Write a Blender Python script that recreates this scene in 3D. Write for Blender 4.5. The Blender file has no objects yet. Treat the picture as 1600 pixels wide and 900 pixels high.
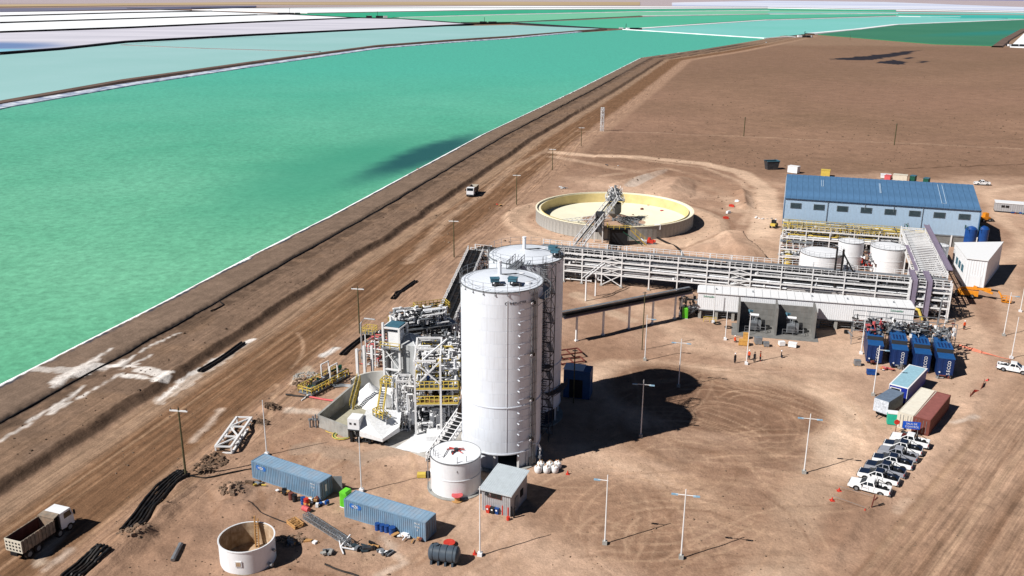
import bpy, math, random
import numpy as np
from mathutils import Vector, Matrix
random.seed(7); RS = np.random.RandomState(5)
R = math.radians
sc = bpy.context.scene
COL = sc.collection
# ------------------------------------------------------------------ camera
CAMH, FPX, PITCH, ROLL = 63.5, 1430.0, math.atan(458/1430.0), 0.0077
cr, sr, cp, sp = math.cos(ROLL), math.sin(ROLL), math.cos(PITCH), math.sin(PITCH)
cd = bpy.data.cameras.new('camera'); cam = bpy.data.objects.new('camera', cd); COL.objects.link(cam)
cd.sensor_width = 36.0; cd.lens = FPX/1600*36; cd.clip_start = 1; cd.clip_end = 200000
M = Matrix(((cr, -sr, 0, 0), (sr*sp, cr*sp, -cp, 0), (sr*cp, cr*cp, sp, CAMH), (0, 0, 0, 1)))
cam.matrix_world = M
sc.camera = cam
# ------------------------------------------------------------------ sky, sun
SUN_EL, SDX, SDY = R(43.5), math.cos(R(28)), math.sin(R(28))     # shadows run towards (SDX, SDY)
w = bpy.data.worlds.new('World'); sc.world = w; w.use_nodes = True
nt = w.node_tree; bg = nt.nodes['Background']; sky = nt.nodes.new('ShaderNodeTexSky')
sky.sky_type = 'NISHITA'; sky.sun_disc = False; sky.sun_elevation = SUN_EL
sky.sun_rotation = math.atan2(-SDX, -SDY) % (2*math.pi); sky.altitude = 4100
sky.air_density = 0.5; sky.dust_density = 0.1
nt.links.new(sky.outputs[0], bg.inputs[0]); bg.inputs[1].default_value = 0.05
sd = bpy.data.lights.new('sun', 'SUN'); sun = bpy.data.objects.new('sun', sd); COL.objects.link(sun)
sd.energy = 5.0; sd.angle = R(0.5); sd.color = (1, .955, .9)
sun.rotation_euler = Vector((SDX*math.cos(SUN_EL), SDY*math.cos(SUN_EL), -math.sin(SUN_EL))).to_track_quat('-Z', 'Y').to_euler()
sc.view_settings.view_transform = 'Standard'; sc.view_settings.look = 'None'
sc.view_settings.exposure = 0.22; sc.view_settings.gamma = 1
sc.cycles.max_bounces = 5; sc.cycles.diffuse_bounces = 1; sc.cycles.glossy_bounces = 2
# ------------------------------------------------------------------ helpers
def lin(c):
    return tuple((x/255/12.92 if x/255 <= .04045 else ((x/255+.055)/1.055)**2.4) for x in c)
def G(u, v, z=0.0):
    """ground point (world metres) seen at photograph position u, v on the level z"""
    x, y = u-800, 450-v
    X, Y = x*cr-y*sr, x*sr+y*cr
    d = (X, FPX*cp+Y*sp, -FPX*sp+Y*cp)
    t = (z-CAMH)/d[2]
    return Vector((d[0]*t, d[1]*t, z))
AZ = R(-16.5); EX = Vector((math.cos(AZ), math.sin(AZ), 0)); EN = Vector((-math.sin(AZ), math.cos(AZ), 0))
def az(a, b): return math.atan2(b[1]-a[1], b[0]-a[0])
class MB:
    def __init__(s): s.v = []; s.f = []; s.mi = []; s.m = 0
    def _a(s, vs, fs):
        o = len(s.v); s.v += [tuple(p) for p in vs]; s.f += [tuple(i+o for i in f) for f in fs]; s.mi += [s.m]*len(fs); return s
    def box(s, c, d, rz=0):
        x, y, z = d[0]/2, d[1]/2, d[2]/2; co, si = math.cos(rz), math.sin(rz)
        P = [(c[0]+a*co*x-b*si*y, c[1]+a*si*x+b*co*y, c[2]+e*z) for e in (-1, 1) for a, b in ((-1, -1), (1, -1), (1, 1), (-1, 1))]
        return s._a(P, [(3, 2, 1, 0), (4, 5, 6, 7), (0, 1, 5, 4), (1, 2, 6, 5), (2, 3, 7, 6), (3, 0, 4, 7)])
    def bb(s, x0, x1, y0, y1, z0, z1): return s.box(((x0+x1)/2, (y0+y1)/2, (z0+z1)/2), (abs(x1-x0), abs(y1-y0), abs(z1-z0)))
    def bar(s, p, q, w, h=None, up=(0, 0, 1)):
        p, q = Vector(p), Vector(q); h = h or w; d = (q-p)
        if d.length < 1e-6: return s
        d.normalize(); u = Vector(up)
        if abs(d.dot(u)) > .98: u = Vector((1, 0, 0))
        a = d.cross(u).normalized()*w/2; b = a.cross(d).normalized()*h/2
        P = [k+a*i+b*j for k in (p, q) for i, j in ((-1, -1), (1, -1), (1, 1), (-1, 1))]
        return s._a(P, [(3, 2, 1, 0), (4, 5, 6, 7), (0, 1, 5, 4), (1, 2, 6, 5), (2, 3, 7, 6), (3, 0, 4, 7)])
    def path(s, pts, r, n=8, caps=True):
        pts = [Vector(p) for p in pts]; rings = []; o = len(s.v)
        for i, p in enumerate(pts):
            d = (pts[min(i+1, len(pts)-1)]-pts[max(i-1, 0)])
            d = d.normalized() if d.length > 1e-9 else Vector((0, 0, 1))
            u = Vector((0, 0, 1)) if abs(d.z) < .95 else Vector((1, 0, 0))
            a = d.cross(u).normalized(); b = a.cross(d)
            rr = r[i] if isinstance(r, (list, tuple)) else r
            for k in range(n):
                t = 2*math.pi*k/n; s.v.append(tuple(p+a*math.cos(t)*rr+b*math.sin(t)*rr))
        F = []
        for i in range(len(pts)-1):
            for k in range(n):
                F.append((o+i*n+k, o+i*n+(k+1) % n, o+(i+1)*n+(k+1) % n, o+(i+1)*n+k))
        if caps: F.append(tuple(o+k for k in range(n))[::-1]); F.append(tuple(o+(len(pts)-1)*n+k for k in range(n)))
        s.f += F; s.mi += [s.m]*len(F); return s
    def tube(s, p, q, r, n=8, caps=True): return s.path([p, q], r, n, caps)
    def lathe(s, prof, n=24, c=(0, 0), a0=0, a1=2*math.pi, cap0=False, cap1=False):
        o = len(s.v); full = abs(a1-a0-2*math.pi) < 1e-6; m = n if full else n+1
        for r, z in prof:
            for k in range(m):
                t = a0+(a1-a0)*k/n; s.v.append((c[0]+r*math.cos(t), c[1]+r*math.sin(t), z))
        F = []
        for i in range(len(prof)-1):
            for k in range(n):
                k2 = (k+1) % m; F.append((o+i*m+k, o+i*m+k2, o+(i+1)*m+k2, o+(i+1)*m+k))
        if cap0: F.append(tuple(o+k for k in range(m))[::-1])
        if cap1: F.append(tuple(o+(len(prof)-1)*m+k for k in range(m)))
        s.f += F; s.mi += [s.m]*len(F); return s
    def cyl(s, x, y, z0, z1, r, n=16, r2=None): return s.lathe([(r, z0), (r if r2 is None else r2, z1)], n, (x, y), cap0=True, cap1=True)
    def prism(s, poly, z0, z1):
        n = len(poly); P = [(p[0], p[1], z0) for p in poly]+[(p[0], p[1], z1) for p in poly]
        A = sum(poly[i][0]*poly[(i+1) % n][1]-poly[(i+1) % n][0]*poly[i][1] for i in range(n))
        F = [tuple(range(n))[::-1], tuple(range(n, 2*n))]+[(i, (i+1) % n, n+(i+1) % n, n+i) for i in range(n)]
        if A < 0: F = [f[::-1] for f in F]
        return s._a(P, F)
    def side(s, poly, y0, y1):
        """a profile in x,z pushed from y0 to y1"""
        n = len(poly); P = [(p[0], y0, p[1]) for p in poly]+[(p[0], y1, p[1]) for p in poly]
        A = sum(poly[i][0]*poly[(i+1) % n][1]-poly[(i+1) % n][0]*poly[i][1] for i in range(n))
        F = [tuple(range(n)), tuple(range(n, 2*n))[::-1]]+[((i+1) % n, i, n+i, n+(i+1) % n) for i in range(n)]
        if A < 0: F = [f[::-1] for f in F]
        return s._a(P, F)
    def quad(s, *p): return s._a(p, [tuple(range(len(p)))])
    def build(s, name, m, parent=None, smooth=False, world=False, mesh_only=False):
        V = s.v
        if world and parent is not None:
            mi = (Matrix.Translation(parent.location) @ Matrix.Rotation(parent.rotation_euler.z, 4, 'Z')).inverted()
            V = [tuple(mi @ Vector(p)) for p in V]
        me = bpy.data.meshes.new(name); me.from_pydata(V, [], s.f)
        for k in (m if isinstance(m, (list, tuple)) else [m]): me.materials.append(k)
        if any(s.mi): me.polygons.foreach_set('material_index', s.mi)
        if smooth:
            me.polygons.foreach_set('use_smooth', [True]*len(me.polygons))
            try: me.set_sharp_from_angle(angle=R(30))
            except Exception: pass
        me.update()
        if mesh_only: return me
        return put(name, me, parent)
def put(name, me, parent=None, loc=(0, 0, 0), rz=0):
    o = bpy.data.objects.new(name, me); COL.objects.link(o); o.location = loc; o.rotation_euler = (0, 0, rz)
    if parent is not None: o.parent = parent
    return o
def tag(o, label, cat, group=None):
    o['label'] = label; o['category'] = cat
    if group: o['group'] = group
    return o
def thing(name, label, cat, loc=(0, 0, 0), rz=0, group=None):
    o = bpy.data.objects.new(name, None); COL.objects.link(o); o.location = loc; o.rotation_euler = (0, 0, rz)
    o.empty_display_size = .5
    return tag(o, label, cat, group)
def dup(root, loc, rz, label, group=None):
    r = root.copy(); COL.objects.link(r); r.location = loc; r.rotation_euler = (0, 0, rz); r['label'] = label
    if group: r['group'] = group
    for ch in list(root.children):
        c = ch.copy(); COL.objects.link(c); c.parent = r
        for g in ch.children:
            d = g.copy(); COL.objects.link(d); d.parent = c
    return r
def recolor(root, table):
    """give a copied thing its own paint: table maps material -> material"""
    for o in [root]+list(root.children_recursive):
        if o.type == 'MESH':
            if any(s.material in table for s in o.material_slots):
                o.data = o.data.copy()
                for i, mm in enumerate(o.data.materials):
                    if mm in table: o.data.materials[i] = table[mm]
def text_mesh(s, size, m, name='lettering', depth=.01):
    c = bpy.data.curves.new(name, 'FONT'); c.body = s; c.size = size; c.extrude = depth; c.resolution_u = 2
    c.align_x = 'CENTER'; c.align_y = 'CENTER'
    o = bpy.data.objects.new(name, c); COL.objects.link(o)
    me = bpy.data.meshes.new_from_object(o.evaluated_get(bpy.context.evaluated_depsgraph_get()))
    bpy.data.objects.remove(o); bpy.data.curves.remove(c)
    me.materials.clear(); me.materials.append(m); me.name = name
    return me
def letter(s, size, m, parent, loc, rot, name='lettering'):
    o = bpy.data.objects.new(name, text_mesh(s, size, m, name)); COL.objects.link(o)
    o.parent = parent; o.location = loc; o.rotation_euler = rot
    return o
# ------------------------------------------------------------------ materials
def mat(name, c, rough=.6, metal=0.0, var=.12, scale=1.5, bump=0.0, bscale=8, dust=0.0, streak=0.0, c2=None, spec=.3):
    m = bpy.data.materials.new(name); m.use_nodes = True; n = m.node_tree.nodes; l = m.node_tree.links
    b = n['Principled BSDF']; b.inputs['Roughness'].default_value = rough; b.inputs['Metallic'].default_value = metal
    b.inputs['Specular IOR Level'].default_value = spec
    tc = n.new('ShaderNodeTexCoord')
    def noise(sc_, det=5, vec=None, ro=.6):
        t = n.new('ShaderNodeTexNoise'); t.inputs['Scale'].default_value = sc_; t.inputs['Detail'].default_value = det
        t.inputs['Roughness'].default_value = ro; l.new(vec or tc.outputs['Object'], t.inputs['Vector']); return t.outputs['Fac']
    def ramp(f, a, b_, pa=(0, 0, 0, 1), pb=(1, 1, 1, 1)):
        r = n.new('ShaderNodeValToRGB'); r.color_ramp.elements[0].position = a; r.color_ramp.elements[1].position = b_
        r.color_ramp.elements[0].color = pa; r.color_ramp.elements[1].color = pb; l.new(f, r.inputs[0]); return r.outputs[0]
    def mix(f, a, b_, mode='MIX'):
        x = n.new('ShaderNodeMix'); x.data_type = 'RGBA'; x.blend_type = mode
        for k, q in ((0, f), (6, a), (7, b_)):
            if isinstance(q, (int, float)): x.inputs[k].default_value = q
            elif isinstance(q, tuple): x.inputs[k].default_value = (q+(1,))[:4]
            else: l.new(q, x.inputs[k])
        return x.outputs[2]
    L = lin(c); L2 = lin(c2) if c2 else tuple(x*(1-2.2*var) for x in L); Lh = tuple(min(.92, x*(1+var*.8)) for x in L)
    col = mix(ramp(noise(scale), .3, .7), L2, Lh)
    if streak:
        mp = n.new('ShaderNodeMapping'); mp.inputs['Scale'].default_value = (3, 3, .18); l.new(tc.outputs['Object'], mp.inputs[0])
        col = mix(mix(1.0, ramp(noise(1.2, 6, mp.outputs[0]), .5, .75), (streak,)*3, 'MULTIPLY'), col, lin((120, 98, 80)))
    if dust:
        col = mix(mix(1.0, ramp(noise(.7, 8), .45, .75), (dust,)*3, 'MULTIPLY'), col, lin((178, 148, 122)))
    l.new(col, b.inputs['Base Color'])
    if bump:
        bp = n.new('ShaderNodeBump'); bp.inputs['Strength'].default_value = bump; bp.inputs['Distance'].default_value = .05
        l.new(noise(bscale, 4), bp.inputs['Height']); l.new(bp.outputs[0], b.inputs['Normal'])
    return m
WHITE = mat('white_paint', (236, 239, 243), .45, var=.025, dust=.04, streak=.12)
SILO = mat('silo_white', (226, 233, 243), .4, var=.04, scale=.25, streak=.16, dust=.04)
STEEL = mat('white_steel', (232, 233, 234), .5, var=.04, dust=.08)
GALV = mat('galvanised', (150, 156, 162), .45, .4, var=.15, dust=.15)
GREY = mat('grey_paint', (128, 134, 140), .55, var=.1, streak=.2)
DGREY = mat('dark_grey', (58, 62, 68), .6, var=.2, dust=.1)
BLACK = mat('black_rubber', (26, 27, 30), .6, var=.3, dust=.08)
YEL = mat('safety_yellow', (216, 190, 88), .5, var=.1, dust=.2)
CONC = mat('concrete', (166, 166, 162), .85, var=.14, scale=.8, bump=.3, dust=.1, streak=.3)
CONCD = mat('concrete_grey', (128, 128, 126), .85, var=.12, scale=.8, bump=.3, streak=.35)
CREAM = mat('cream_lining', (246, 238, 212), .7, var=.04, scale=.2)
CREAMW = mat('yellow_lining', (226, 206, 148), .7, var=.1, scale=.3)
TEAL = mat('teal_paint', (70, 112, 130), .5, var=.1)
CBLUE = mat('container_blue', (118, 152, 180), .5, var=.1, scale=.6, streak=.35, dust=.18)
CBLUER = mat('container_roof_blue', (135, 165, 190), .5, var=.07, scale=.5, dust=.3)
BLUE = mat('royal_blue', (30, 76, 146), .45, var=.12)
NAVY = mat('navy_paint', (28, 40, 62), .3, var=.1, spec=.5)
GREEN = mat('lime_green', (110, 214, 60), .5, var=.05)
DGREEN = mat('dark_green', (22, 84, 66), .6, var=.15)
RED = mat('red_paint', (206, 60, 46), .5, var=.12, dust=.1)
PINK = mat('faded_red', (214, 96, 100), .6, var=.1, dust=.1)
ORANGE = mat('orange_paint', (228, 146, 40), .5, var=.1)
WOOD = mat('timber', (196, 150, 96), .8, var=.12, scale=4)
PLY = mat('plywood', (208, 158, 84), .8, var=.1, scale=3)
POLE = mat('weathered_pole', (92, 88, 62), .85, var=.2, scale=3)
GLASS = mat('dark_glass', (22, 28, 34), .12, var=.1, spec=.6)
PIPE = mat('silver_pipe', (190, 192, 194), .35, .3, var=.1)
PURP = mat('lilac_tray', (138, 128, 148), .6, var=.08)
BEIGE = mat('beige_container', (214, 208, 192), .6, var=.05, streak=.15)
BROWN = mat('brown_container', (118, 66, 58), .6, var=.08, streak=.1)
BROWNR = mat('brown_container_roof', (146, 92, 86), .6, var=.1)
SALT = mat('salt', (232, 234, 236), .9, var=.08, scale=3, bump=.4)
ROCK = mat('rock', (136, 114, 96), .9, var=.25, scale=3, bump=.4)
SOIL = mat('soil_dark', (112, 92, 76), .95, var=.25, scale=3, bump=.5)
TARP = mat('tarp', (52, 66, 74), .55, var=.2)
HWALL = mat('hall_wall_blue', (176, 200, 222), .5, var=.06, scale=.35, streak=.25)
HROOF = mat('hall_roof_blue', (84, 122, 160), .45, var=.1, scale=.4)
CORR = mat('corrugated_zinc', (176, 178, 182), .45, .2, var=.08, streak=.2)
BIN = mat('bin_black', (34, 36, 40), .5)
# ------------------------------------------------------------------ ground
BANK = [(-150, -110), (-85.5, 140.3), (-74.4, 182.4), (-64.8, 222.6), (-53.5, 265.6), (-15.5, 427.8), (43.3, 646), (133.6, 996.4), (236.7, 1175.8), (390.3, 1474.7), (470, 1640)]
def polydist(X, Y, P):
    """signed distance (right of the line positive) and run along a polyline"""
    best = np.full(X.shape, 1e9); S = np.zeros(X.shape); T = np.zeros(X.shape); run = 0
    for (x0, y0), (x1, y1) in zip(P[:-1], P[1:]):
        dx, dy = x1-x0, y1-y0; L = math.hypot(dx, dy); dx /= L; dy /= L
        a = (X-x0)*dx+(Y-y0)*dy; ac = np.clip(a, 0, L)
        d = np.hypot(X-x0-ac*dx, Y-y0-ac*dy); sg = np.sign((X-x0)*dy-(Y-y0)*dx)
        k = d < best; best[k] = d[k]; T[k] = (sg*d)[k]; S[k] = (run+ac)[k]; run += L
    return T, S
def vnoise(X, Y, s, seed=0):
    """smooth value noise, features about s metres"""
    rs = np.random.RandomState(seed); tab = rs.rand(256, 256)
    x, y = X/s, Y/s; xi, yi = np.floor(x).astype(int), np.floor(y).astype(int); fx, fy = x-xi, y-yi
    fx = fx*fx*(3-2*fx); fy = fy*fy*(3-2*fy)
    g = lambda i, j: tab[i % 256, j % 256]
    return (g(xi, yi)*(1-fx)+g(xi+1, yi)*fx)*(1-fy)+(g(xi, yi+1)*(1-fx)+g(xi+1, yi+1)*fx)*fy
def fbm(X, Y, s, seed=0, o=4): return sum(vnoise(X, Y, s/2**i, seed+i)*.5**i for i in range(o))/sum(.5**i for i in range(o))
def axis(segs, lo, hi):
    a = []
    for s0, s1, st in segs: a += list(np.arange(s0, s1, st))
    a.append(segs[-1][1]); st = segs[-1][2]
    while a[-1] < hi: st *= 1.12; a.append(a[-1]+st)
    b = []; st = segs[0][2]; x = segs[0][0]
    while x > lo: st *= 1.12; x -= st; b.append(x)
    return np.array(b[::-1]+a)
GXs = axis([(-100, -62, .6), (-62, 80, .36), (80, 150, .8), (150, 420, 2.6), (420, 800, 5)], -60000, 60000)
GYs = axis([(84, 180, .36), (180, 300, .6), (300, 520, 1.6), (520, 1500, 5)], -3000, 90000)
GX, GY = np.meshgrid(GXs, GYs)
BT, BS = polydist(GX, GY, BANK)
def seglen(P): return np.cumsum([0]+[math.hypot(P[i+1][0]-P[i][0], P[i+1][1]-P[i][1]) for i in range(len(P)-1)])
def px(*p): return [tuple(G(a, b)[:2]) for a, b in p]
near = (GY < 600) & (GX > -130) & (GX < 260)
wob = (fbm(GX, GY, 14, 3)-.5)*2
HZ = np.interp(BT+wob*np.clip(BT-8, 0, 3)*.45, [-12, -3, 0, 1.6, 10.6, 11.3, 13, 17, 24.2, 25.4, 26.4, 30, 60], [-1, -.3, .93, 1.5, 1.6, 1.2, .95, 1.0, 1.05, .2, 0, 0, 0])
HZ = np.where(GY > 1500, np.minimum(HZ, -1+0*HZ), HZ) if False else HZ
far = GY > 1400; HZ[far] = np.where(BT[far] < 0, -1, HZ[far])
# lumps on the bench and relief of the desert
HZ += near*(fbm(GX, GY, 3.2, 11)-.5)*np.interp(BT, [11, 14, 22, 25, 28, 45, 50], [0, .3, .35, .5, .05, .06, .25])
HZ += near*(fbm(GX, GY, .9, 21, 2)-.5)*np.interp(BT, [1.5, 3, 10, 13, 22, 25, 27, 40, 46], [0, .03, .03, .14, .2, .3, .08, .1, .1])
desert = np.clip((GY-330)/60, 0, 1)*(BT > 60)
HZ += desert*(fbm(GX, GY, 30, 5)-.5)*1.6*np.clip((900-GY)/500, 0, 1)
def mound(pts, rad, h, pw=1.5, n=.25, seed=1):
    """a heap along a line: pts in metres"""
    global HZ
    P = np.array(pts); k = (GX > P[:, 0].min()-rad*1.5) & (GX < P[:, 0].max()+rad*1.5) & (GY > P[:, 1].min()-rad*1.5) & (GY < P[:, 1].max()+rad*1.5)
    if len(pts) == 1: d = np.hypot(GX[k]-pts[0][0], GY[k]-pts[0][1])
    else: d = np.abs(polydist(GX[k], GY[k], pts)[0])
    f = fbm(GX[k], GY[k], rad*.5, seed)
    HZ[k] += h*np.clip(1-(d/rad)*(1+n*2*(f-.5)), 0, 1)**pw*(.8+.4*f)
mound(px((1150, 400), (1135, 380), (1120, 392)), 8.5, 2.4, .8); mound(px((1180, 400), (1160, 380)), 8, 2.0, .8, seed=4)
mound(px((1045, 303), (1062, 285)), 8, 2.3, .8, seed=5); mound(px((1160, 300), (1165, 325)), 3, 1.4, 1.2)
mound(px((960, 290), (1010, 275), (1040, 268)), 3, 1, 1.3, seed=9)
for (a, b), r_, h_ in [((365, 768), 3.0, 1.3), ((352, 790), 2.6, .8), ((385, 795), 3, .7), ((190, 850), 3.5, 1.2), ((160, 870), 2.5, .8), ((225, 838), 2.2, .9), ((420, 640), 2.2, .7), ((405, 668), 1.8, .5),
                        ((250, 800), 2.6, .6), ((300, 835), 3, .5), ((330, 880), 2.5, .5), ((480, 845), 3, .4), ((440, 850), 2.4, .4), ((325, 735), 2, .5), ((480, 590), 3, .5), ((465, 600), 2.2, .6), ((520, 545), 2, .3),
                        ((620, 460), 2.4, .5), ((245, 870), 2.4, .5)]:
    mound(px((a, b)), r_, h_, 1.2, seed=int(a))
mound(px((150, 900), (215, 845), (262, 790), (292, 742), (330, 715), (352, 690), (420, 640)), 2.3, .55, 1.1, .6, seed=15)
mound(px((395, 300), (640, 300)), .1, 0)
for q in [((800, 232), (870, 226), (1000, 248)), ((660, 345), (700, 330), (740, 315)), ((780, 300), (830, 285), (900, 262)), ((1290, 885), (1350, 800), (1420, 740), (1500, 690), (1530, 610))]:
    mound(px(*q), 1.5, .35, 1.2, .7, seed=int(q[0][0]))
# thickener pad: a shallow dish ring, low bank round it
dT = np.hypot(GX-29.97, GY-264.39); HZ += .5*np.clip(1-np.abs(dT-31)/3, 0, 1)*near
# building pads stay flat
for (cx, cy, r_) in [(-1.4, 119.7, 14), (2, 133, 14), (96, 235, 34), (58, 170, 18), (75, 150, 12), (60, 138, 10)]:
    k = np.hypot(GX-cx, GY-cy) < r_; HZ[k] *= .1
# ---- colours
def C3(c): return np.array(lin(c))
COLR = np.zeros(GX.shape+(3,)); MK = np.zeros(GX.shape+(3,))
def fill(mask, c):
    global COLR
    m = np.clip(mask, 0, 1)[..., None]; COLR = COLR*(1-m)+C3(c)*m
def band(T, a, b, s=1.0): return np.clip((T-a)/s+.5, 0, 1)*np.clip((b-T)/s+.5, 0, 1)
n1, n2, n3 = fbm(GX, GY, 40, 31), fbm(GX, GY, 9, 32), fbm(GX, GY, 3, 33)
fill(np.ones(GX.shape), (140, 113, 97))                                    # desert
fill((fbm(GX, GY, 160, 40)-.4)*2.2*(GY > 320), (126, 104, 86))
fill((fbm(GX, GY, 70, 41)-.45)*2*(GY > 320), (152, 124, 106))
fill(np.clip((GY-560)/500, 0, .6), (122, 100, 84))
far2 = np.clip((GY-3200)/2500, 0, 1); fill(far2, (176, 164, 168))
pad = np.clip((345+wob*18-GY)/24, 0, 1)*np.clip((BT-44)/3, 0, 1); fill(pad, (166, 139, 121))
fill(pad*np.clip((n1-.45)*4, 0, 1)*.8, (196, 169, 149)); fill(pad*np.clip((.5-n1)*4, 0, 1)*.5, (148, 119, 100))
fill(pad*np.clip((n2-.5)*4, 0, 1)*.35, (204, 176, 154)); fill(pad*np.clip((.45-n2)*5, 0, 1)*.35, (138, 110, 91))
W = BT+wob*.8
fill(band(W, 26, 32, 2), (148, 125, 106)); fill(band(W, 31, 46, 2.5), (119, 92, 71)); fill(band(W, 44, 54, 3), (158, 131, 112))
fill(band(W, 12, 26.0, .8), (122, 103, 89)); fill(band(W, 12, 25, 1)*np.clip((n2-.5)*5, 0, .5), (128, 106, 88))
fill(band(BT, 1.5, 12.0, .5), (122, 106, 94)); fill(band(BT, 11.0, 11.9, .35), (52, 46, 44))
fill(band(BT, 12, 15.5, 1)*np.clip((n3-.35)*4, 0, .7), (84, 70, 60))
fill(band(BT+wob*.8, 24.0, 26.0, .4)*.8, (84, 68, 57))  # shade on the drop of the bench, painted as a dark band
rag = (fbm(GX, GY, 5, 77, 3)-.5)*1.8; fill(band(BT+rag, -1.2, 1.35, .25), (240, 242, 244)); fill(band(BT+rag*.6, 1.5, 2.4, .3)*np.clip((n3-.2)*3, .3, 1), (62, 66, 78)); fill(band(BT, -30, -1, 1), (120, 170, 150))
MK[..., 0] = band(BT, 27, 52, 4)*1.0+band(BT, 12, 26, 2)*.6+band(BT, 1.5, 11, 1)*.3
MK[..., 1] = np.clip(desert*1.2, 0, 1)*np.clip((fbm(GX, GY, 60, 50)-.42)*4, 0, .45)+band(BT, 13, 24, 2)*.4
def stroke(pts, wd, c, al=.6, soft=.5, jit=0.0, seed=0, raw=False, ch=None):
    P = pts if raw else px(*pts); A = np.array(P); r_ = wd+soft+jit+1
    x0, x1 = np.searchsorted(GXs, [A[:, 0].min()-r_, A[:, 0].max()+r_]); y0, y1 = np.searchsorted(GYs, [A[:, 1].min()-r_, A[:, 1].max()+r_])
    if x1 <= x0 or y1 <= y0: return
    sl = (slice(y0, y1), slice(x0, x1)); X, Y = GX[sl], GY[sl]
    d = np.abs(polydist(X, Y, P)[0])
    if jit: d = d+(fbm(X, Y, max(1.2, wd), seed)-.5)*2*jit
    m = np.clip((wd/2-d)/soft+.5, 0, 1)*al
    if ch is not None: MK[sl+(ch,)] = np.maximum(MK[sl+(ch,)], m)
    else: COLR[sl] = COLR[sl]*(1-m[..., None])+C3(c)*m[..., None]
def off(P, d):
    out = []
    for i in range(len(P)):
        a, b = P[max(0, i-1)], P[min(len(P)-1, i+1)]; L = math.hypot(b[0]-a[0], b[1]-a[1]) or 1
        out.append((P[i][0]+(b[1]-a[1])/L*d, P[i][1]-(b[0]-a[0])/L*d))
    return out
def smooth_line(P, n=4):
    for _ in range(n):
        Q = [P[0]]
        for a, b in zip(P[:-1], P[1:]): Q += [(a[0]*.75+b[0]*.25, a[1]*.75+b[1]*.25), (a[0]*.25+b[0]*.75, a[1]*.25+b[1]*.75)]
        P = Q+[P[-1]]
    return P
# long wheel marks on the haul road
rnd = random.Random(3)
for k in range(70):
    t = rnd.uniform(26.5, 49); s0 = rnd.uniform(0, 500); ln = rnd.uniform(40, 200)
    pts = [(x, y) for x, y in off(BANK[:8], t+rnd.uniform(-.8, .8))]
    cut = []; 
    cs = seglen(pts)
    for s in np.linspace(s0, s0+ln, 8):
        cut.append((np.interp(s, cs, [p[0] for p in pts])+math.sin(s*.05+k)*.4, np.interp(s, cs, [p[1] for p in pts])))
    c = rnd.choice([(176, 148, 124), (166, 140, 116), (96, 72, 54), (106, 80, 60), (150, 122, 98)])
    stroke(cut, rnd.uniform(.25, .9), c, rnd.uniform(.25, .6), .35, .15, k, raw=True)
# salt spill over the bank
for q, wd, al in [(((90, 610), (160, 580), (210, 580), (262, 598)), 2.4, .8), (((85, 618), (130, 585), (178, 556)), .8, .8), (((60, 590), (130, 590), (190, 575)), 2.6, .5), (((45, 668), (110, 630), (135, 610)), .8, .7),
                  (((185, 580), (235, 548), (280, 528)), .7, .7), (((190, 585), (240, 562)), .6, .7), (((125, 630), (190, 592)), .6, .7), (((200, 595), (245, 602), (262, 590)), 1.6, .9), (((0, 700), (50, 670)), .8, .5),
                  (((248, 625), (290, 590), (340, 560), (395, 530)), 1.1, .85), (((250, 628), (300, 592), (390, 533)), 2.6, .35), (((80, 655), (100, 642), (140, 622)), 1, .6), (((100, 600), (150, 575)), 1.5, .6)]:
    stroke(q, wd*.8, (236, 230, 224), al, .3, wd*.6, int(q[0][0]))
# site roads, light
LT = (212, 186, 164)
for q, wd, al in [(((866, 238), (930, 244), (1010, 246), (1100, 256), (1160, 270), (1195, 295), (1200, 330), (1185, 365)), 6.5, .75), (((880, 240), (1010, 250), (1100, 262), (1160, 285), (1175, 320), (1160, 350)), 2, .5), (((1190, 300), (1205, 350), (1195, 400)), 10, .5), (((940, 275), (1040, 262), (1110, 280)), 3, .35), (((866, 245), (960, 262), (1060, 280), (1130, 300), (1150, 330)), 5, .4),
                  (((860, 232), (800, 262), (760, 300), (700, 340), (640, 410)), 3, .35), (((900, 205), (1000, 207), (1200, 215), (1600, 232)), 1.2, .35), (((985, 380), (1100, 385), (1180, 370), (1215, 330)), 5, .5),
                  (((1180, 380), (1215, 420), (1200, 440)), 4, .3), (((1560, 420), (1600, 520), (1600, 560)), 6, .4), (((1500, 480), (1520, 540), (1480, 620), (1400, 720)), 6, .35), (((1530, 420), (1590, 400), (1600, 370), (1570, 350), (1540, 300), (1600, 290)), 4, .5),
                  (((880, 595), (960, 572), (1060, 575), (1180, 590), (1290, 620), (1330, 670), (1300, 740), (1240, 800), (1200, 900)), 6.5, .75), (((900, 700), (990, 735), (1060, 760), (1150, 800), (1200, 860)), 3, .45),
                  (((1000, 480), (1060, 520), (1100, 545), (1200, 560), (1330, 570)), 6, .4), (((1260, 620), (1320, 560), (1340, 540)), 5, .3), (((860, 730), (900, 760), (1000, 770)), 2.5, .3)]:
    stroke(q, wd, LT, al, 2.0, 1.0, int(q[0][1]))
stroke(((1330, 640), (1290, 700), (1250, 790), (1230, 900)), 5, (206, 184, 164), .45, 2.5, 1.5, 4)
stroke(((985, 290), (1010, 278), (1035, 268)), 4.5, (190, 178, 168), .8, .6, .4, 5)
for q, wd, al in [(((1000, 268), (1080, 275), (1140, 300)), 16, .5), (((900, 262), (1000, 256), (1080, 262)), 9, .4), (((1180, 385), (1190, 400)), 14, .3)]: stroke(q, wd, (150, 121, 102), al, 3, 2, int(q[0][1]))
Pt = [(TCx, TCy) for TCx, TCy in [(29.97+29.5*math.cos(a), 264.39+29.5*math.sin(a)) for a in np.linspace(-1.2, 4.2, 40)]]
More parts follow.
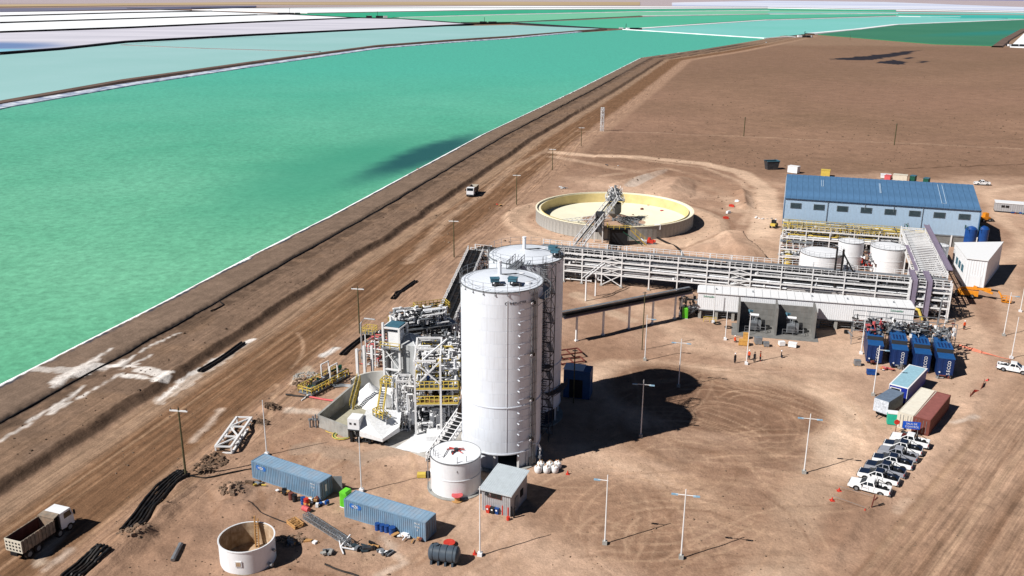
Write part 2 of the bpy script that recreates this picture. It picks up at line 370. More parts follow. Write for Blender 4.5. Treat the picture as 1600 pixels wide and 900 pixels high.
stroke(Pt, 7, (206, 180, 158), .55, 1.5, .8, 3, raw=True); stroke([(29.97+34.5*math.cos(a), 264.39+34.5*math.sin(a)) for a in np.linspace(-1.4, 1.2, 30)], 1.4, (132, 104, 86), .55, .8, .6, 4, raw=True)
# darker worked soil in the turning circle
for q, wd, al in [(((1050, 610), (1110, 635), (1200, 640)), 22, .85), (((1040, 690), (1110, 720), (1200, 700)), 12, .5), (((900, 790), (980, 800), (1020, 830)), 12, .35), (((1000, 850), (1090, 880)), 8, .35), (((1210, 690), (1250, 720)), 7, .4), (((1130, 590), (1240, 600)), 6, .35), (((560, 740), (640, 760)), 5, .2)]:
    stroke(q, wd, (118, 91, 74), al, 3.0, 3, int(q[0][0]))
for q, wd, al in [(((900, 800), (1050, 830), (1250, 790)), 22, .5), (((880, 760), (1000, 790)), 12, .35), (((480, 700), (560, 750), (640, 770)), 14, .35), (((250, 860), (420, 830), (620, 880)), 14, .4), (((900, 640), (980, 700)), 10, .3), (((1180, 820), (1230, 880)), 9, .4), (((940, 560), (1100, 560)), 6, .3)]: stroke(q, wd, (140, 112, 93), al, 4, 4, int(q[0][0])+1)
# tyre rings
for k in range(80):
    cx, cy = rnd.choice([(1120, 655, ), (985, 790), (1070, 730), (1075, 850), (1180, 640), (900, 860)])
    c0 = G(cx+rnd.uniform(-14, 14), cy+rnd.uniform(-8, 8)); r_ = rnd.uniform(3.5, 17); a0 = rnd.uniform(0, 6.3); da = rnd.uniform(.4, 1.6); e = rnd.uniform(.6, 1.3)
    pts = [(c0.x+math.cos(a0+da*i/14)*r_, c0.y+math.sin(a0+da*i/14)*r_*e) for i in range(15)]
    for dd in (0, 1.7):
        stroke(off(pts, dd), .34, rnd.choice([(188, 160, 136), (196, 168, 144), (186, 156, 132), (120, 94, 76)]), rnd.uniform(.22, .55), .3, raw=True)
for k in range(34):   # broad graded sweeps round the turning circle
    c0 = G(1130, 665); r_ = rnd.uniform(9, 22); a0 = rnd.uniform(0, 6.3); da = rnd.uniform(.6, 2.0)
    stroke([(c0.x+math.cos(a0+da*i/12)*r_*1.15, c0.y+math.sin(a0+da*i/12)*r_) for i in range(13)], rnd.uniform(.6, 1.8), rnd.choice([(178, 150, 128), (186, 158, 134), (116, 90, 72), (128, 100, 82)]), rnd.uniform(.12, .3), .8, .3, k, raw=True)
for k in range(45):
    u, v = rnd.uniform(860, 1330), rnd.uniform(560, 895); a = rnd.gauss(2.6, .5) if u > 1150 else rnd.gauss(.2, .7); c0 = G(u, v); ln = rnd.uniform(6, 22); b = rnd.uniform(-.05, .05)
    pts = [(c0.x+math.cos(a+b*i)*ln*i/8, c0.y+math.sin(a+b*i)*ln*i/8) for i in range(9)]
    for dd in (0, 1.7): stroke(off(pts, dd), .32, rnd.choice([(190, 162, 138), (118, 92, 74), (196, 168, 144)]), rnd.uniform(.2, .45), .3, raw=True)
# the diagonal road at the right: streaks along it
RD0, RD1 = G(1300, 900), G(1600, 560); RL = [(RD0.x-40, RD0.y-48), (RD0.x, RD0.y), (RD1.x, RD1.y), (RD1.x+60, RD1.y+60)]
RT, RSs = polydist(GX, GY, RL)
rmask = band(RT, 1, 40, 3)*(GY < 175)
m_ = (rmask*.55)[..., None]; COLR = COLR*(1-m_)+C3((146, 119, 99))*m_
for k in range(46):
    d = rnd.uniform(2, 30); s0 = rnd.uniform(0, 60); P_ = off(RL, d); cs = seglen(P_); ln = rnd.uniform(25, 90)
    cut = [(np.interp(s, cs, [p[0] for p in P_]), np.interp(s, cs, [p[1] for p in P_])) for s in np.linspace(s0+20, s0+20+ln, 6)]
    stroke(cut, rnd.uniform(.25, 1.0), rnd.choice([(176, 150, 128), (166, 140, 118), (120, 94, 76), (128, 102, 84)]), rnd.uniform(.25, .5), .35, .1, k, raw=True)
# small worn tracks round the process plant and the left yard
for k in range(120):
    u, v = rnd.uniform(330, 760), rnd.uniform(560, 898); c0 = G(u, v); a = rnd.gauss(R(60), .5); ln = rnd.uniform(4, 18)
    if c0.x < -43: continue
    pts = [(c0.x+math.cos(a+.06*i)*ln*i/6, c0.y+math.sin(a+.06*i)*ln*i/6) for i in range(7)]
    stroke(pts, rnd.uniform(.3, .7), rnd.choice([(196, 168, 144), (126, 98, 78), (186, 158, 134), (140, 110, 88)]), rnd.uniform(.2, .5), .35, .2, k, raw=True)
for q, wd, c, al in [(((455, 640), (500, 645)), 2, (214, 202, 190), .7), (((505, 555), (525, 545)), 1.4, (214, 210, 206), .9), (((460, 600), (480, 575), (490, 585)), 1.6, (190, 176, 160), .7), (((345, 640), (330, 660), (300, 690)), 1.0, (204, 190, 178), .6),
                     (((475, 700), (560, 715), (620, 700)), 3.5, (160, 144, 130), .5), (((600, 840), (630, 880), (590, 900)), 1.0, (206, 190, 176), .6), (((540, 860), (600, 870)), 2, (176, 152, 132), .5), (((100, 830), (60, 880)), 1.6, (206, 192, 178), .6), (((70, 890), (110, 860)), 1.0, (214, 200, 190), .5),
                     (((410, 880), (520, 900)), .8, (120, 92, 72), .5), (((640, 640), (660, 700)), 2, (190, 186, 182), .6), (((900, 460), (940, 480), (985, 500)), 3, (196, 176, 156), .5), (((1420, 780), (1400, 800)), 1.2, (198, 176, 158), .5), (((1490, 660), (1525, 652)), 1.2, (206, 194, 184), .7)]:
    stroke(q, wd, c, al, .8, wd*.5, int(q[0][0]))
# dark geomembrane remains out on the plain
def polyfill(poly, c, al=.95, jit=6):
    P = np.array(px(*poly)); X = GX+(fbm(GX, GY, 12, 5, 3)-.5)*jit; Y = GY+(fbm(GX, GY, 22, 6, 3)-.5)*jit*5; ins = np.zeros(GX.shape, bool)
    for (x0, y0), (x1, y1) in zip(P, np.roll(P, -1, 0)): ins ^= ((y0 > Y) != (y1 > Y)) & (X < (x1-x0)*(Y-y0)/((y1-y0) or 1e-9)+x0)
    COLR[ins] = COLR[ins]*(1-al)+C3(c)*al
for poly in [((1297, 92.5), (1330, 89), (1375, 85), (1436, 78), (1420, 84), (1408, 87), (1402, 88.5), (1380, 90.5), (1355, 93.5), (1325, 94.5)), ((1370, 99), (1395, 93), (1402, 95), (1420, 97), (1405, 101)), ((1413, 92), (1422, 89.5), (1431, 91), (1428, 93)), ((1428, 97), (1440, 95), (1451, 96.5), (1440, 98))]:
    polyfill(poly, (36, 38, 48))
for q in [((1420, 263), (1445, 262)), ((1455, 262), (1488, 260)), ((1502, 261), (1538, 258)), ((1550, 259), (1580, 257)), ((1589, 257), (1640, 252))]:
    stroke(q, 1.4, (74, 56, 46), .8, .8, .6, int(q[0][0]))
fill(np.clip((GY-1280)/60, 0, 1)*(GY < 3000)*(BT > 0)*.5, (150, 128, 110))
# far dry land beyond the ponds
HZ[(GY > 1600)] = np.minimum(HZ[(GY > 1600)], -.2)
ny, nx = GX.shape
Vv = np.stack([GX, GY, HZ], -1).reshape(-1, 3)
ii = np.arange(ny*nx).reshape(ny, nx)
Ff = np.stack([ii[:-1, :-1], ii[:-1, 1:], ii[1:, 1:], ii[1:, :-1]], -1).reshape(-1, 4)
me = bpy.data.meshes.new('ground'); me.vertices.add(len(Vv)); me.vertices.foreach_set('co', Vv.ravel())
me.loops.add(Ff.size); me.loops.foreach_set('vertex_index', Ff.ravel().astype(np.int32))
me.polygons.add(len(Ff)); me.polygons.foreach_set('loop_start', np.arange(0, Ff.size, 4, dtype=np.int32))
me.polygons.foreach_set('use_smooth', np.ones(len(Ff), bool)); me.update(calc_edges=True)
def vattr(name, A):
    at = me.color_attributes.new(name, 'FLOAT_COLOR', 'POINT'); B = np.ones((A.shape[0]*A.shape[1], 4), np.float32); B[:, :3] = A.reshape(-1, 3); at.data.foreach_set('color', B.ravel())
lum = COLR.mean(-1, keepdims=True); sat_ok = ((COLR.max(-1, keepdims=True)-COLR.min(-1, keepdims=True))/COLR.max(-1, keepdims=True) > .25); COLR = np.where(sat_ok, COLR*np.array([1.05, 1.01, .965]), COLR); vattr('dirt', COLR); 
FL = np.zeros(GX.shape+(3,)); useR = RT > 1
FL[..., 0] = np.where(useR & (GX > 20) & (GY < 175), RSs, BS)/100; FL[..., 1] = np.where(useR & (GX > 20) & (GY < 175), RT, BT)/10
MK[..., 0] = np.maximum(MK[..., 0], rmask*.8*band(RT, 3, 38, 5)); vattr('flow', FL); vattr('mask', MK)
def ground_mat():
    m = bpy.data.materials.new('dry_earth'); m.use_nodes = True; n = m.node_tree.nodes; l = m.node_tree.links; b = n['Principled BSDF']
    b.inputs['Roughness'].default_value = .95; b.inputs['Specular IOR Level'].default_value = .1
    def A(nm): a = n.new('ShaderNodeAttribute'); a.attribute_name = nm; return a.outputs['Color']
    geo = n.new('ShaderNodeNewGeometry').outputs['Position']
    def noise(s, det, vec, ro=.6):
        t = n.new('ShaderNodeTexNoise'); t.inputs['Scale'].default_value = s; t.inputs['Detail'].default_value = det; t.inputs['Roughness'].default_value = ro; l.new(vec, t.inputs['Vector']); return t.outputs['Fac']
    def mr(f, a, b_, c, d):
        r = n.new('ShaderNodeMapRange'); l.new(f, r.inputs[0]); 
        for i, q in enumerate((a, b_, c, d)): r.inputs[i+1].default_value = q
        return r.outputs[0]
    def mth(op, a, b_):
        x = n.new('ShaderNodeMath'); x.operation = op
        for i, q in enumerate((a, b_)):
            if isinstance(q, (int, float)): x.inputs[i].default_value = q
            else: l.new(q, x.inputs[i])
        return x.outputs[0]
    def vm(v, f):
        x = n.new('ShaderNodeVectorMath'); x.operation = 'SCALE'; l.new(v, x.inputs[0]); l.new(f, x.inputs['Scale']); return x.outputs[0]
    mask = n.new('ShaderNodeSeparateColor'); l.new(A('mask'), mask.inputs[0])
    flow = n.new('ShaderNodeMapping'); flow.inputs['Scale'].default_value = (9, 14, 1); l.new(A('flow'), flow.inputs[0])
    flow2 = n.new('ShaderNodeMapping'); flow2.inputs['Scale'].default_value = (5, 40, 1); l.new(A('flow'), flow2.inputs[0])
    f = mr(noise(.45, 8, geo, .72), .3, .7, .78, 1.2)
    f2 = mr(noise(.11, 5, geo, .6), .3, .7, .86, 1.12)
    st = mr(noise(1, 5, flow.outputs[0], .65), .32, .68, .64, 1.34); st2 = mr(noise(1, 3, flow2.outputs[0], .6), .32, .68, .84, 1.18)
    st = mth('MULTIPLY', st, st2)
    stm = mth('ADD', 1, mth('MULTIPLY', mth('SUBTRACT', st, 1), mask.outputs[0]))
    vor = n.new('ShaderNodeTexVoronoi'); vor.inputs['Scale'].default_value = .16; l.new(geo, vor.inputs['Vector'])
    sp_ = mr(vor.outputs['Distance'], .06, .2, .55, 1.0)
    vor2 = n.new('ShaderNodeTexVoronoi'); vor2.inputs['Scale'].default_value = .42; l.new(geo, vor2.inputs['Vector']); sp2 = mr(vor2.outputs['Distance'], .05, .2, .72, 1.0)
    spm = mth('ADD', 1, mth('MULTIPLY', mth('SUBTRACT', mth('MULTIPLY', sp_, sp2), 1), mask.outputs[1]))
    fine = mr(noise(3.4, 5, geo, .8), .3, .7, .8, 1.2)
    tot = mth('MULTIPLY', mth('MULTIPLY', mth('MULTIPLY', f, f2), mth('MULTIPLY', stm, spm)), fine)
    l.new(vm(A('dirt'), tot), b.inputs['Base Color'])
    bp = n.new('ShaderNodeBump'); bp.inputs['Strength'].default_value = .55; bp.inputs['Distance'].default_value = .25
    l.new(mth('ADD', mth('ADD', noise(1.6, 6, geo, .7), mth('MULTIPLY', mth('MULTIPLY', noise(1, 5, flow.outputs[0], .65), mask.outputs[0]), .8)), noise(.35, 4, geo)), bp.inputs['Height']); l.new(bp.outputs[0], b.inputs['Normal'])
    return m
me.materials.append(ground_mat()); ground = put('ground', me); ground['kind'] = 'structure'
def hz(x, y):
    """height of the ground sheet at a point"""
    j = int(np.clip(np.searchsorted(GXs, x), 1, nx-1)); i = int(np.clip(np.searchsorted(GYs, y), 1, ny-1)); return float(HZ[i, j])
# ------------------------------------------------------------------ ponds
def pond_mat(name, c1, c2, scale=.01, rough=.35, ripple=.0, patch=None, grad=None, stretch=(1, 1, 1)):
    m = bpy.data.materials.new(name); m.use_nodes = True; n = m.node_tree.nodes; l = m.node_tree.links; b = n['Principled BSDF']
    b.inputs['Roughness'].default_value = rough; b.inputs['Specular IOR Level'].default_value = .15
    geo = n.new('ShaderNodeNewGeometry').outputs['Position']
    mp = n.new('ShaderNodeMapping'); mp.inputs['Scale'].default_value = stretch; l.new(geo, mp.inputs[0])
    t = n.new('ShaderNodeTexNoise'); t.inputs['Scale'].default_value = scale; t.inputs['Detail'].default_value = 6; l.new(mp.outputs[0], t.inputs['Vector'])
    r = n.new('ShaderNodeValToRGB'); r.color_ramp.elements[0].position = .35; r.color_ramp.elements[1].position = .65
    r.color_ramp.elements[0].color = lin(c1)+(1,); r.color_ramp.elements[1].color = lin(c2)+(1,); l.new(t.outputs['Fac'], r.inputs[0]); col = r.outputs[0]
    def mix(f, a, b_, mode='MIX'):
        x = n.new('ShaderNodeMix'); x.data_type = 'RGBA'; x.blend_type = mode
        for k, q in ((0, f), (6, a), (7, b_)):
            if isinstance(q, (int, float)): x.inputs[k].default_value = q
            elif isinstance(q, tuple): x.inputs[k].default_value = (q+(1,))[:4]
            else: l.new(q, x.inputs[k])
        return x.outputs[2]
    if grad:
        y0, y1, cg = grad; sx = n.new('ShaderNodeSeparateXYZ'); l.new(geo, sx.inputs[0]); mr = n.new('ShaderNodeMapRange'); l.new(sx.outputs['Y'], mr.inputs[0]); mr.inputs[1].default_value = y0; mr.inputs[2].default_value = y1
        col = mix(mr.outputs[0], col, lin(cg))
    if ripple:
        t2 = n.new('ShaderNodeTexNoise'); t2.inputs['Scale'].default_value = .55; t2.inputs['Detail'].default_value = 7; t2.inputs['Roughness'].default_value = .7; l.new(geo, t2.inputs['Vector'])
        r2 = n.new('ShaderNodeValToRGB'); r2.color_ramp.elements[0].position = .3; r2.color_ramp.elements[1].position = .72
        r2.color_ramp.elements[0].color = (.62, .62, .62, 1); r2.color_ramp.elements[1].color = (1.36, 1.36, 1.36, 1); l.new(t2.outputs['Fac'], r2.inputs[0])
        col = mix(ripple, col, r2.outputs[0], 'MULTIPLY')
        bp = n.new('ShaderNodeBump'); bp.inputs['Strength'].default_value = .25; bp.inputs['Distance'].default_value = .1; l.new(t2.outputs['Fac'], bp.inputs['Height']); l.new(bp.outputs[0], b.inputs['Normal'])
    for pt in (patch or []):
        (cx, cy), rot, (a_, b_), cpt, lo, hi, al = pt
        q = n.new('ShaderNodeMapping'); q.vector_type = 'TEXTURE'; q.inputs['Location'].default_value = (cx, cy, 0); q.inputs['Rotation'].default_value = (0, 0, rot); q.inputs['Scale'].default_value = (a_, b_, 1000)
        tn = n.new('ShaderNodeTexNoise'); tn.inputs['Scale'].default_value = 1.6/max(1, min(a_, b_)); tn.inputs['Detail'].default_value = 4; l.new(geo, tn.inputs['Vector'])
        off_ = n.new('ShaderNodeVectorMath'); off_.operation = 'SCALE'; l.new(tn.outputs['Color'], off_.inputs[0]); off_.inputs['Scale'].default_value = min(a_, b_)*.5
        ad = n.new('ShaderNodeVectorMath'); ad.operation = 'ADD'; l.new(geo, ad.inputs[0]); l.new(off_.outputs[0], ad.inputs[1])
        l.new(ad.outputs[0], q.inputs[0])
        gr = n.new('ShaderNodeTexGradient'); gr.gradient_type = 'SPHERICAL'; l.new(q.outputs[0], gr.inputs[0])
        rr = n.new('ShaderNodeValToRGB'); rr.color_ramp.elements[0].position = lo; rr.color_ramp.elements[1].position = hi; rr.color_ramp.interpolation = 'EASE'
        rr.color_ramp.elements[1].color = (al, al, al, 1); l.new(gr.outputs[0], rr.inputs[0]); col = mix(rr.outputs[0], col, lin(cpt))
    l.new(col, b.inputs['Base Color'])
    return m
WZ = .9
def pond(name, poly, m, z=WZ, raw=None):
    P = raw if raw else [tuple(G(a, b, z)[:2]) for a, b in poly]
    o = MB().prism(P, -2.2, z).build(name, m); o['kind'] = 'structure'; return o
bankw = [(x, y) for x, y in BANK]
pc = G(688, 243, WZ); ba = az(BANK[4], BANK[5])
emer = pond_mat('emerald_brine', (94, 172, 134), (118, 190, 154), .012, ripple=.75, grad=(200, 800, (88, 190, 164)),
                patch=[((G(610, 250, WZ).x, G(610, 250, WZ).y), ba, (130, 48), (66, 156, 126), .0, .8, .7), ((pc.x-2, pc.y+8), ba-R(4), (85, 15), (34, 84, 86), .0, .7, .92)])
npoly = [tuple(p) for p in off(BANK, 0.2)[:10]]+[tuple(G(a, b, WZ)[:2]) for a, b in ((1195, 60), (1100, 54), (975, 46.5), (905, 51), (800, 60.5), (700, 67.5), (590, 76.5), (500, 89), (400, 104), (300, 119.5), (200, 135.5), (100, 152.5), (0, 169))]+[(-420, 400), (-260, -110)]
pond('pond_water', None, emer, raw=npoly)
def dike(name, pts, wb, wt, h, m, z0=-.5, zg=WZ):
    P = [tuple(G(a, b, zg)[:2]) for a, b in pts]; b = MB()
    A0, A1, B1, B0 = off(P, wb/2), off(P, wt/2), off(P, -wt/2), off(P, -wb/2)
    for i in range(len(P)-1):
        for (p, zp), (q, zq) in (((A0, z0), (A1, h)), ((A1, h), (B1, h)), ((B1, h), (B0, z0))):
            b.quad((*p[i], zp), (*p[i+1], zp), (*q[i+1], zq), (*q[i], zq))
    o = b.build(name, m); o['kind'] = 'structure'; return o
BLK = mat('dark_dike', (38, 36, 44), .9, var=.3, scale=.02)
BRN = mat('brown_dike', (112, 92, 82), .9, var=.15, scale=.05)
WDK = mat('salt_dike', (236, 240, 244), .9, var=.1, scale=.02)
GDK = mat('grey_dike', (150, 140, 140), .9, var=.2, scale=.02)
SHARD = mat('shaded_salt_crust', (226, 232, 240), .9, var=.1, scale=.16, c2=(64, 92, 140))  # blue second tone paints shadow into the white crust
pale = pond_mat('pale_brine', (160, 208, 204), (170, 214, 212), .006)
pond('pale_pond_water', [(0, 161), (200, 124), (400, 95), (590, 70), (700, 62), (800, 56), (905, 47), (940, 45), (800, 39), (700, 41), (600, 46), (400, 56), (200, 67), (100, 78), (0, 86), (-300, 130), (-300, 230)], pale)
saltf = pond_mat('crusted_salt', (190, 190, 202), (210, 209, 220), .012, .9, stretch=(.3, 1, 1), patch=[((G(40, 70, 1).x, G(40, 70, 1).y), 0, (130, 130), (60, 110, 168), .0, .7, .8), ((G(10, 78, 1).x, G(10, 78, 1).y), 0, (110, 60), (110, 186, 210), .1, .7, .8)])
pond('salt_crust_pond', [(0, 84), (100, 76), (200, 65), (400, 54), (600, 44.5), (738, 38), (630, 30), (560, 28.5), (400, 35.5), (200, 44.5), (0, 51.5), (-300, 62), (-300, 118)], saltf)
wsalt = pond_mat('white_salt_brine', (236, 242, 246), (246, 250, 252), .003, .8)
wsalt2 = pond_mat('violet_white_salt', (236, 240, 246), (244, 246, 250), .003, .8)
pond('white_salt_pond', [(0, 50), (200, 43), (400, 34), (560, 28), (450, 23), (400, 24), (200, 30), (0, 36.5), (-300, 42), (-300, 62)], wsalt)
pond('white_salt_pond', [(0, 35), (200, 29), (400, 22.5), (440, 22), (330, 18), (200, 20.5), (0, 26), (-300, 33), (-300, 42)], wsalt)
pond('white_salt_pond', [(0, 25), (200, 19.5), (300, 17), (250, 15.5), (0, 19), (-300, 24), (-300, 32)], wsalt2)
g1 = pond_mat('green_brine', (52, 178, 128), (70, 188, 146), .004); g2 = pond_mat('light_green_brine', (134, 210, 168), (122, 204, 164), .004)
g3 = pond_mat('mid_green_brine', (84, 190, 148), (92, 196, 160), .004); tq = pond_mat('turquoise_brine', (128, 210, 196), (140, 214, 206), .003)
dg = pond_mat('deep_green_brine', (58, 128, 88), (68, 136, 96), .006, patch=[((G(1590, 50, 1).x, G(1590, 50, 1).y), .7, (500, 90), (36, 138, 120), .1, .8, .8)]); te = pond_mat('teal_brine', (56, 186, 172), (80, 196, 180), .002)
pond('white_salt_pond', [(300, 15), (480, 20), (800, 14.5), (1200, 12.5), (1600, 19), (1600, 17), (1200, 10.5), (800, 9.5), (400, 12)], wsalt)
pond('green_pond_water', [(450, 21.8), (560, 26.5), (612, 27), (800, 21.5), (1000, 17.5), (1200, 15.5), (1400, 17.5), (1400, 15.5), (1200, 13.5), (800, 15.5), (575, 19.5)], g1)
pond('light_green_pond_water', [(612, 28), (720, 34.5), (800, 34), (1000, 24.5), (1200, 21), (1400, 20.5), (1400, 18.5), (1200, 16.5), (1000, 18.5), (800, 23)], g2)
pond('green_pond_water', [(800, 36), (950, 44.5), (1000, 43.5), (1100, 36), (1200, 30), (1400, 24), (1600, 29), (1600, 25), (1400, 21.5), (1200, 22.5), (1030, 25), (900, 31), (810, 35)], g3)
pond('turquoise_pond_water', [(985, 46.5), (1100, 53.5), (1205, 59), (1262, 52.5), (1340, 45.5), (1400, 38), (1470, 35), (1600, 29.5), (1500, 27), (1400, 26), (1200, 32), (1100, 38), (1010, 45)], tq)
pond('deep_green_pond_water', [(1278, 53.5), (1340, 46.5), (1400, 39), (1470, 36), (1600, 31), (1800, 30), (1800, 38), (1600, 44), (1561, 71.5), (1460, 68.5), (1360, 60.5)], dg)
pond('teal_pond_water', [(1400, 24), (1500, 23), (1600, 23.5), (1750, 24), (1750, 29), (1600, 28), (1500, 28.5)], te, z=WZ+.5)
pond('white_salt_pond', [(1578, 73), (1600, 52), (1900, 40), (1900, 80), (1600, 74)], wsalt)
pond('turquoise_pond_water', [(1200, 21), (1400, 20), (1600, 22), (1800, 24), (1800, 23), (1600, 20), (1400, 18.5), (1200, 19.5)], tq, z=WZ+.5)
lilac = pond_mat('hazed_lilac_flat', (168, 180, 212), (222, 226, 236), .0008, .9, stretch=(.3, 1, 1)); tan = pond_mat('tan_flat', (186, 166, 132), (172, 152, 122), .001, .9, stretch=(.3, 1, 1))
pond('salt_flat', [(1050, 9), (1200, 10), (1600, 16.5), (1900, 22), (1900, 16), (1600, 11), (1380, 3), (1200, 1), (1050, 4)], lilac)  # distance haze is put into the bluish lilac of this flat
pond('dry_flat', [(-200, 14), (0, 10.5), (200, 8.5), (400, 7), (800, 8), (1000, 8), (1000, 3), (800, 2.5), (400, 3), (200, 5), (0, 7), (-200, 10)], tan)
pond('salt_flat', [(-200, 24), (0, 18.5), (200, 14.5), (300, 13.5), (400, 11), (400, 9), (200, 11), (0, 13), (-200, 17)], pond_mat('grey_violet_flat', (70, 74, 100), (120, 120, 140), .001, .9))
for pts in [((0, 84), (100, 76.5), (200, 65.5), (400, 54.5), (600, 45), (737, 38)), ((-300, 62), (0, 51), (200, 43.7), (400, 34.7), (560, 28.2)), ((-300, 42), (0, 36), (200, 29.7), (400, 23.5)), ((-300, 33), (0, 25.5), (200, 20), (330, 17.5))]:
    dike('pond_dike', pts, 13, 9, 3.2 if pts[0][1] < 84 else 2.6, BLK)
dike('pond_dike', ((200, 13), (330, 18), (450, 22.5), (560, 28), (630, 30), (738, 37.5), (800, 36), (945, 45.2), (975, 46)), 12, 8, 2.6, BLK)
dike('pond_dike', ((-200, 205), (0, 162), (200, 126), (400, 97.5), (590, 72), (700, 63.5), (800, 57), (905, 48.5), (945, 45.5), (975, 46)), 14, 8, 2.0, BRN)
dike('salt_crust_bank', ((-200, 213), (0, 167.5), (200, 133), (400, 102.5), (590, 75.5), (700, 66.5), (800, 59.8), (905, 50)), 16, 12, 1.5, SHARD)
dike('salt_crust_bank', ((975, 46), (1100, 54), (1195, 60), (1240, 57.5)), 12, 9, 1.8, WDK); dike('salt_crust_bank', ((990, 45.5), (1100, 38), (1200, 31.5), (1400, 25.5), (1500, 26.5)), 22, 18, 2.0, WDK)
dike('salt_crust_bank', ((1265, 53), (1340, 46), (1400, 38.7), (1470, 35.7), (1600, 30.7), (1800, 29.5)), 20, 16, 2.0, WDK); dike('salt_crust_bank', ((1000, 24.8), (1200, 21.8), (1400, 21)), 22, 18, 1.6, WDK)
dike('pond_dike', ((800, 35.3), (900, 31.5), (1030, 25.5), (1200, 22.3)), 14, 10, 1.4, GDK); dike('salt_crust_bank', ((620, 27.5), (800, 22.3), (1000, 18), (1200, 16)), 22, 16, 1.6, WDK)
dike('pond_dike', ((300, 13), (800, 12.5), (1200, 11.5), (1600, 18.3)), 30, 20, 3, BLK)
dike('pond_dike', ((1558, 73), (1572, 62), (1600, 46), (1700, 30)), 16, 12, 1.8, BRN)
dike('pond_dike', ((190, 70.5), (320, 76), (500, 81)), 6, 4, 1.4, GDK); dike('pond_dike', ((430, 57), (330, 60), (190, 70)), 2, 1, 1.2, WDK)
# distant hill range low on the horizon at the right, haze painted into its blue
b = MB(); rr = random.Random(4); hx = [13000+i*1500 for i in range(22)]; hh = [40, 120, 260, 330, 520, 640, 560, 760, 900, 820, 1000, 1150, 1000, 900, 1100, 900, 700, 800, 600, 400, 250, 60]
prev = None
for i, x in enumerate(hx):
    row = [(x, 36000-900*math.sin(i), -5), (x, 37500, hh[i]*.35+rr.uniform(-20, 20)), (x+300*math.sin(i*2), 39500, hh[i]*.8), (x, 41000, hh[i]), (x, 45000, -5)]
    if prev: 
        for k in range(4): b.quad(prev[k], row[k], row[k+1], prev[k+1])
    prev = row
o = b.build('hills', mat('hazed_rock', (96, 112, 176), .95, var=.12, scale=.0004), smooth=True); o['kind'] = 'structure'
cs_ = seglen(BANK)
def along(t_, s0, s1, st, jit, seed):
    rs = random.Random(seed); P = off(BANK, t_); out = []
    for s in np.arange(s0, s1, st): x, y = float(np.interp(s, cs_, [p[0] for p in P]))+rs.uniform(-jit, jit), float(np.interp(s, cs_, [p[1] for p in P]))+rs.uniform(-jit, jit); out.append((x, y, hz(x, y)+.1))
    return out
tag(MB().path(along(11.5, 150, 900, 7, .3, 3), .16, 6).build('bank_pipe', BLACK), 'long thin black pipe running along the top of the pond bank', 'pipe')
# scattered stones, more than anyone could count
def stones(n, region, smin, smax, name, m, seed):
    rs = random.Random(seed); b = MB()
    for _ in range(n):
        p = region(rs)
        if p is None: continue
        x, y = p; s = rs.uniform(smin, smax)*(1 if rs.random() < .9 else 1.8); z = hz(x, y); n_ = rs.choice((4, 5)); a0 = rs.random()*6
        top = [(x+math.cos(a0+6.283*k/n_)*s*rs.uniform(.35, .6), y+math.sin(a0+6.283*k/n_)*s*rs.uniform(.35, .6), z+s*rs.uniform(.35, .6)) for k in range(n_)]
        bot = [(x+math.cos(a0+6.283*k/n_)*s*.75, y+math.sin(a0+6.283*k/n_)*s*.75, z-.06) for k in range(n_)]
        b._a(bot+top, [tuple(range(n_, 2*n_))]+[(k, (k+1) % n_, n_+(k+1) % n_, n_+k) for k in range(n_)])
    o = b.build(name, m); o['kind'] = 'stuff'; tag(o, 'loose stones and clods scattered over the dry ground', 'stones'); return o
def rg_bench(rs):
    s = rs.uniform(120, 700); t = rs.uniform(13, 25); cs = seglen(BANK); P = off(BANK, t); return (np.interp(s, cs, [p[0] for p in P]), np.interp(s, cs, [p[1] for p in P]))
stones(900, rg_bench, .08, .3, 'stones', SOIL, 1)
def rg_px(u0, u1, v0, v1):
    def f(rs):
        g = G(rs.uniform(u0, u1), rs.uniform(v0, v1)); return (g.x, g.y)
    return f
stones(700, rg_px(180, 620, 560, 900), .05, .17, 'stones', ROCK, 2); stones(500, rg_px(850, 1500, 540, 900), .05, .16, 'stones', ROCK, 3)
stones(1100, rg_px(1000, 1600, 120, 260), .12, .5, 'stones', SOIL, 4); stones(500, rg_px(640, 1200, 210, 380), .15, .4, 'stones', ROCK, 5)
def rg_heap(u, v, r_):
    g = G(u, v)
    def f(rs): a = rs.random()*6.3; q = r_*math.sqrt(rs.random()); return (g.x+math.cos(a)*q, g.y+math.sin(a)*q)
    return f
for u, v, r_, m in [(365, 768, 1.9, ROCK), (425, 640, 1.4, SOIL), (408, 662, 1.2, SOIL), (478, 590, 2.2, CONC), (470, 600, 1.6, ROCK), (455, 845, 1.6, ROCK), (210, 838, 2, ROCK), (336, 722, 1.8, SOIL), (320, 735, 1.6, SOIL)]:
    stones(90, rg_heap(u, v, r_), .12, .38, 'stones', m, int(u))
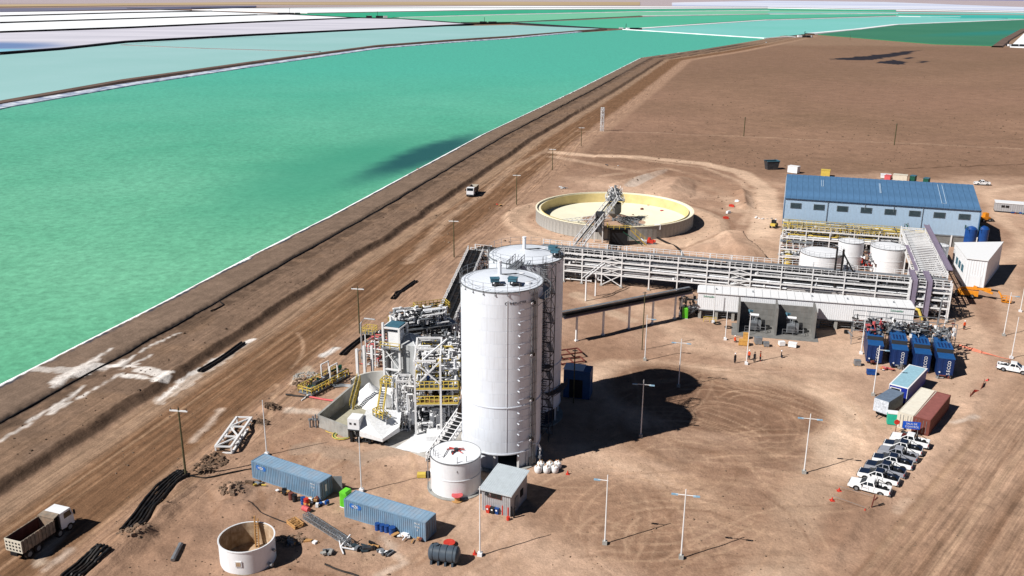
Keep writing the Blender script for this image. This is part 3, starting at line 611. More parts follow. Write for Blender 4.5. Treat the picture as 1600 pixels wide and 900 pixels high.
# ------------------------------------------------------------------ silos
def railing(b, pts, h=1.05, step=1.6, r=.03, mid=True, closed=False):
    """posts and rails along a line of points"""
    pts = [Vector(p) for p in pts]
    if closed: pts = pts+[pts[0]]
    for p, q in zip(pts[:-1], pts[1:]):
        L = (q-p).length; n = max(1, int(round(L/step)))
        for i in range(n): k = p.lerp(q, i/n); b.bar(k, k+Vector((0, 0, h)), r*2)
        for zz in ((h, h*.55) if mid else (h,)): b.bar(p+Vector((0, 0, zz)), q+Vector((0, 0, zz)), r*1.7)
    k = pts[-1]; b.bar(k, k+Vector((0, 0, h)), r*2)
SH = 26.3; SR = 5.65
LSIGN = mat('faded_sign_black', (48, 54, 66), .7, var=.2)
def make_silo(label, c, first):
    t = thing('silo', label, 'silo', (c[0], c[1], 0), 0, 'tall white storage silos')
    z0, n, ch = 2.6, 13, (SH-2.6)/13
    cm = MB().lathe([(SR-.03, 0), (SR, .02), (SR, ch-.02), (SR-.03, ch)], 72).build('shell_course', SILO, smooth=True, mesh_only=True)
    for i in range(n): put('shell_course', cm, t, (0, 0, z0+i*ch), i*.4)
    b = MB(); b.lathe([(SR-.1, z0-.06), (SR+.1, z0-.06), (SR+.1, z0+.12), (SR-.1, z0+.12)], 72); b.build('bottom_ring', SILO, t)
    b = MB(); b.lathe([(SR, 9.62), (SR+.09, 9.62), (SR+.09, 9.76), (SR, 9.76)], 72); b.build('stiffener_ring', SILO, t)
    b = MB(); b.lathe([(SR+.02, SH), (.25, SH+.75)], 72, cap1=True); b.lathe([(SR-.45, SH+.09), (SR-.5, SH+.13), (SR-.55, SH+.1)], 72); b.lathe([(SR-1.0, SH+.17), (SR-1.05, SH+.2), (SR-1.1, SH+.17)], 72, a0=2.2, a1=4.2)
    b.build('roof', SILO, t, smooth=True)
    b = MB(); b.lathe([(SR-.02, SH-.1), (SR+.08, SH-.1), (SR+.08, SH+.06), (SR-.02, SH+.06)], 72); b.build('rim_angle', GREY, t)
    b = MB(); N = 22
    P = [(math.cos(2*math.pi*i/N)*(SR+.12), math.sin(2*math.pi*i/N)*(SR+.12)) for i in range(N)]
    for x, y in P: b.bar((x, y, SH-.35), (x, y, SH+1.25), .05); b.bar((x*.985, y*.985, SH-.3), (x*1.01, y*1.01, SH-.42), .14)
    for zz in (1.22, .7):
        for i in range(N):
            b.bar((*P[i], SH+zz), (*P[(i+1) % N], SH+zz), .028)
    b.build('railing', GALV, t)
    # central breather pipe with elbow and duct on the roof
    b = MB(); b.cyl(-.3, .3, SH+.5, SH+2.6, .26, 14); b.cyl(-.3, .3, SH+2.55, SH+2.68, .32, 14); b.build('vent_pipe', WHITE, t, smooth=True)
    b = MB(); b.path([(-.0, .1, SH+.8), (1.1, -.1, SH+.9), (2.0, .35, SH+.85)], .09, 6); b.path([(2.0, .35, SH+.85), (3.2, .6, SH+.5), (4.6, -.6, SH+.4)], .05, 6); b.build('roof_pipe', DGREY, t)
    for k, (x, y, rz) in enumerate([(-.9, -3.1, .1), (1.5, -2.9, -.25)] if first else [(4.0, .2, -.5), (4.3, -1.6, -.35)]):
        b = MB(); b.box((x, y, SH+.95), (1.15, .9, .5), rz); b.box((x, y, SH+1.24), (1.3, 1.05, .08), rz); f = b.build('filter_box', TEAL, t)
        g = MB(); g.box((x+.1, y-.35, SH+.5), (.95, .35, .6), rz); g.cyl(x+.1, y-.5, SH+.1, SH+.7, .3, 10); g.box((x+.85, y-.45, SH+.35), (.7, .3, .45), rz); g.build('fan', BIN, f)
        g = MB(); g.cyl(x-.1, y-.62, SH+.62, SH+.78, .13, 10); g.build('gauge', WHITE, f)
    b = MB(); b.cyl(3.6, -1.9, SH+.15, SH+.34, .42, 16); b.build('hatch', WHITE, t)
    b = MB(); b.cyl(2.7, 2.3, SH+.2, SH+.36, .35, 16); b.build('hatch', WHITE, t)
    # hopper, support legs and skirt below the shell
    b = MB(); b.lathe([(.5, .7), (SR-.4, z0+.1)], 32, cap0=True); b.build('hopper', TEAL if first else GREY, t, smooth=True)
    for i in range(10):
        a = 2*math.pi*i/10+.15; x, y = math.cos(a)*(SR-.25), math.sin(a)*(SR-.25)
        b = MB(); b.bar((x, y, 0), (x, y, z0), .32, .3); b.build('leg', STEEL, t)
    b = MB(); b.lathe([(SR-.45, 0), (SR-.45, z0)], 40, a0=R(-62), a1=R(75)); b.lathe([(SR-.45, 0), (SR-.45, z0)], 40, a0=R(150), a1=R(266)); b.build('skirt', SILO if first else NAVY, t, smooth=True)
    b = MB(); b.cyl(0, 0, 0, .12, SR+.5, 40); b.build('footing', CONC, t)
    return t
S1, S2 = (-1.4, 119.7), (2.1, 132.8)
s1 = make_silo('nearer of the two tall white silos, teal filter boxes at its front rim', S1, True)
s2 = make_silo('farther of the two tall white silos, half hidden by the front one', S2, False)
# lettering and brackets on the sunny right flank of the front silo
def on_silo(a, z, r=SR): return (math.cos(a)*r, math.sin(a)*r, z)
for i, chx in enumerate('O THEPLATTER'):
    if chx == ' ': continue
    a = R(-83)+i*R(2.5); me_ = text_mesh(chx, .62 if i == 0 else .46, LSIGN); o = bpy.data.objects.new('lettering', me_); COL.objects.link(o); o.parent = s1
    o.location = on_silo(a, 24.75, SR+.02); o.rotation_euler = (R(90), 0, a+R(90))
for i in range(14):
    z = 23.4-i*1.62; a = R(-66); b = MB(); p = Vector(on_silo(a, z, SR+.0)); q = Vector(on_silo(a+.03, z-.12, SR+.22)); b.bar(p, q, .08, .16)
    n_ = 5
    for k in range(n_): b.bar(on_silo(a+.04+k*.07, z+.25, SR+.02), on_silo(a+.04+(k+1)*.07, z+.25, SR+.02), .05, .07)
    b.build('bracket', SILO, s1)
b = MB()
for a in (R(-66)+.4, R(-82)): b.bar(on_silo(a, 3, SR+.02), on_silo(a, 25.2, SR+.02), .06, .05)
b.build('conduit', WHITE, s1)
# risers and floodlights on the front silo, caged ladder on the rear one
b = MB()
for a, r_ in ((R(-42), .1), (R(-38.5), .07), (R(-46), .05), (R(-35.5), .05)): b.tube(on_silo(a, .3, SR+.28), on_silo(a, 26.4, SR+.28), r_, 8)
for i in range(16):
    z = 1.5+i*1.6; b.bar(on_silo(R(-47), z, SR+.2), on_silo(R(-34), z, SR+.24), .07)
b.build('riser_pipe', GALV, s1)
for z in (4.5, 10.5, 17.2, 24.6):
    b = MB(); b.box(on_silo(R(-46), z, SR+.5), (.5, .35, .45), R(-46)); o = b.build('floodlight', BLACK, s1)
    b = MB(); q = on_silo(R(-50), z, SR+.72); b.path([q, (q[0]+.08*math.cos(R(-60)), q[1]+.08*math.sin(R(-60)), q[2])], .17, 10); b.build('lamp_glass', WHITE, o)
b = MB(); A = R(-64)
for z in np.arange(10.5, 26, .35): b.bar(on_silo(A-.045, z, SR+.22), on_silo(A+.045, z, SR+.22), .04)
for s_ in (-.045, .045): b.bar(on_silo(A+s_, 10.2, SR+.22), on_silo(A+s_, 27.4, SR+.22), .06)
b.build('ladder', DGREY, s2)
b = MB()
for z in np.arange(11.6, 27, 1.1):
    for k in range(8):
        t0, t1 = math.pi*k/8, math.pi*(k+1)/8
        P = [(math.cos(A)*(SR+.22+.75*math.sin(t))-math.sin(A)*.42*math.cos(t), math.sin(A)*(SR+.22+.75*math.sin(t))+math.cos(A)*.42*math.cos(t), z) for t in (t0, t1)]
        b.bar(P[0], P[1], .06, .07)
for t in (.5, 1.57, 2.6):
    x, y = math.cos(A)*(SR+.22+.75*math.sin(t))-math.sin(A)*.42*math.cos(t), math.sin(A)*(SR+.22+.75*math.sin(t))+math.cos(A)*.42*math.cos(t); b.bar((x, y, 11.6), (x, y, 26.5), .04)
b.build('ladder_cage', DGREY, s2)
def arc_platform(par, a0, a1, z, m=DGREY, wd=1.1):
    b = MB(); b.lathe([(SR+.1, z), (SR+wd, z), (SR+wd, z+.12), (SR+.1, z+.12)], 14, a0=a0, a1=a1, cap0=False)
    for k in range(6): a = a0+(a1-a0)*k/5; b.bar(on_silo(a, z, SR+wd), on_silo(a, z-1.0, SR+.05), .07)
    b.build('platform', m, par); b = MB(); railing(b, [on_silo(a0+(a1-a0)*k/8, z+.1, SR+wd) for k in range(9)]); b.build('platform_railing', m, par)
arc_platform(s2, R(-85), R(-52), 10.2); arc_platform(s2, R(-58), R(-8), 5.6)
arc_platform(s1, R(-30), R(30), 24.6, GALV)
# lattice stair tower standing in the notch between the silos
def lattice_box(b, x0, x1, y0, y1, z0, z1, dz, r=.06, brace=True):
    for x in (x0, x1):
        for y in (y0, y1): b.bar((x, y, z0), (x, y, z1), r*2)
    z = z0; k = 0
    while z < z1-.01:
        zn = min(z1, z+dz)
        for p, q in (((x0, y0), (x1, y0)), ((x1, y0), (x1, y1)), ((x1, y1), (x0, y1)), ((x0, y1), (x0, y0))):
            b.bar((*p, zn), (*q, zn), r*1.4)
            if brace:
                if k % 2: p, q = q, p
                b.bar((*p, z), (*q, zn), r)
        z = zn; k += 1
t = thing('stair_tower', 'dark lattice stair tower climbing between the two tall silos', 'stair tower', (5.15, 124.6, 0), AZ)
b = MB(); lattice_box(b, -.8, .8, -1.2, 1.2, 0, 27, 2.25, .05); b.build('frame', DGREY, t)
for k in range(12):
    b = MB(); z = k*2.25
    for i in range(9): f = (i+.5)/9; b.box((-.45 if k % 2 else .45, (-1.1+2.2*f) if k % 2 else (1.1-2.2*f), z+2.25*(i+1)/9), (.8, .24, .05))
    b.build('stair_flight', GALV, t)
for k in range(1, 13): b = MB(); b.bb(-.8, .8, -1.2, -.9, k*2.25-.03, k*2.25+.03) if k % 2 else b.bb(-.8, .8, .9, 1.2, k*2.25-.03, k*2.25+.03); b.build('landing', DGREY, t)
t = thing('catwalk', 'short grey catwalk with railings joining the two silo roofs', 'catwalk', (.5, 126.3, SH), AZ)
b = MB(); b.bb(-.7, .7, -2.2, 2.2, .1, .2); b.build('deck', GALV, t); b = MB(); railing(b, [(-.7, -2.2, .2), (-.7, 2.2, .2)]); railing(b, [(.7, -2.2, .2), (.7, 2.2, .2)]); b.bar((-.4, -2, 1.2), (.1, -1.4, 1.9), .05); b.bar((.2, -.8, .2), (.4, .2, 1.8), .05); b.build('railing', DGREY, t)
# goal-post pipe beside the front silo foot
gp = G(823, 728); t = thing('pipe_riser', 'white upright pipe with a side arm beside the foot of the front silo', 'pipe', (gp.x, gp.y, 0), 0)
b = MB(); b.tube((0, 0, 0), (0, 0, 4.6), .08); b.tube((0, 0, 3.6), (1.6, .3, 3.3), .07); b.path([(1.6, .3, 3.3), (1.9, .4, 2.6), (1.8, .5, 1.6), (1.9, .5, 0)], .12); b.build('pipe', WHITE, t, smooth=True)
b = MB(); b.cyl(1.8, .5, 1.1, 1.5, .28, 10); b.cyl(1.85, .5, 2.2, 2.45, .25, 10); b.box((.8, .9, .5), (1.0, .7, 1.0)); b.build('valve', GALV, t)
# ------------------------------------------------------------------ small tanks
def tank(label, c, r, h, courses=3, group=None, m=WHITE, roof=.35, rail=True, name='storage_tank'):
    t = thing(name, label, 'tank', (c[0], c[1], 0), 0, group); ch = h/courses
    cm = MB().lathe([(r-.03, 0), (r, .02), (r, ch-.02), (r-.03, ch)], 48).build('shell_course', m, smooth=True, mesh_only=True)
    for i in range(courses): put('shell_course', cm, t, (0, 0, i*ch), i*.5)
    MB().lathe([(r+.02, h), (.15, h+roof)], 48, cap1=True).build('roof', m, t, smooth=True)
    MB().lathe([(r-.02, h-.1), (r+.07, h-.1), (r+.07, h+.05), (r-.02, h+.05)], 48).build('rim_angle', GALV, t)
    b = MB(); b.lathe([(r-.02, h*.5), (r+.06, h*.5), (r+.06, h*.5+.1), (r-.02, h*.5+.1)], 48); b.build('stiffener_ring', m, t)
    if rail:
        b = MB(); N = max(10, int(r*5)); railing(b, [(math.cos(6.2832*i/N)*(r-.05), math.sin(6.2832*i/N)*(r-.05), h+.03) for i in range(N)], closed=True, r=.02); b.build('railing', GALV, t)
    return t
tk = tank('squat white tank with star-shaped fittings on its lid, left of the zinc hut', (-7.39, 110.0), 3.39, 5.08, 2, rail=False)
b = MB()
for a in (.1, .5, 2.4, 2.9, 4.4, 5.6): b.bar((.25*math.cos(a), .25*math.sin(a), 5.62), (1.25*math.cos(a), 1.25*math.sin(a), 5.42), .09)
b.build('nozzle_fittings', RED, tk)
b = MB(); b.cyl(.1, -.2, 5.3, 5.8, .3, 10); b.cyl(-.35, -.7, 5.2, 5.65, .2, 8); b.path([(-.7, .9, 5.3), (-1.0, .2, 5.5), (-1.3, -1.0, 5.45), (-1.5, -1.7, 5.2)], .06, 6); b.build('nozzle', DGREY, tk)
b = MB()
for x, y in ((-2.9, -.7), (-2.6, -1.2), (-2.2, -1.7), (.4, -2.9), (1.6, -2.6), (-2.9, .2)): b.bar((x, y, 5.0), (x, y, 5.95), .06)
b.bar((.4, -3.4, 3.9), (.4, -2.9, 5.8), .07); b.build('railing_post', DGREY, tk)
b = MB(); b.path([(-3.2, -1.2, 5.6), (-3.6, -1.3, 5.4), (-3.65, -1.3, .5), (-3.3, -1.5, .15)], .06); b.build('overflow_pipe', GALV, tk)
b = MB(); b.cyl(0, 0, 0, .1, 3.9, 32); b.build('footing', CONC, tk)
b = MB(); b.bb(-.12, .12, -.3, .3, 2.6, 3.2)
tank('tall white tank, nearest of the row behind the pipe rack, with a low conical lid', (73.2, 208.5), 5.0, 6.2, 3, 'white process tanks')
tank('middle white tank standing close behind the broad low one', (83.0, 217), 3.0, 6.8, 3, 'white process tanks')
tank('white tank with a hoop round its middle, right of the middle tank', (91.5, 215.3), 4.1, 6.0, 3, 'white process tanks')
tank('small white tank between the sloping tray gantry and the white gabled shed', (103.3, 214.5), 2.3, 6.6, 3, 'white process tanks')
tank('small white tank tucked behind the front silo left flank', (-9.9, 165.5), 1.5, 5.0, 2)
# open top tank in the yard
oc = (-30.8, 92.9); t = thing('open_tank', 'open topped white tank with rusty inside in the front left yard', 'tank', (oc[0], oc[1], 0), 0); r = 3.2; h = 3.0
INN = mat('rusty_lining', (206, 186, 160), .8, var=.2, scale=.9, streak=.5, c2=(150, 118, 88))
MB().lathe([(r, 0), (r, h), (r-.1, h)], 56).build('wall', WHITE, t, smooth=True); MB().lathe([(r-.1, h), (r-.1, .08)], 56).build('lining', INN, t, smooth=True); MB().lathe([(0, .1), (r-.05, .1)], 56).build('floor_plate', INN, t)
MB().lathe([(r, h-.12), (r+.07, h-.12), (r+.07, h+.02), (r-.02, h+.02)], 56).build('rim_angle', WHITE, t)
b = MB(); b.bar((.25, 2.3, .1), (.25, 2.8, 4.0), .3, .12); b.bar((.65, 2.2, .1), (.65, 2.75, 3.7), .2, .1)
for z in np.arange(.4, 3.6, .35): b.bar((.2, 2.5, z), (.7, 2.5, z), .06)
b.build('ladder', WOOD, t)
b = MB(); b.box((-.15, -r-.03, 1.45), (.75, .1, .75)); f = b.build('manhole_frame', WHITE, t); b = MB(); b.box((-.15, -r-.09, 1.45), (.5, .04, .5)); b.build('manhole', INN, f)
b = MB(); b.path([(r+.02, -.9, 1.9), (r+.35, -1.1, 1.9)], .18, 8); b.path([(r-.3, -1.7, .5), (r+.15, -1.9, .5)], .22, 8); b.build('nozzle', GALV, t)
# ------------------------------------------------------------------ zinc hut
hp = G(753, 797); hq = G(797, 808); ha = az(hp, hq); hw = 4.05
t = thing('zinc_hut', 'small corrugated hut with a sloping zinc roof beside the squat white tank', 'hut', (hp.x, hp.y, 0), ha); hd = 5.2
def corr_wall(b, p, q, z0, z1, z1b=None, pitch=.28, dep=.045):
    """corrugated sheet between two ground points, ribs upright"""
    p, q = Vector((p[0], p[1], 0)), Vector((q[0], q[1], 0)); L = (q-p).length; d = (q-p)/L; nrm = Vector((d.y, -d.x, 0)); n = int(L/pitch); z1b = z1 if z1b is None else z1b; pr = None
    for i in range(n+1):
        for j, o in ((0, 0), (.35, 0), (.5, dep), (.85, dep)):
            s = min(L, (i+j)*L/n); 
            if i == n and j: break
            P = p+d*s+nrm*o; zt = z1+(z1b-z1)*s/L; cur = (Vector((P.x, P.y, z0)), Vector((P.x, P.y, zt)))
            if pr: b.quad(pr[0], cur[0], cur[1], pr[1])
            pr = cur
b = MB(); corr_wall(b, (0, 0), (hw, 0), 0, 3.25, 3.25); b.build('front_wall', CORR, t); b = MB(); corr_wall(b, (hw, 0), (hw, hd), 0, 3.25, 3.9); b.build('side_wall', CORR, t)
b = MB(); corr_wall(b, (hw, hd), (0, hd), 0, 3.9); corr_wall(b, (0, hd), (0, 0), 0, 3.9, 3.25); b.build('rear_wall', CORR, t)
b = MB(); n_ = 16
for i in range(n_):
    x = -.3+(hw+.6)*i/n_; ww = (hw+.6)/n_; z = lambda y: 3.3+(y)*.125
    b._a([(x, -.35, z(-.35)), (x+ww, -.35, z(-.35)), (x+ww, hd+.3, z(hd+.3)), (x, hd+.3, z(hd+.3)), (x+ww*.15, -.35, z(-.35)+.05), (x+ww*.35, -.35, z(-.35)+.05), (x+ww*.35, hd+.3, z(hd+.3)+.05), (x+ww*.15, hd+.3, z(hd+.3)+.05)], [(0, 1, 2, 3), (4, 5, 6, 7), (0, 4, 7, 3), (5, 1, 2, 6), (0, 1, 5, 4)])
b.bb(-.3, hw+.3, -.36, -.33, 3.1, 3.27); b.build('roof', mat('zinc_roof', (196, 206, 212), .45, .1, var=.05, streak=.05), t)
b = MB(); b.bb(1.25, 2.85, -.1, .0, 2.2, 3.0); f = b.build('window_frame', BROWN, t); b = MB(); b.bb(1.32, 2.03, -.13, -.105, 2.28, 2.92); b.build('pane', GLASS, f); b = MB(); b.bb(2.09, 2.78, -.13, -.105, 2.28, 2.92); b.build('pane', GLASS, f)
b = MB(); b.bb(.55, .95, -.35, -.05, 2.5, 2.8); b.build('alarm_box', DGREY, t); b = MB(); b.bb(hw+.05, hw+.12, 1.2, 2.2, 0, 2.1); b.build('door', GREY, t); b = MB(); b.bb(hw+.05, hw+.12, 2.9, 3.8, 1.3, 2.3); b.build('window', GLASS, t)
# ------------------------------------------------------------------ thickener
TC = (29.97, 264.39); TR = 23.1; TH = 3.88
t = thing('thickener_tank', 'huge round concrete thickener basin lined in pale cream with a bridge over it', 'thickener', (TC[0], TC[1], 0), 0)
N = 96; pm = MB()
a_ = 2*math.pi/N
pm._a([(TR*math.cos(-a_/2*.96), TR*math.sin(-a_/2*.96), 0), (TR*math.cos(a_/2*.96), TR*math.sin(a_/2*.96), 0), (TR*math.cos(a_/2*.96), TR*math.sin(a_/2*.96), TH-.12), (TR*math.cos(-a_/2*.96), TR*math.sin(-a_/2*.96), TH-.12),
       ((TR-.12)*math.cos(-a_/2), (TR-.12)*math.sin(-a_/2), 0), ((TR-.12)*math.cos(a_/2), (TR-.12)*math.sin(a_/2), 0), ((TR-.12)*math.cos(a_/2), (TR-.12)*math.sin(a_/2), TH-.12), ((TR-.12)*math.cos(-a_/2), (TR-.12)*math.sin(-a_/2), TH-.12)],
      [(0, 1, 2, 3), (4, 0, 3, 7), (1, 5, 6, 2), (3, 2, 6, 7)])
pme = pm.build('wall_panel', CONC, mesh_only=True)
for i in range(N): put('wall_panel', pme, t, (0, 0, 0), a_*i)
b = MB(); b.lathe([(TR-.05, TH-.14), (TR+.12, TH-.14), (TR+.12, TH), (TR-.35, TH), (TR-.35, TH-.5)], 96); b.build('rim', CREAM, t, smooth=True)
b = MB(); b.lathe([(TR-.36, TH-.5), (TR-1.5, TH-.55)], 96); b.build('launder', CREAM, t, smooth=True); b = MB(); b.lathe([(TR-1.35, TH-.2), (TR-1.5, TH-.2), (TR-1.5, .75)], 96); b.build('launder_wall', CREAMW, t, smooth=True)
b = MB(); b.lathe([(TR-1.52, .9), (.8, -.6)], 96, cap1=True); b.build('floor', CREAM, t, smooth=True)
# feed well (octagonal), drive head and rakes
b = MB(); b.lathe([(2.1, 2.6), (2.1, 5.4)], 8); b.lathe([(2.0, 5.4), (2.0, 2.6)], 8); b.lathe([(2.1, 2.6), (.9, 1.3)], 8); b.build('feed_well', CONCD, t)
b = MB(); b.cyl(0, 0, -.5, 6.2, .55, 14); b.build('centre_column', GREY, t)
WE = Vector(G(903, 386, 6.2))-Vector((TC[0], TC[1], 0)); WE.z = 0; bd = WE.normalized(); bn = Vector((-bd.y, bd.x, 0)); BL = WE.length; BZ = 6.4
def P_(a, c, z): q = bd*a+bn*c; return (q.x, q.y, z)
b = MB()
for c in (-1.1, 1.1):
    b.bar(P_(-1.6, c, BZ), P_(BL, c, BZ), .22, .3); b.bar(P_(-1.6, c, BZ+1.5), P_(BL, c, BZ+1.5), .16); n_ = 14
    for i in range(n_+1):
        x = -1.6+(BL+1.6)*i/n_; b.bar(P_(x, c, BZ), P_(x, c, BZ+1.5), .12)
        if i < n_: xn = -1.6+(BL+1.6)*(i+1)/n_; b.bar(P_(x, c, BZ if i % 2 else BZ+1.5), P_(xn, c, BZ+1.5 if i % 2 else BZ), .09)
b.build('bridge_truss', STEEL, t)
b = MB(); pr = None
for i in range(40): x = -1.4+(BL+1.2)*i/40; b.bar(P_(x, -1.05, BZ+.12), P_(x, 1.05, BZ+.12), .28, .04)
b.build('walkway_grating', GALV, t)
b = MB(); b.path([P_(-1, -.6, BZ+.5), P_(BL, -.6, BZ+.5)], .16, 8); b.path([P_(-1, .2, BZ+.35), P_(BL, .2, BZ+.35)], .12, 8); b.build('feed_pipe', DGREY, t)
for xs_ in (TR+3, BL-3, BL-.5):
    for c in (-1.1, 1.1): MB().bar(P_(xs_, c, 0), P_(xs_, c, BZ), .25).build('bridge_leg', STEEL, t)
def clutter0(par):
    rs = random.Random(8); b = MB(); c = MB()
    for k in range(46): (b if k % 3 else c).bar((rs.uniform(-2.6, 2.6), rs.uniform(-2.1, 2.1), BZ+rs.uniform(.1, 1.5)), (rs.uniform(-2.4, 2.4), rs.uniform(-2.1, 2.1), BZ+rs.uniform(1.5, 3.9)), rs.uniform(.1, .22))
    b.build('head_pipework', STEEL, par)['kind'] = 'stuff'; c.build('head_pipework', DGREY, par)['kind'] = 'stuff'
b = MB(); b.box((0, 0, BZ+1.2), (2.6, 2.2, 1.8), 0.5); b.box((.2, .2, BZ+2.6), (1.6, 1.2, 1.2), .5); b.cyl(.1, .2, BZ+3.1, BZ+4.2, .35, 10); b.bar((-1.8, -1.2, BZ), (-1.8, -1.2, BZ+2.6), .12); b.bar((1.9, 1.2, BZ), (1.9, 1.2, BZ+2.6), .12); b.bar((-1.8, -1.2, BZ+2.6), (1.9, 1.2, BZ+2.6), .1)
b.build('drive_head', GALV, t)
b = MB(); railing(b, [(-2.6, -2.2, BZ+.1), (2.6, -2.2, BZ+.1), (2.6, 2.2, BZ+.1), (-2.6, 2.2, BZ+.1)], closed=True, r=.04); b.build('head_railing', WHITE, t); clutter0(t)
b = MB(); b.bb(-2.6, 2.6, -2.2, 2.2, BZ-.05, BZ+.08); b.build('head_deck', GALV, t)
b = MB(); railing(b, [(-2.3, -2.4, 4.9), (-1, -3, 3.6)], r=.06); railing(b, [(2.2, -1.9, 5.2), (3.1, .8, 5.4)], r=.06); b.build('yellow_railing', YEL, t)
def rake(a, L, m, z0=1.1):
    b = MB(); d = Vector((math.cos(a), math.sin(a), 0)); nn = Vector((-d.y, d.x, 0)); Q = lambda x, c, z: tuple(d*x+nn*c+Vector((0, 0, z)))
    k = int(L/1.5); ch_ = [(-.5, 0), (.5, 0), (0, 1.2)]
    for c, z in ch_: b.bar(Q(1.5, c, z0+z*(1)), Q(L, c, z0+z*.5), .13)
    for i in range(k):
        x0, x1 = 1.5+(L-1.5)*i/k, 1.5+(L-1.5)*(i+1)/k; f = 1-.5*i/k
        b.bar(Q(x0, -.5, z0), Q(x0, .5, z0), .1); b.bar(Q(x0, -.5, z0), Q(x1, 0, z0+1.2*f), .08); b.bar(Q(x0, 0, z0+1.2*f), Q(x1, .5, z0), .08); b.bar(Q(x0, .5, z0), Q(x1, -.5, z0), .07)
        if i % 2: b.box(Q(x0, 0, z0-.45), (.9, .06, .35), a+.6)
    b.build('rake_arm', m, t)
rake(R(200), 17, STEEL, 1.0); rake(R(-58), 16, GREY, .9); rake(R(-72), 14, GALV, 1.1); rake(R(-40), 9, GREY, 1.2)
# dark support and stairs where the bridge leaves the tank
b = MB(); q = bd*(TR+1.6); b.box((q.x, q.y, BZ/2+2.2), (1.9, 2.2, BZ-1.0), math.atan2(bd.y, bd.x)); b.build('cable_shaft', DGREY, t)
b = MB(); q2 = bd*(TR+2.5)+bn*(-5.2 if bn.x < 0 else 5.2)
for dx in (-2.6, 2.6):
    for dy in (-1.5, 1.5): b.bar((q2.x+dx, q2.y+dy-1.0, 0), (q2.x+dx, q2.y+dy-1.0, 4.6), .14)
b.bb(q2.x-3, q2.x+3, q2.y-2.7, q2.y+.7, 4.5, 4.6); b.bb(q2.x-2.4, q2.x+2.4, q2.y-2.2, q2.y+.2, 0, 4.2); b.build('pump_cabin', BIN, t)
b = MB(); railing(b, [(q2.x-3, q2.y-2.7, 4.6), (q2.x+3, q2.y-2.7, 4.6), (q2.x+7, q2.y-1.8, 1.2)], r=.06); railing(b, [(q2.x-3, q2.y-2.7, 4.6), (q2.x-3, q2.y+.5, 4.6)], r=.06)
b.bar((q2.x+3, q2.y-2.6, 4.4), (q2.x+7.4, q2.y-1.8, .1), .12, .3); b.build('yellow_railing', YEL, t)
b = MB(); b.bar((q2.x+1, q2.y-3.2, 4.0), (q2.x+6.6, q2.y-2.8, .1), .2); b.build('stair_stringer', DGREEN, t)
for u, v in ((1003, 327), (1034, 330), (1013, 322)):
    g = G(u, v, .6); b = MB(); b.box((g.x-TC[0], g.y-TC[1], .75), (.9, .6, .5), u); b.build('debris', BROWN if u < 1010 else PINK, t)
gx = G(1026, 372); bb_ = thing('valve_box', 'white box on a post against the shaded thickener wall', 'box', (gx.x, gx.y-.2, 0), 0); b = MB(); b.bb(-.8, .8, -.5, .5, 2.6, 3.9); b.build('box', WHITE, bb_); b = MB(); b.tube((0, 0, 0), (0, 0, 2.6), .12); b.build('post', GALV, bb_)
P = [(g.x, g.y, .25) for g in (G(1027, 373), G(1045, 382), G(1055, 386), G(1063, 392), G(1067, 402))]
tag(MB().path(smooth_line([(p[0], p[1]) for p in P], 2) and [(a, b_, .25) for a, b_ in smooth_line([(p[0], p[1]) for p in P], 2)], .28, 8).build('drain_pipe', BLACK, smooth=True), 'black pipe snaking from the thickener wall towards the pipe rack', 'pipe')
g = G(1016, 381); pmp = thing('pump_skid', 'red pump on a small skid at the foot of the thickener wall', 'pump', (g.x, g.y, 0), AZ); b = MB(); b.box((0, 0, .7), (1.7, .9, .9)); b.cyl(-.3, 0, 1.1, 1.7, .4, 10); b.path([(.7, 0, .8), (1.4, 0, .8)], .35, 10); b.build('motor', RED, pmp, smooth=True); b = MB(); b.bb(-2.8, -1.0, -.6, .4, 0, .9); b.path([(-2, -.4, 1.0), (-2.4, -.2, 1.3), (-2.7, 0, .6)], .12); b.build('hose_box', WHITE, pmp)
b = MB(); b.bb(-1.2, 1.6, -.6, .6, 0, .2); b.build('skid', GREY, pmp)
# ------------------------------------------------------------------ blue hall
h0 = G(1221, 366); t = thing('process_hall', 'long blue sheet-metal hall with a steep blue roof and eight louvre windows', 'hall', (h0.x, h0.y, 0), R(-16.3))
HL = 49.6; HW = 30; ZE = 10.6; ZR = 14.4; ZB = 3.0; k_ = 33; pw = HL/k_
rm = MB(); sl = (ZR-ZE)/(HW/2)
for s in (1,):
    rm._a([(0.02, -.35, -sl*.35), (pw-.02, -.35, -sl*.35), (pw-.02, HW/2, ZR-ZE), (.02, HW/2, ZR-ZE), (0.02, -.35, .0-sl*.35+.07), (.14, -.35, -sl*.35+.07), (.14, HW/2, ZR-ZE+.07), (.02, HW/2, ZR-ZE+.07)], [(0, 1, 2, 3), (4, 5, 6, 7), (5, 1, 2, 6)[:0] or (0, 4, 7, 3), (5, 6, 2, 1)[:4], (0, 5, 4)])
rme = rm.build('roof_sheet', HROOF, mesh_only=True)
r2 = MB(); r2._a([(0, HW/2, ZR-ZE), (pw, HW/2, ZR-ZE), (pw, HW, 0), (0, HW, 0)], [(0, 1, 2, 3)]); r2e = r2.build('roof_sheet', HROOF, mesh_only=True)
wm = MB()
for j in range(6): x = pw*j/6; wm.quad((x, 0, ZB), (x+pw/6*.7, 0, ZB), (x+pw/6*.7, 0, ZE), (x, 0, ZE)); wm.quad((x+pw/6*.7, 0, ZB), (x+pw/6*.85, -.05, ZB), (x+pw/6*.85, -.05, ZE), (x+pw/6*.7, 0, ZE)); wm.quad((x+pw/6*.85, -.05, ZB), (x+pw/6, 0, ZB), (x+pw/6, 0, ZE), (x+pw/6*.85, -.05, ZE))
wme = wm.build('wall_sheet', HWALL, mesh_only=True)
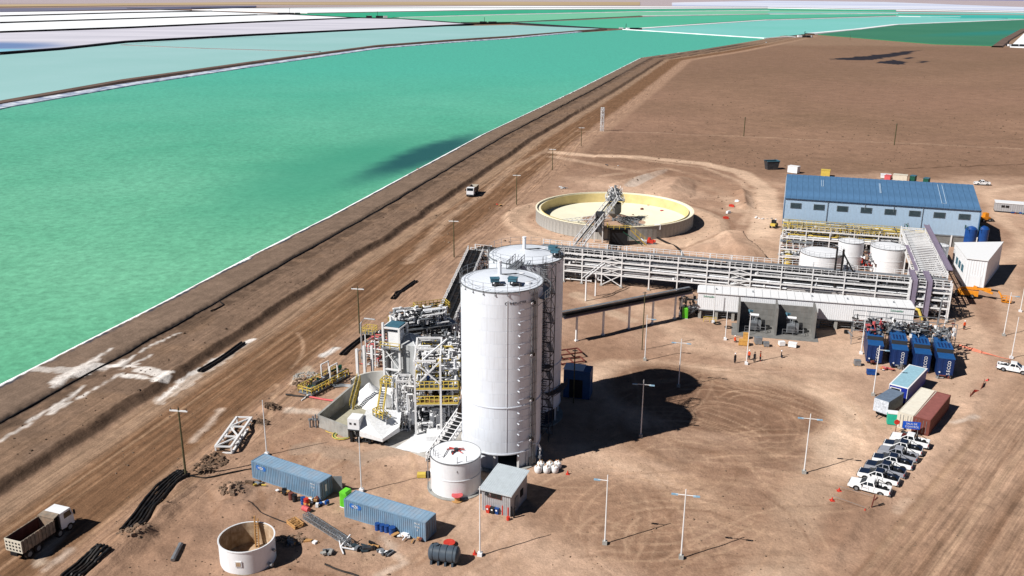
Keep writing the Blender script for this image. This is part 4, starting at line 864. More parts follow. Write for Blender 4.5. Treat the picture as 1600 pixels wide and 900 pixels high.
for i in range(k_):
    put('roof_sheet', rme, t, (i*pw, 0, ZE)); put('roof_sheet', r2e, t, (i*pw, 0, ZE)); put('wall_sheet', wme, t, (i*pw, 0, 0))
b = MB()
for x in (0, HL): b._a([(x, 0, ZB), (x, HW, ZB), (x, HW, ZE), (x, HW/2, ZR-.05), (x, 0, ZE)], [(0, 1, 2, 3, 4)])
b.quad((0, HW, ZB), (HL, HW, ZB), (HL, HW, ZE), (0, HW, ZE)); b.build('gable_wall', HWALL, t)
b = MB(); b.bb(-.1, HL+.1, -.45, -.3, ZE-.2, ZE-.02); b.bb(-.1, .1, -.1, 0, ZB, ZE); b.bb(HL-.1, HL+.15, -.12, 0, ZB, ZE); b.build('eave_trim', HROOF, t)
b = MB(); b.bb(.1, HL-.1, .05, .3, 0, ZB); b.bb(.1, HL-.1, HW-.3, HW, 0, ZB); b.bb(.05, .3, .3, HW-.3, 0, ZB); b.bb(HL-.3, HL-.05, .3, HW-.3, 0, ZB); b.build('plinth', CONCD, t)
b = MB(); 
for x in np.arange(.3, HL, 6.15): b.bb(x, x+.35, -.3, .02, 0, ZB+.2)
b.build('columns', STEEL, t)
b = MB(); b.bb(0, HL, -.12, 0, ZB-.1, ZB+.25); b.build('sill_beam', GREY, t)
for i in range(8):
    x = 1.6+i*6.12; b = MB(); b.bb(x, x+2.9, -.14, -.06, ZE-2.9, ZE-1.4); f = b.build('window_frame', GREY, t); b = MB()
    for j in range(7): b._a([(x+.1, -.17, ZE-2.82+j*.2), (x+2.8, -.17, ZE-2.82+j*.2), (x+2.8, -.24, ZE-2.66+j*.2), (x+.1, -.24, ZE-2.66+j*.2)], [(0, 1, 2, 3)])
    b.build('louvre', mat('louvre_grey', (78, 106, 116), .6) if i == 0 else bpy.data.materials['louvre_grey'], f)
b = MB()
for x, l in ((11.4, 6), (21, 2), (28.3, 2.2), (35.6, 6)): b.bar((x, -.2, ZE), (x, -.2, ZE-l), .1)
b.build('downpipe', GREY, t)
for x, y0, y1, w_ in ((40.3, 2, 13.5, 1.1), (9.6, 8, 12, .5), (25, 6, 12, .25)):
    b = MB(); ww = .12
    for xx in (x, x+w_): b.bar((xx, y0, ZE+y0*sl+.14), (xx, y1, ZE+y1*sl+.14), ww, .05)
    b.bar((x, y0, ZE+y0*sl+.14), (x+w_, y0, ZE+y0*sl+.14), ww, .05); b.build('roof_ladder', HWALL, t)
for i in range(7): MB().bb(2.2+i*5.8, 4.2+i*5.8, -.07, .05, 1.0, 2.3).build('opening', BIN, t)
# things behind and beside the hall
def container(label, p, a, L, m, mr, group=None, h=2.6, wdt=2.44, corrugated=True, name='shipping_container', sides=('f', 'r')):
    t = thing(name, label, 'container', p, a, group); b = MB()
    corr_wall(b, (.1, 0), (L-.1, 0), .15, h-.12, pitch=.3, dep=.05) if corrugated else b.quad((.1, 0, .1), (L-.1, 0, .1), (L-.1, 0, h-.1), (.1, 0, h-.1)); b.build('long_wall', m, t)
    b = MB(); corr_wall(b, (L-.1, wdt), (.1, wdt), .15, h-.12, pitch=.3, dep=.05) if corrugated else b.quad((L-.1, wdt, .1), (.1, wdt, .1), (.1, wdt, h-.1), (L-.1, wdt, h-.1)); b.build('long_wall', m, t)
    b = MB(); corr_wall(b, (0, wdt-.1), (0, .1), .15, h-.12, pitch=.3, dep=.05); b.build('end_wall', m, t)
    b = MB(); b.bb(L-.06, L, .1, wdt/2-.01, .2, h-.15); b.build('door', m, t); b = MB(); b.bb(L-.06, L, wdt/2+.01, wdt-.1, .2, h-.15); b.build('door', m, t)
    b = MB()
    for x in (0, L-.15):
        for y in (-.03, wdt-.12): b.bb(x, x+.15, y, y+.15, 0, h)
    for y in (-.03, wdt-.07): b.bb(.15, L-.15, y, y+.1, h-.12, h+.0); b.bb(.15, L-.15, y, y+.1, 0, .16)
    for x in (0, L-.1): b.bb(x, x+.1, .12, wdt-.12, h-.14, h+.0); b.bb(x, x+.1, .12, wdt-.12, 0, .16)
    b.build('corner_frame', m, t)
    b = MB(); n_ = int(L/.55); 
    for i in range(n_): x = .12+(L-.24)*i/n_; ww = (L-.24)/n_; b.quad((x, .07, h-.05), (x+ww*.5, .07, h-.05), (x+ww*.5, wdt-.07, h-.05), (x, wdt-.07, h-.05)); b.quad((x+ww*.5, .07, h-.05), (x+ww*.62, .07, h-.025), (x+ww*.62, wdt-.07, h-.025), (x+ww*.5, wdt-.07, h-.05)); b.quad((x+ww*.62, .07, h-.025), (x+ww*.9, .07, h-.025), (x+ww*.9, wdt-.07, h-.025), (x+ww*.62, wdt-.07, h-.025)); b.quad((x+ww*.9, .07, h-.025), (x+ww, .07, h-.05), (x+ww, wdt-.07, h-.05), (x+ww*.9, wdt-.07, h-.025))
    b.build('roof', mr, t)
    b = MB()
    for y in (.45, .9, wdt-.9, wdt-.45): b.bar((L+.04, y, .3), (L+.04, y, h-.25), .05)
    b.build('lock_rod', GALV, t); return t
LOGO = mat('logo_blue', (44, 106, 184), .5, var=.03); INK = mat('sign_white', (236, 238, 240), .5, var=.02)
def px_box(u0, v0, u1, v1): a, b_ = G(u0, v0), G(u1, v1); return a, az(a, b_), (b_-a).length
for (q, lab) in [((538.75, 807.5, 670, 847.5), 'long pale blue container nearest the camera with a blue barrel row in front'), ((394.8, 746.3, 506.6, 784.5), 'long pale blue container with its end door open and rubbish along its side')]:
    p, a, L = px_box(*q); L = 12.1; t = container(lab, (p.x, p.y, 0), a, L, CBLUE, CBLUER, 'pale blue containers in the yard')
    b = MB()
    for dx in (-.52, .52):
        pts = [(1.75+dx+.42*math.cos(k*.5236)*.95, -.06, 1.95+.36*math.sin(k*.5236)) for k in range(12)]; b._a(pts, [tuple(range(12))])
    b.build('logo', LOGO, t); letter('HZK', .5, INK, t, (1.75, -.08, 1.93), (R(90), 0, 0), 'logo_letters')
    for k, s in enumerate(('MU 41', '22 G1', '8')): letter(s, .3, INK, t, (L-1.15, -.08, 2.15-k*.45), (R(90), 0, 0))
    if 'open' in lab:
        b = MB(); b.bar((L, 2.44, .2), (L+1.15, 3.1, .2), .06); b.box((L+.6, 2.75, 1.3), (1.25, .06, 2.35), R(30)); b.build('open_door', GREY, t); b = MB(); b.bb(L-.02, L+.03, .95, 1.3, .9, 1.9); b.build('poster', INK, t)
# barrels and clutter
def drum(label, p, m, r=.3, h=.9, group=None, lying=None, lid=None, name='drum'):
    b = MB(); prof = [(r, 0), (r, h*.33), (r+.02, h*.35), (r, h*.37), (r, h*.64), (r+.02, h*.66), (r, h*.68), (r, h)]
    b.lathe(prof, 14, cap0=True, cap1=True); me_ = b.build(name, m, mesh_only=True, smooth=True); o = put(name, me_, None, p); tag(o, label, 'barrel', group)
    if lying is not None: o.rotation_euler = (R(90), 0, lying); o.location.z = r
    return o
for k, (u, v, m, lab) in enumerate([(590, 828, BLUE, 'leftmost blue barrel in front of the nearest pale blue container'), (597.5, 830, BLUE, 'second blue barrel from the left by the nearest container'), (604.5, 831.5, BLUE, 'third blue barrel from the left by the nearest container'), (613, 834, BLUE, 'fat rightmost blue barrel by the nearest container'),
        (455, 780, BROWN, 'dark red barrel beside the container with the open door'), (461, 783, BIN, 'black barrel right of the dark red barrel'), (474, 787, BLUE, 'blue barrel beside the rubbish heap at the open container'), (479, 789, RED, 'bright red barrel beside the rubbish heap')]):
    g = G(u, v); drum(lab, (g.x, g.y, 0), m, .42 if k == 3 else .33, .95, 'barrels along the containers')
g = G(474, 797); drum('red barrel lying on its side near the open container', (g.x, g.y, 0), PINK, .36, 1.0, lying=1.0)
def junk(u, v, n, s, mats, label, seed, name='rubbish_heap', flat=.5):
    g = G(u, v); t = thing(name, label, 'rubbish', (g.x, g.y, 0), AZ); rs = random.Random(seed)
    for k in range(n):
        b = MB(); x, y = rs.gauss(0, s*.45), rs.gauss(0, s*.22); b.box((x, y, .15+rs.random()*.3), (rs.uniform(.3, 1.2), rs.uniform(.12, .5), rs.uniform(.06, flat)), rs.uniform(0, 3)); b.build('piece', rs.choice(mats), t)
    return t
junk(492, 787, 16, 2.2, [WHITE, WOOD, BIN, BLUE, BROWN, PLY], 'heap of boards, rags and boxes below the open container end', 3)
junk(444, 771, 8, 1.5, [BIN, GREY, WOOD, WHITE], 'small dark scrap pile against the open-door container', 4); junk(400, 757, 8, 1.4, [BIN, GREY, YEL, SOIL], 'coils and scrap at the left end of the open-door container', 5)
junk(630, 840, 9, 1.6, [WHITE, WHITE, INK, RED, WOOD], 'white sheeting and planks right of the blue barrels', 6, flat=.15); junk(655, 846, 6, 1.8, [WOOD, BROWN, WOOD], 'loose planks at the front corner of the nearest container', 7, flat=.12)
junk(560, 860, 16, 1.8, [TARP, TARP, DGREY, GALV], 'crumpled dark tarpaulin and steel bits at the lattice mast foot', 8, flat=.4); junk(585, 857, 6, .9, [WOOD, BIN, WOOD], 'broken pallet scrap right of the tarpaulin', 9); junk(603, 865, 7, 1.0, [GREY, WHITE, BIN], 'small grey concrete scraps beyond the tarpaulin', 10)
junk(462, 852, 8, 1.4, [GREY, DGREY, WOOD, CONC], 'grey scrap left of the lattice mast', 11); junk(485, 848, 5, 1.0, [WOOD, BIN, WHITE], 'timber pieces below the lattice mast', 12); junk(510, 865, 6, .9, [GREY, BIN, CONC], 'dark block scraps in the front yard', 13)
g = G(517, 760); t = thing('orange_crate', 'open orange timber crate behind the open-door container', 'crate', (g.x, g.y, 0), AZ)
for k in range(6): b = MB(); b.bb(-1+k*.34, -.72+k*.34, -.6, .6, .85, .92); b.build('slat', PLY, t)
b = MB(); b.bb(-1, 1, -.6, -.55, 0, .85); b.bb(-1, 1, .55, .6, 0, .85); b.bb(-1, -.95, -.6, .6, 0, .85); b.bb(.95, 1, -.6, .6, 0, .85); b.build('panel', PLY, t)
def toilet(label, p, rz, m):
    t = thing('portable_toilet', label, 'toilet', p, rz); b = MB(); b.bb(-.55, .55, -.55, .55, .1, 2.1); b.build('cabin', m, t); b = MB(); b.side([(-.6, 2.1), (.6, 2.1), (.4, 2.35), (-.4, 2.35)], -.6, .6); b.build('roof', m, t); b = MB(); b.bb(-.4, .4, -.6, -.56, .15, 2.0); b.build('door', GREEN if m != GREEN else mat('lime_door', (96, 196, 48), .5), t); b = MB(); b.bb(-.6, .6, -.6, .6, 0, .1); b.build('base', WHITE, t)
g = G(540, 797); toilet('lime green portable toilet at the left end of the nearest container', (g.x-.1, g.y+1.0, 0), R(-28), GREEN)
g = G(1070, 497); toilet('lime green portable toilet under the end of the long conveyor', (g.x, g.y, 0), R(-10), GREEN)
# spools, bins, hoses round the hut
def spool(label, p, rz, m, r=.75, wd=.8, upright=True):
    t = thing('cable_spool', label, 'spool', p, rz)
    for z in (0, wd-.08): b = MB(); b.cyl(0, 0, z, z+.08, r, 20); b.build('flange', m if z else WOOD, t)
    b = MB(); b.cyl(0, 0, .08, wd-.08, r*.5, 14); b.build('core', WOOD, t)
g = G(714.5, 782); spool('red topped cable spool standing before the squat white tank', (g.x, g.y, 0), 0, PINK, .75, .85); g = G(702, 852); spool('red cable spool behind the dark plastic tank', (g.x, g.y, 0), 0, RED, .72, .45)
for u, v, m, lab in ((763, 803, RED, 'red wheeled bin in front of the zinc hut'), (770, 804.5, BIN, 'black wheeled bin in front of the zinc hut'), (777, 805.5, BLUE, 'blue wheeled bin in front of the zinc hut')):
    g = G(u, v-2); t = thing('wheeled_bin', lab, 'bin', (g.x, g.y, 0), ha, 'wheeled bins before the zinc hut'); b = MB(); b._a([(-.2, -.22, .05), (.2, -.22, .05), (.2, .2, .05), (-.2, .2, .05), (-.28, -.3, .9), (.28, -.3, .9), (.28, .3, .9), (-.28, .3, .9)], [(3, 2, 1, 0), (0, 1, 5, 4), (1, 2, 6, 5), (2, 3, 7, 6), (3, 0, 4, 7), (4, 5, 6, 7)]); b.build('body', m, t); b = MB(); b.bb(-.31, .31, -.35, .32, .9, .98); b.build('lid', m, t)
    b = MB(); b.box((0, -.32, .7), (.22, .03, .2)); b.build('sticker', INK, t)
g = G(794, 811); t = thing('gas_bottles', 'rack of thin dark and red gas bottles at the hut corner', 'gas bottles', (g.x, g.y+.6, 0), ha)
for k, m in enumerate((RED, BIN, RED, BIN, BIN)): b = MB(); b.cyl(-.8+k*.4, .1*(k % 2), 0, 1.35, .12, 10); b.cyl(-.8+k*.4, .1*(k % 2), 1.35, 1.5, .05, 8); b.build('bottle', m, t)
g = G(794, 811.5); drum('small red fire bucket in front of the gas bottles', (g.x, g.y-.2, 0), RED, .22, .5)
def bigbag(p, rz, label):
    t = thing('bulk_bag', label, 'bulk bag', p, rz, 'white bulk bags beside the silos'); b = MB(); b.lathe([(.38, 0), (.52, .2), (.55, .55), (.5, .9), (.3, 1.02), (.12, 1.15)], 12, cap0=True, cap1=True); b.build('bag', INK, t, smooth=True)
    b = MB()
    for a in (.8, 2.35, 3.9, 5.5): b.bar((.42*math.cos(a), .42*math.sin(a), .9), (.2*math.cos(a), .2*math.sin(a), 1.25), .06)
    b.build('loop', WOOD, t)
for k, (dx, dy, z, lab) in enumerate([(-1.2, -.4, 0, 'front left bulk bag of the white bag stack by the silos'), (0, -.4, 0, 'front middle bulk bag of the white bag stack'), (1.15, -.3, 0, 'front right bulk bag of the white bag stack'), (-.8, .8, 0, 'rear left bulk bag of the white bag stack'), (.5, .8, 0, 'rear middle bulk bag of the white bag stack'), (1.6, .9, 0, 'rear right bulk bag beside the silo shadow')]):
    g = G(854, 736); bigbag((g.x+dx, g.y+dy, z), k, lab)
g = G(858, 724)
# steel truss lying by the road and lattice mast
def space_truss(name, label, p, q, wd, hh, n, r=.09, z=.1, m=STEEL, cat='truss', zq=None):
    g, h = Vector(p), Vector(q); t = thing(name, label, cat, (g.x, g.y, z), az(g, h)); L = (h-g).length
    for nm, (y, zz) in zip(('chord',)*4, ((-wd/2, 0), (wd/2, 0), (-wd/2, hh), (wd/2, hh))): MB().bar((0, y, zz), (L, y, zz), r*1.5).build('chord', m, t)
    b = MB()
    for i in range(n+1):
        x = L*i/n
        for y in (-wd/2, wd/2): b.bar((x, y, 0), (x, y, hh), r)
        for zz in (0, hh): b.bar((x, -wd/2, zz), (x, wd/2, zz), r)
        if i < n:
            xn = L*(i+1)/n; s = 1 if i % 2 else -1
            for zz in (0, hh): b.bar((x, -wd/2*s, zz), (xn, wd/2*s, zz), r)
            for y in (-wd/2, wd/2): b.bar((x, y, 0 if i % 2 else hh), (xn, y, hh if i % 2 else 0), r)
    b.build('bracing', m, t); return t
pa, pb = (G(345, 708)+G(355, 710))/2, (G(374, 661)+G(391, 664))/2
space_truss('steel_truss', 'short white box truss lying on the dirt beside the haul road', pa, pb, 2.3, 1.0, 3, .2, .15)
space_truss('lattice_mast', 'long thin galvanised lattice mast lying in the front yard', G(478, 812), G(545, 855), .8, .6, 22, .055, .35, GALV)
space_truss('ladder_frame', 'short white ladder frame at the left end of the lying lattice mast', G(455, 815), G(468, 825), 1.2, .3, 4, .09, .1, WOOD)
g = G(532, 858); t = thing('mast_foot', 'splayed white steel foot of the lying lattice mast', 'steel frame', (g.x, g.y, .1), 0); b = MB()
for q in ((-.6, 2, .6), (1.0, 1.4, 1.0), (1.8, -.4, .1), (.6, -1.3, .1)): b.bar((0, 0, .2), q, .12)
b.bar((-.6, 2, .6), (1.8, -.4, .1), .1); b.build('strut', WHITE, t)
# dark plastic tank lying on cradles
ga, gb = G(670, 880), G(716, 886); t = thing('plastic_tank', 'dark grey ribbed plastic tank lying on moulded feet in the front yard', 'tank', (ga.x, ga.y+.7, 0), az(ga, gb)); L = 3.7; r = 1.0
PT = mat('tank_grey_plastic', (72, 84, 96), .45, var=.08)
b = MB(); prof = [(-.02, .0), (0, .5), (.12, .85)]; pts = [(0, .55), (.15, .86), (.3, 1.0)]
for k in range(4): x = .3+k*.8; pts += [(x, 1.0), (x+.3, 1.0), (x+.36, .93), (x+.44, .93), (x+.5, 1.0)]
pts += [(3.4, 1.0), (3.55, .86), (3.7, .55)]
b.path([(x, 0, 1.15) for x, _ in pts], [q for _, q in pts], 20); b.build('body', PT, t, smooth=True)
for k in range(4): b = MB(); b.bb(.35+k*.85, .6+k*.85, -.95, .95, 0, .45); b.build('foot', PT, t)
b = MB(); b.cyl(.9, 0, 2.1, 2.3, .3, 14); b.build('manhole', PT, t); b = MB(); b.bar((.3, .2, 2.15), (.9, .2, 2.3), .08); b.build('handle', BLACK, t)
# black pipe bundles
def bundle(label, pts, n, r, name='pipe_bundle', z=.1, m=BLACK, cat='pipes'):
    P = smooth_line(px(*pts), 3); t = thing(name, label, cat, (P[0][0], P[0][1], 0), 0); x0, y0 = P[0][:2]
    for i in range(n):
        Q = off(P, (i-(n-1)/2)*r*2.9); MB().path([(a-x0, b_-y0, max(hz(a, b_), 0)+r+.02+(.04*math.sin(k*.4+i*.2))) for k, (a, b_) in enumerate(Q)], r, 6).build('pipe', m, t, smooth=True)
    return t
bundle('bundle of black pipes curving down beside the haul road', ((203, 832), (222, 808), (245, 776), (270, 752), (288, 743)), 5, .2); bundle('second bundle of black pipes leaving the bottom edge of the view', ((110, 905), (135, 884), (165, 866)), 5, .2)
bundle('dark pipes lying along the foot of the berm', ((312, 582), (345, 562), (380, 537)), 2, .22)
bundle('black pipe pair left of the three white columns', ((534, 556), (545, 545), (565, 530), (590, 519), (612, 520)), 2, .22, z=.3); bundle('thick black pipe lying above the process tower', ((613, 468), (628, 455), (650, 440)), 2, .2)
bundle('thin dark pipe lying at the bottom edge of the view', ((508, 884), (530, 892), (560, 902)), 1, .12); bundle('thin hose from the rock pile to the ladder frame', ((388, 787), (405, 800), (430, 812), (450, 818)), 1, .07)
bundle('black hose crossing the dirt from the power pole to the container', ((292, 748), (320, 748), (360, 740), (393, 733)), 1, .09); bundle('pale pipe stub lying in the lower left yard', ((270, 879), (283, 852)), 1, .28, m=GALV)
bundle('dark cable winding along the upper bank of the haul road', ((345, 480), (352, 484), (330, 494)), 1, .14)
g = G(293, 745)
# salvage behind the hall
g = G(1207, 266); t = thing('skip', 'dark green open skip far left of the blue hall', 'skip', (g.x-1.8, g.y, 0), R(10)); b = MB(); b._a([(0, 0, .1), (4, 0, .1), (4, 2.6, .1), (0, 2.6, .1), (-.6, -.2, 3.4), (4.6, -.2, 3.4), (4.6, 2.8, 3.4), (-.6, 2.8, 3.4)], [(3, 2, 1, 0), (0, 1, 5, 4), (1, 2, 6, 5), (2, 3, 7, 6), (3, 0, 4, 7)]); b.build('body', DGREY, t); b = MB(); b.bar((-.6, -.2, 3.4), (4.6, -.2, 3.4), .3); b.bar((4.6, -.2, 3.4), (4.6, 2.8, 3.4), .3); b.bar((-.6, 2.8, 3.4), (4.6, 2.8, 3.4), .3); b.build('rim', TEAL, t)
for (u0, v0, u1, v1, z, m, lab, nm, ct) in [(1230, 270, 1245, 272, 2.6, INK, 'white cabin peeping over the left end of the hall roof', 'site_cabin', 'cabin'), (1282, 276, 1296, 277, 2.4, YEL, 'yellow cabin behind the hall ridge', 'site_cabin', 'cabin'), (1381, 283, 1390, 284, 2.0, PINK, 'faded red box among the stores behind the hall', 'storage_box', 'box'),
        (1394, 285, 1416, 287, 2.8, BEIGE, 'cream container behind the hall ridge', 'site_cabin', 'cabin'), (1420, 286, 1428, 287, 2.6, DGREEN, 'dark green bin left of its twin behind the hall', 'green_bin', 'bin'), (1441, 290, 1449, 291, 2.6, DGREEN, 'dark green bin standing apart on the right behind the hall', 'green_bin', 'bin'), (1376, 279, 1392, 280, 1.4, WHITE, 'white sacks heaped behind the hall', 'sack_heap', 'sacks')]:
    a = G(u0, v0); c = G(u1, v1); t = thing(nm, lab, ct, (a.x, a.y, 0), az(a, c)); L = (c-a).length; b = MB(); b.bb(0, L, 0, 2.6, .2, z); b.build('body', m, t); b = MB(); b.bb(-.08, L+.08, -.08, 2.68, z, z+.12); b.build('roof', m if m != DGREEN else TEAL, t); b = MB(); b.bb(.1, L-.1, .1, 2.5, 0, .2); b.build('base', BIN, t)
a = G(1554, 331); c = G(1640, 338); t = thing('long_hut', 'low pale grey hut cut off by the right edge of the view', 'hut', (a.x, a.y, 0), az(a, c)); b = MB(); corr_wall(b, (0, 0), (22, 0), .4, 2.9, pitch=.6); corr_wall(b, (0, 4), (0, 0), .4, 2.9, pitch=.6); b.build('wall', CORR, t); b = MB(); b.bb(-.15, 22, -.15, 4.2, 2.9, 3.1); b.build('roof', WHITE, t); b = MB(); b.bb(1.6, 2.6, -.1, 0, 1.6, 2.3); b.bb(2.8, 3.8, -.1, 0, 1.6, 2.3); b.build('window', GLASS, t); b = MB(); b.bb(0, 22, 0, 4, 0, .4); b.build('base', BIN, t)
junk(1590, 334, 7, 2.2, [BLUE, RED, TEAL, WHITE], 'coloured drums and boxes before the low grey hut', 21)
# white gabled shed east of the gantry
h = 6.6; SC = [G(1504, 447), G(1536.5, 451)]; FRr = G(1567, 379, h); FLr = G(1492, 380, h); SC += [Vector((FRr.x, FRr.y, 0)), Vector((FLr.x, FLr.y, 0))]
t = thing('white_shed', 'white sheet-metal shed with a flat pale roof at the hall corner', 'shed', SC[0], az(SC[0], SC[1])); RI = Matrix.Rotation(-t.rotation_euler.z, 3, 'Z'); Q = [RI @ (p-SC[0]) for p in SC]
for k, nm in enumerate(('front_wall', 'side_wall', 'rear_wall', 'side_wall')):
    b = MB(); corr_wall(b, Q[k], Q[(k+1) % 4], 0, h, pitch=.5, dep=.035); b.build(nm, WHITE, t)
cq = sum(Q, Vector((0, 0, 0)))/4; E_ = [cq+(q-cq)*1.03 for q in Q]; MB().prism([(q.x, q.y) for q in E_], h, h+.18).build('roof', INK, t)
L = (Q[1]-Q[0]).length; MB().bb(L*.25, L*.8, -.1, -.045, .1, 2.8).build('door', WHITE, t)
for k in range(3): p = Q[0].lerp(Q[3], .2+k*.22); b = MB(); b.box((p.x-.06, p.y-.06, 3.6), (1.8, .12, 1.6), math.atan2(Q[3].y, Q[3].x)); b.build('window', TEAL, t)
for u, lab in ((1521, 'left blue dosing tank at the hall corner'), (1540, 'right blue dosing tank at the hall corner')):
    g = G(u, 392); t = thing('dosing_tank', lab, 'tank', (g.x, g.y+3, 0), 0, 'blue dosing tanks'); b = MB(); b.lathe([(1.5, 0), (1.5, 5.3), (1.1, 5.8), (.3, 6.1)], 24, cap1=True); b.build('shell', BLUE, t, smooth=True); b = MB(); railing(b, [(-1.7, -1.6, 5.2), (-1.7, 1.6, 5.2), (1.7, 1.6, 5.2)], r=.04); b.build('railing', DGREEN, t)
# ------------------------------------------------------------------ pipe racks
def Hv(b, t):
    """height of an upright whose foot and top are seen at b and t"""
    g = G(*b); q = G(t[0], t[1], 0); k = g.y/q.y; return CAMH*(1-k)
def stuff(o): o['kind'] = 'stuff'; return o
def clutter(par, box, n, mats, seed, rmin=.05, rmax=.16, name='pipework', axis_bias=None):
    """many short pipe runs, fittings and valves filling a volume, too small to tell apart"""
    x0, x1, y0, y1, z0, z1 = box; rs = random.Random(seed); bs = [MB() for _ in mats]
    for _ in range(n):
        b = rs.choice(bs); p = [rs.uniform(x0, x1), rs.uniform(y0, y1), rs.uniform(z0, z1)]; P = [tuple(p)]
        for _k in range(rs.choice((1, 2, 2, 3))):
            a = rs.choice((0, 0, 1, 1, 2)) if axis_bias is None else rs.choice(axis_bias); lo, hi = box[a*2], box[a*2+1]
            p[a] = min(hi, max(lo, p[a]+rs.choice((-1, 1))*rs.uniform(.4, max(.6, (hi-lo)*.45)))); 
            if tuple(p) != P[-1]: P.append(tuple(p))
        r = rs.uniform(rmin, rmax)
        if len(P) > 1:
            for q0, q1 in zip(P[:-1], P[1:]): b.tube(q0, q1, r, 6)
        if rs.random() < .35: b.box(P[-1], (rs.uniform(.2, .6), rs.uniform(.2, .6), rs.uniform(.2, .7)), rs.random())
        if rs.random() < .15: b.cyl(P[0][0], P[0][1], P[0][2]-.2, P[0][2]+.3, rs.uniform(.12, .3), 8)
    for b, m in zip(bs, mats):
        if b.f: stuff(b.build(name, m, par))
def rack(t, xs, W, levels, m=STEEL, braced=(), pipes=7, seed=0, zbase=0.0, tray=True, rsz=.24, pm=None, top_rail=True, beams_out=True):
    """posts at the stations xs on two lines, beams at each level, pipes on every level"""
    rs = random.Random(seed); pm = pm or [PIPE, STEEL, WHITE, WHITE, DGREY, GALV]; zt = levels[-1]+1.1
    pmesh = MB().bb(-rsz/2, rsz/2, -rsz/2, rsz/2, 0, zt-zbase).build('post', m, mesh_only=True); fmesh = MB().bb(-.35, .35, -.35, .35, 0, .3).build('footing', CONC, mesh_only=True)
    for x in xs:
        for y in (0, W): put('post', pmesh, t, (x, y, zbase)); put('footing', fmesh, t, (x, y, zbase))
    x0, x1 = xs[0], xs[-1]
    for z in levels:
        for y in (0, W): MB().bb(x0, x1, y-.11, y+.11, z-.32, z).build('beam', m, t)
        b = MB(); x = x0
        while x <= x1+.01: b.bb(x-.07, x+.07, .1, W-.1, z-.2, z-.02); x += 1.55
        b.build('crossbeams', m, t)
    for yy in (0, W): b = MB(); railing(b, [(x0, yy, levels[-1]), (x1, yy, levels[-1])], step=1.5, r=.045); b.build('handrail', m, t)
    b = MB(); b.bb(x0, x1, W*.7, W-.15, levels[-1]+.02, levels[-1]+.08); b.build('walkway_grating', GALV, t)
    for i in braced:
        a, c = xs[i], xs[i+1]
        for y in (0, W):
            zs = [zbase+.2]+list(levels)
            for za, zb in zip(zs[:-1], zs[1:]): MB().bar((a, y, za), (c, y, zb), .16).build('cross_brace', m, t); MB().bar((c, y, za), (a, y, zb), .16).build('cross_brace', m, t)
    for li, z in enumerate(levels[:-1] if len(levels) > 1 else levels):
        y = .45
        while y < W-.5:
            r = rs.choice((.08, .12, .17, .22)); a = x0+rs.uniform(0, (x1-x0)*.15); c = x1-rs.uniform(0, (x1-x0)*.15)
            MB().tube((a, y, z+r+.02), (c, y, z+r+.02), r, 8).build('pipe', rs.choice(pm), t, smooth=True); y += r*2+rs.uniform(.12, .5)
    if tray:
        for y in (.6, 1.5):
            b = MB(); b.bb(x0, x1, y, y+.7, levels[-1]+.1, levels[-1]+.14); b.bb(x0, x1, y, y+.04, levels[-1]+.1, levels[-1]+.26); b.bb(x0, x1, y+.66, y+.7, levels[-1]+.1, levels[-1]+.26); b.build('cable_tray', DGREY, t)
    return t
RO = (24.9, 199.4); RA = R(-17)
t = thing('pipe_rack', 'long white pipe rack running from behind the silos to the gantry by the hall', 'pipe rack', (RO[0], RO[1], 0), RA)
XS = [-20, -13.5, -9.2, -4.6, 0, 6.3, 12.6, 19, 23.8, 28.4, 34.8, 41.2, 47.7, 54, 60.6, 68.3]
rack(t, XS, 5.6, [2.9, 4.4, 5.9, 7.2], braced=(3, 8), seed=2)
clutter(t, (-20, 66, .3, 5.2, 3.0, 4.2), 200, [STEEL, WHITE, DGREY, WHITE, STEEL, BLACK], 3, name='pipe_supports'); clutter(t, (-20, 66, .3, 5.2, 4.5, 7.0), 330, [STEEL, WHITE, DGREY, STEEL, BLACK], 4, name='pipe_supports')
clutter(t, (-20, -4, .3, 5.2, .3, 3), 60, [DGREY, BLACK, GALV, STEEL], 5, name='pipe_supports')
W_ = lambda a, b_, z=0: Vector((RO[0], RO[1], z))+Vector((math.cos(RA), math.sin(RA), 0))*a+Vector((-math.sin(RA), math.cos(RA), 0))*b_
# black loading arm beside the tallest tank
g = W_(47, 3.4); t = thing('loading_arm', 'black goose-neck loading arm standing over the pipe rack before the broad white tank', 'loading arm', (g.x, g.y, 0), RA)
b = MB(); b.tube((0, 0, 0), (0, 0, 12.2), .22); b.tube((-1.3, 0, 6), (-1.3, 0, 12.6), .2); b.tube((0, 0, 11.4), (2.6, 0, 7.2), .16); b.tube((-1.3, 0, 10.6), (0, 0, 10.8), .15); b.tube((1, 0, 9.8), (1.2, 0, 7), .12); b.build('arm', BLACK, t, smooth=True)
# gantry to the hall
p = W_(68.2, 5.8); t = thing('tray_gantry', 'gantry of lilac cable trays and white ladder rungs climbing from the rack to the hall', 'gantry', (p.x, p.y, 0), RA+R(90))
XG = [.2, 8, 16, 24, 32, 40]
rack(t, XG, 5.6, [5.6, 7.6], pipes=4, seed=7, tray=False)
b = MB(); b.bb(0, 42, -.85, .15, 8.9, 9.0); b.bb(0, 42, -.95, -.85, 8.9, 9.25); b.bb(0, 42, .15, .25, 8.9, 9.25); b.build('cable_tray', PURP, t)
b = MB(); b.bb(0, 22, 5.4, 6.3, 8.2, 8.3); b.build('cable_tray', PURP, t)
for i in range(26): b = MB(); b.bb(.5+i*1.6, .85+i*1.6, .5, 5.2, 8.1, 8.25); b.build('rung', STEEL, t)
p = W_(60.4, -2.0); t = thing('drop_rack', 'white braced rack bay carrying lilac trays down towards the blue filter units', 'rack', (p.x, p.y, 0), RA)
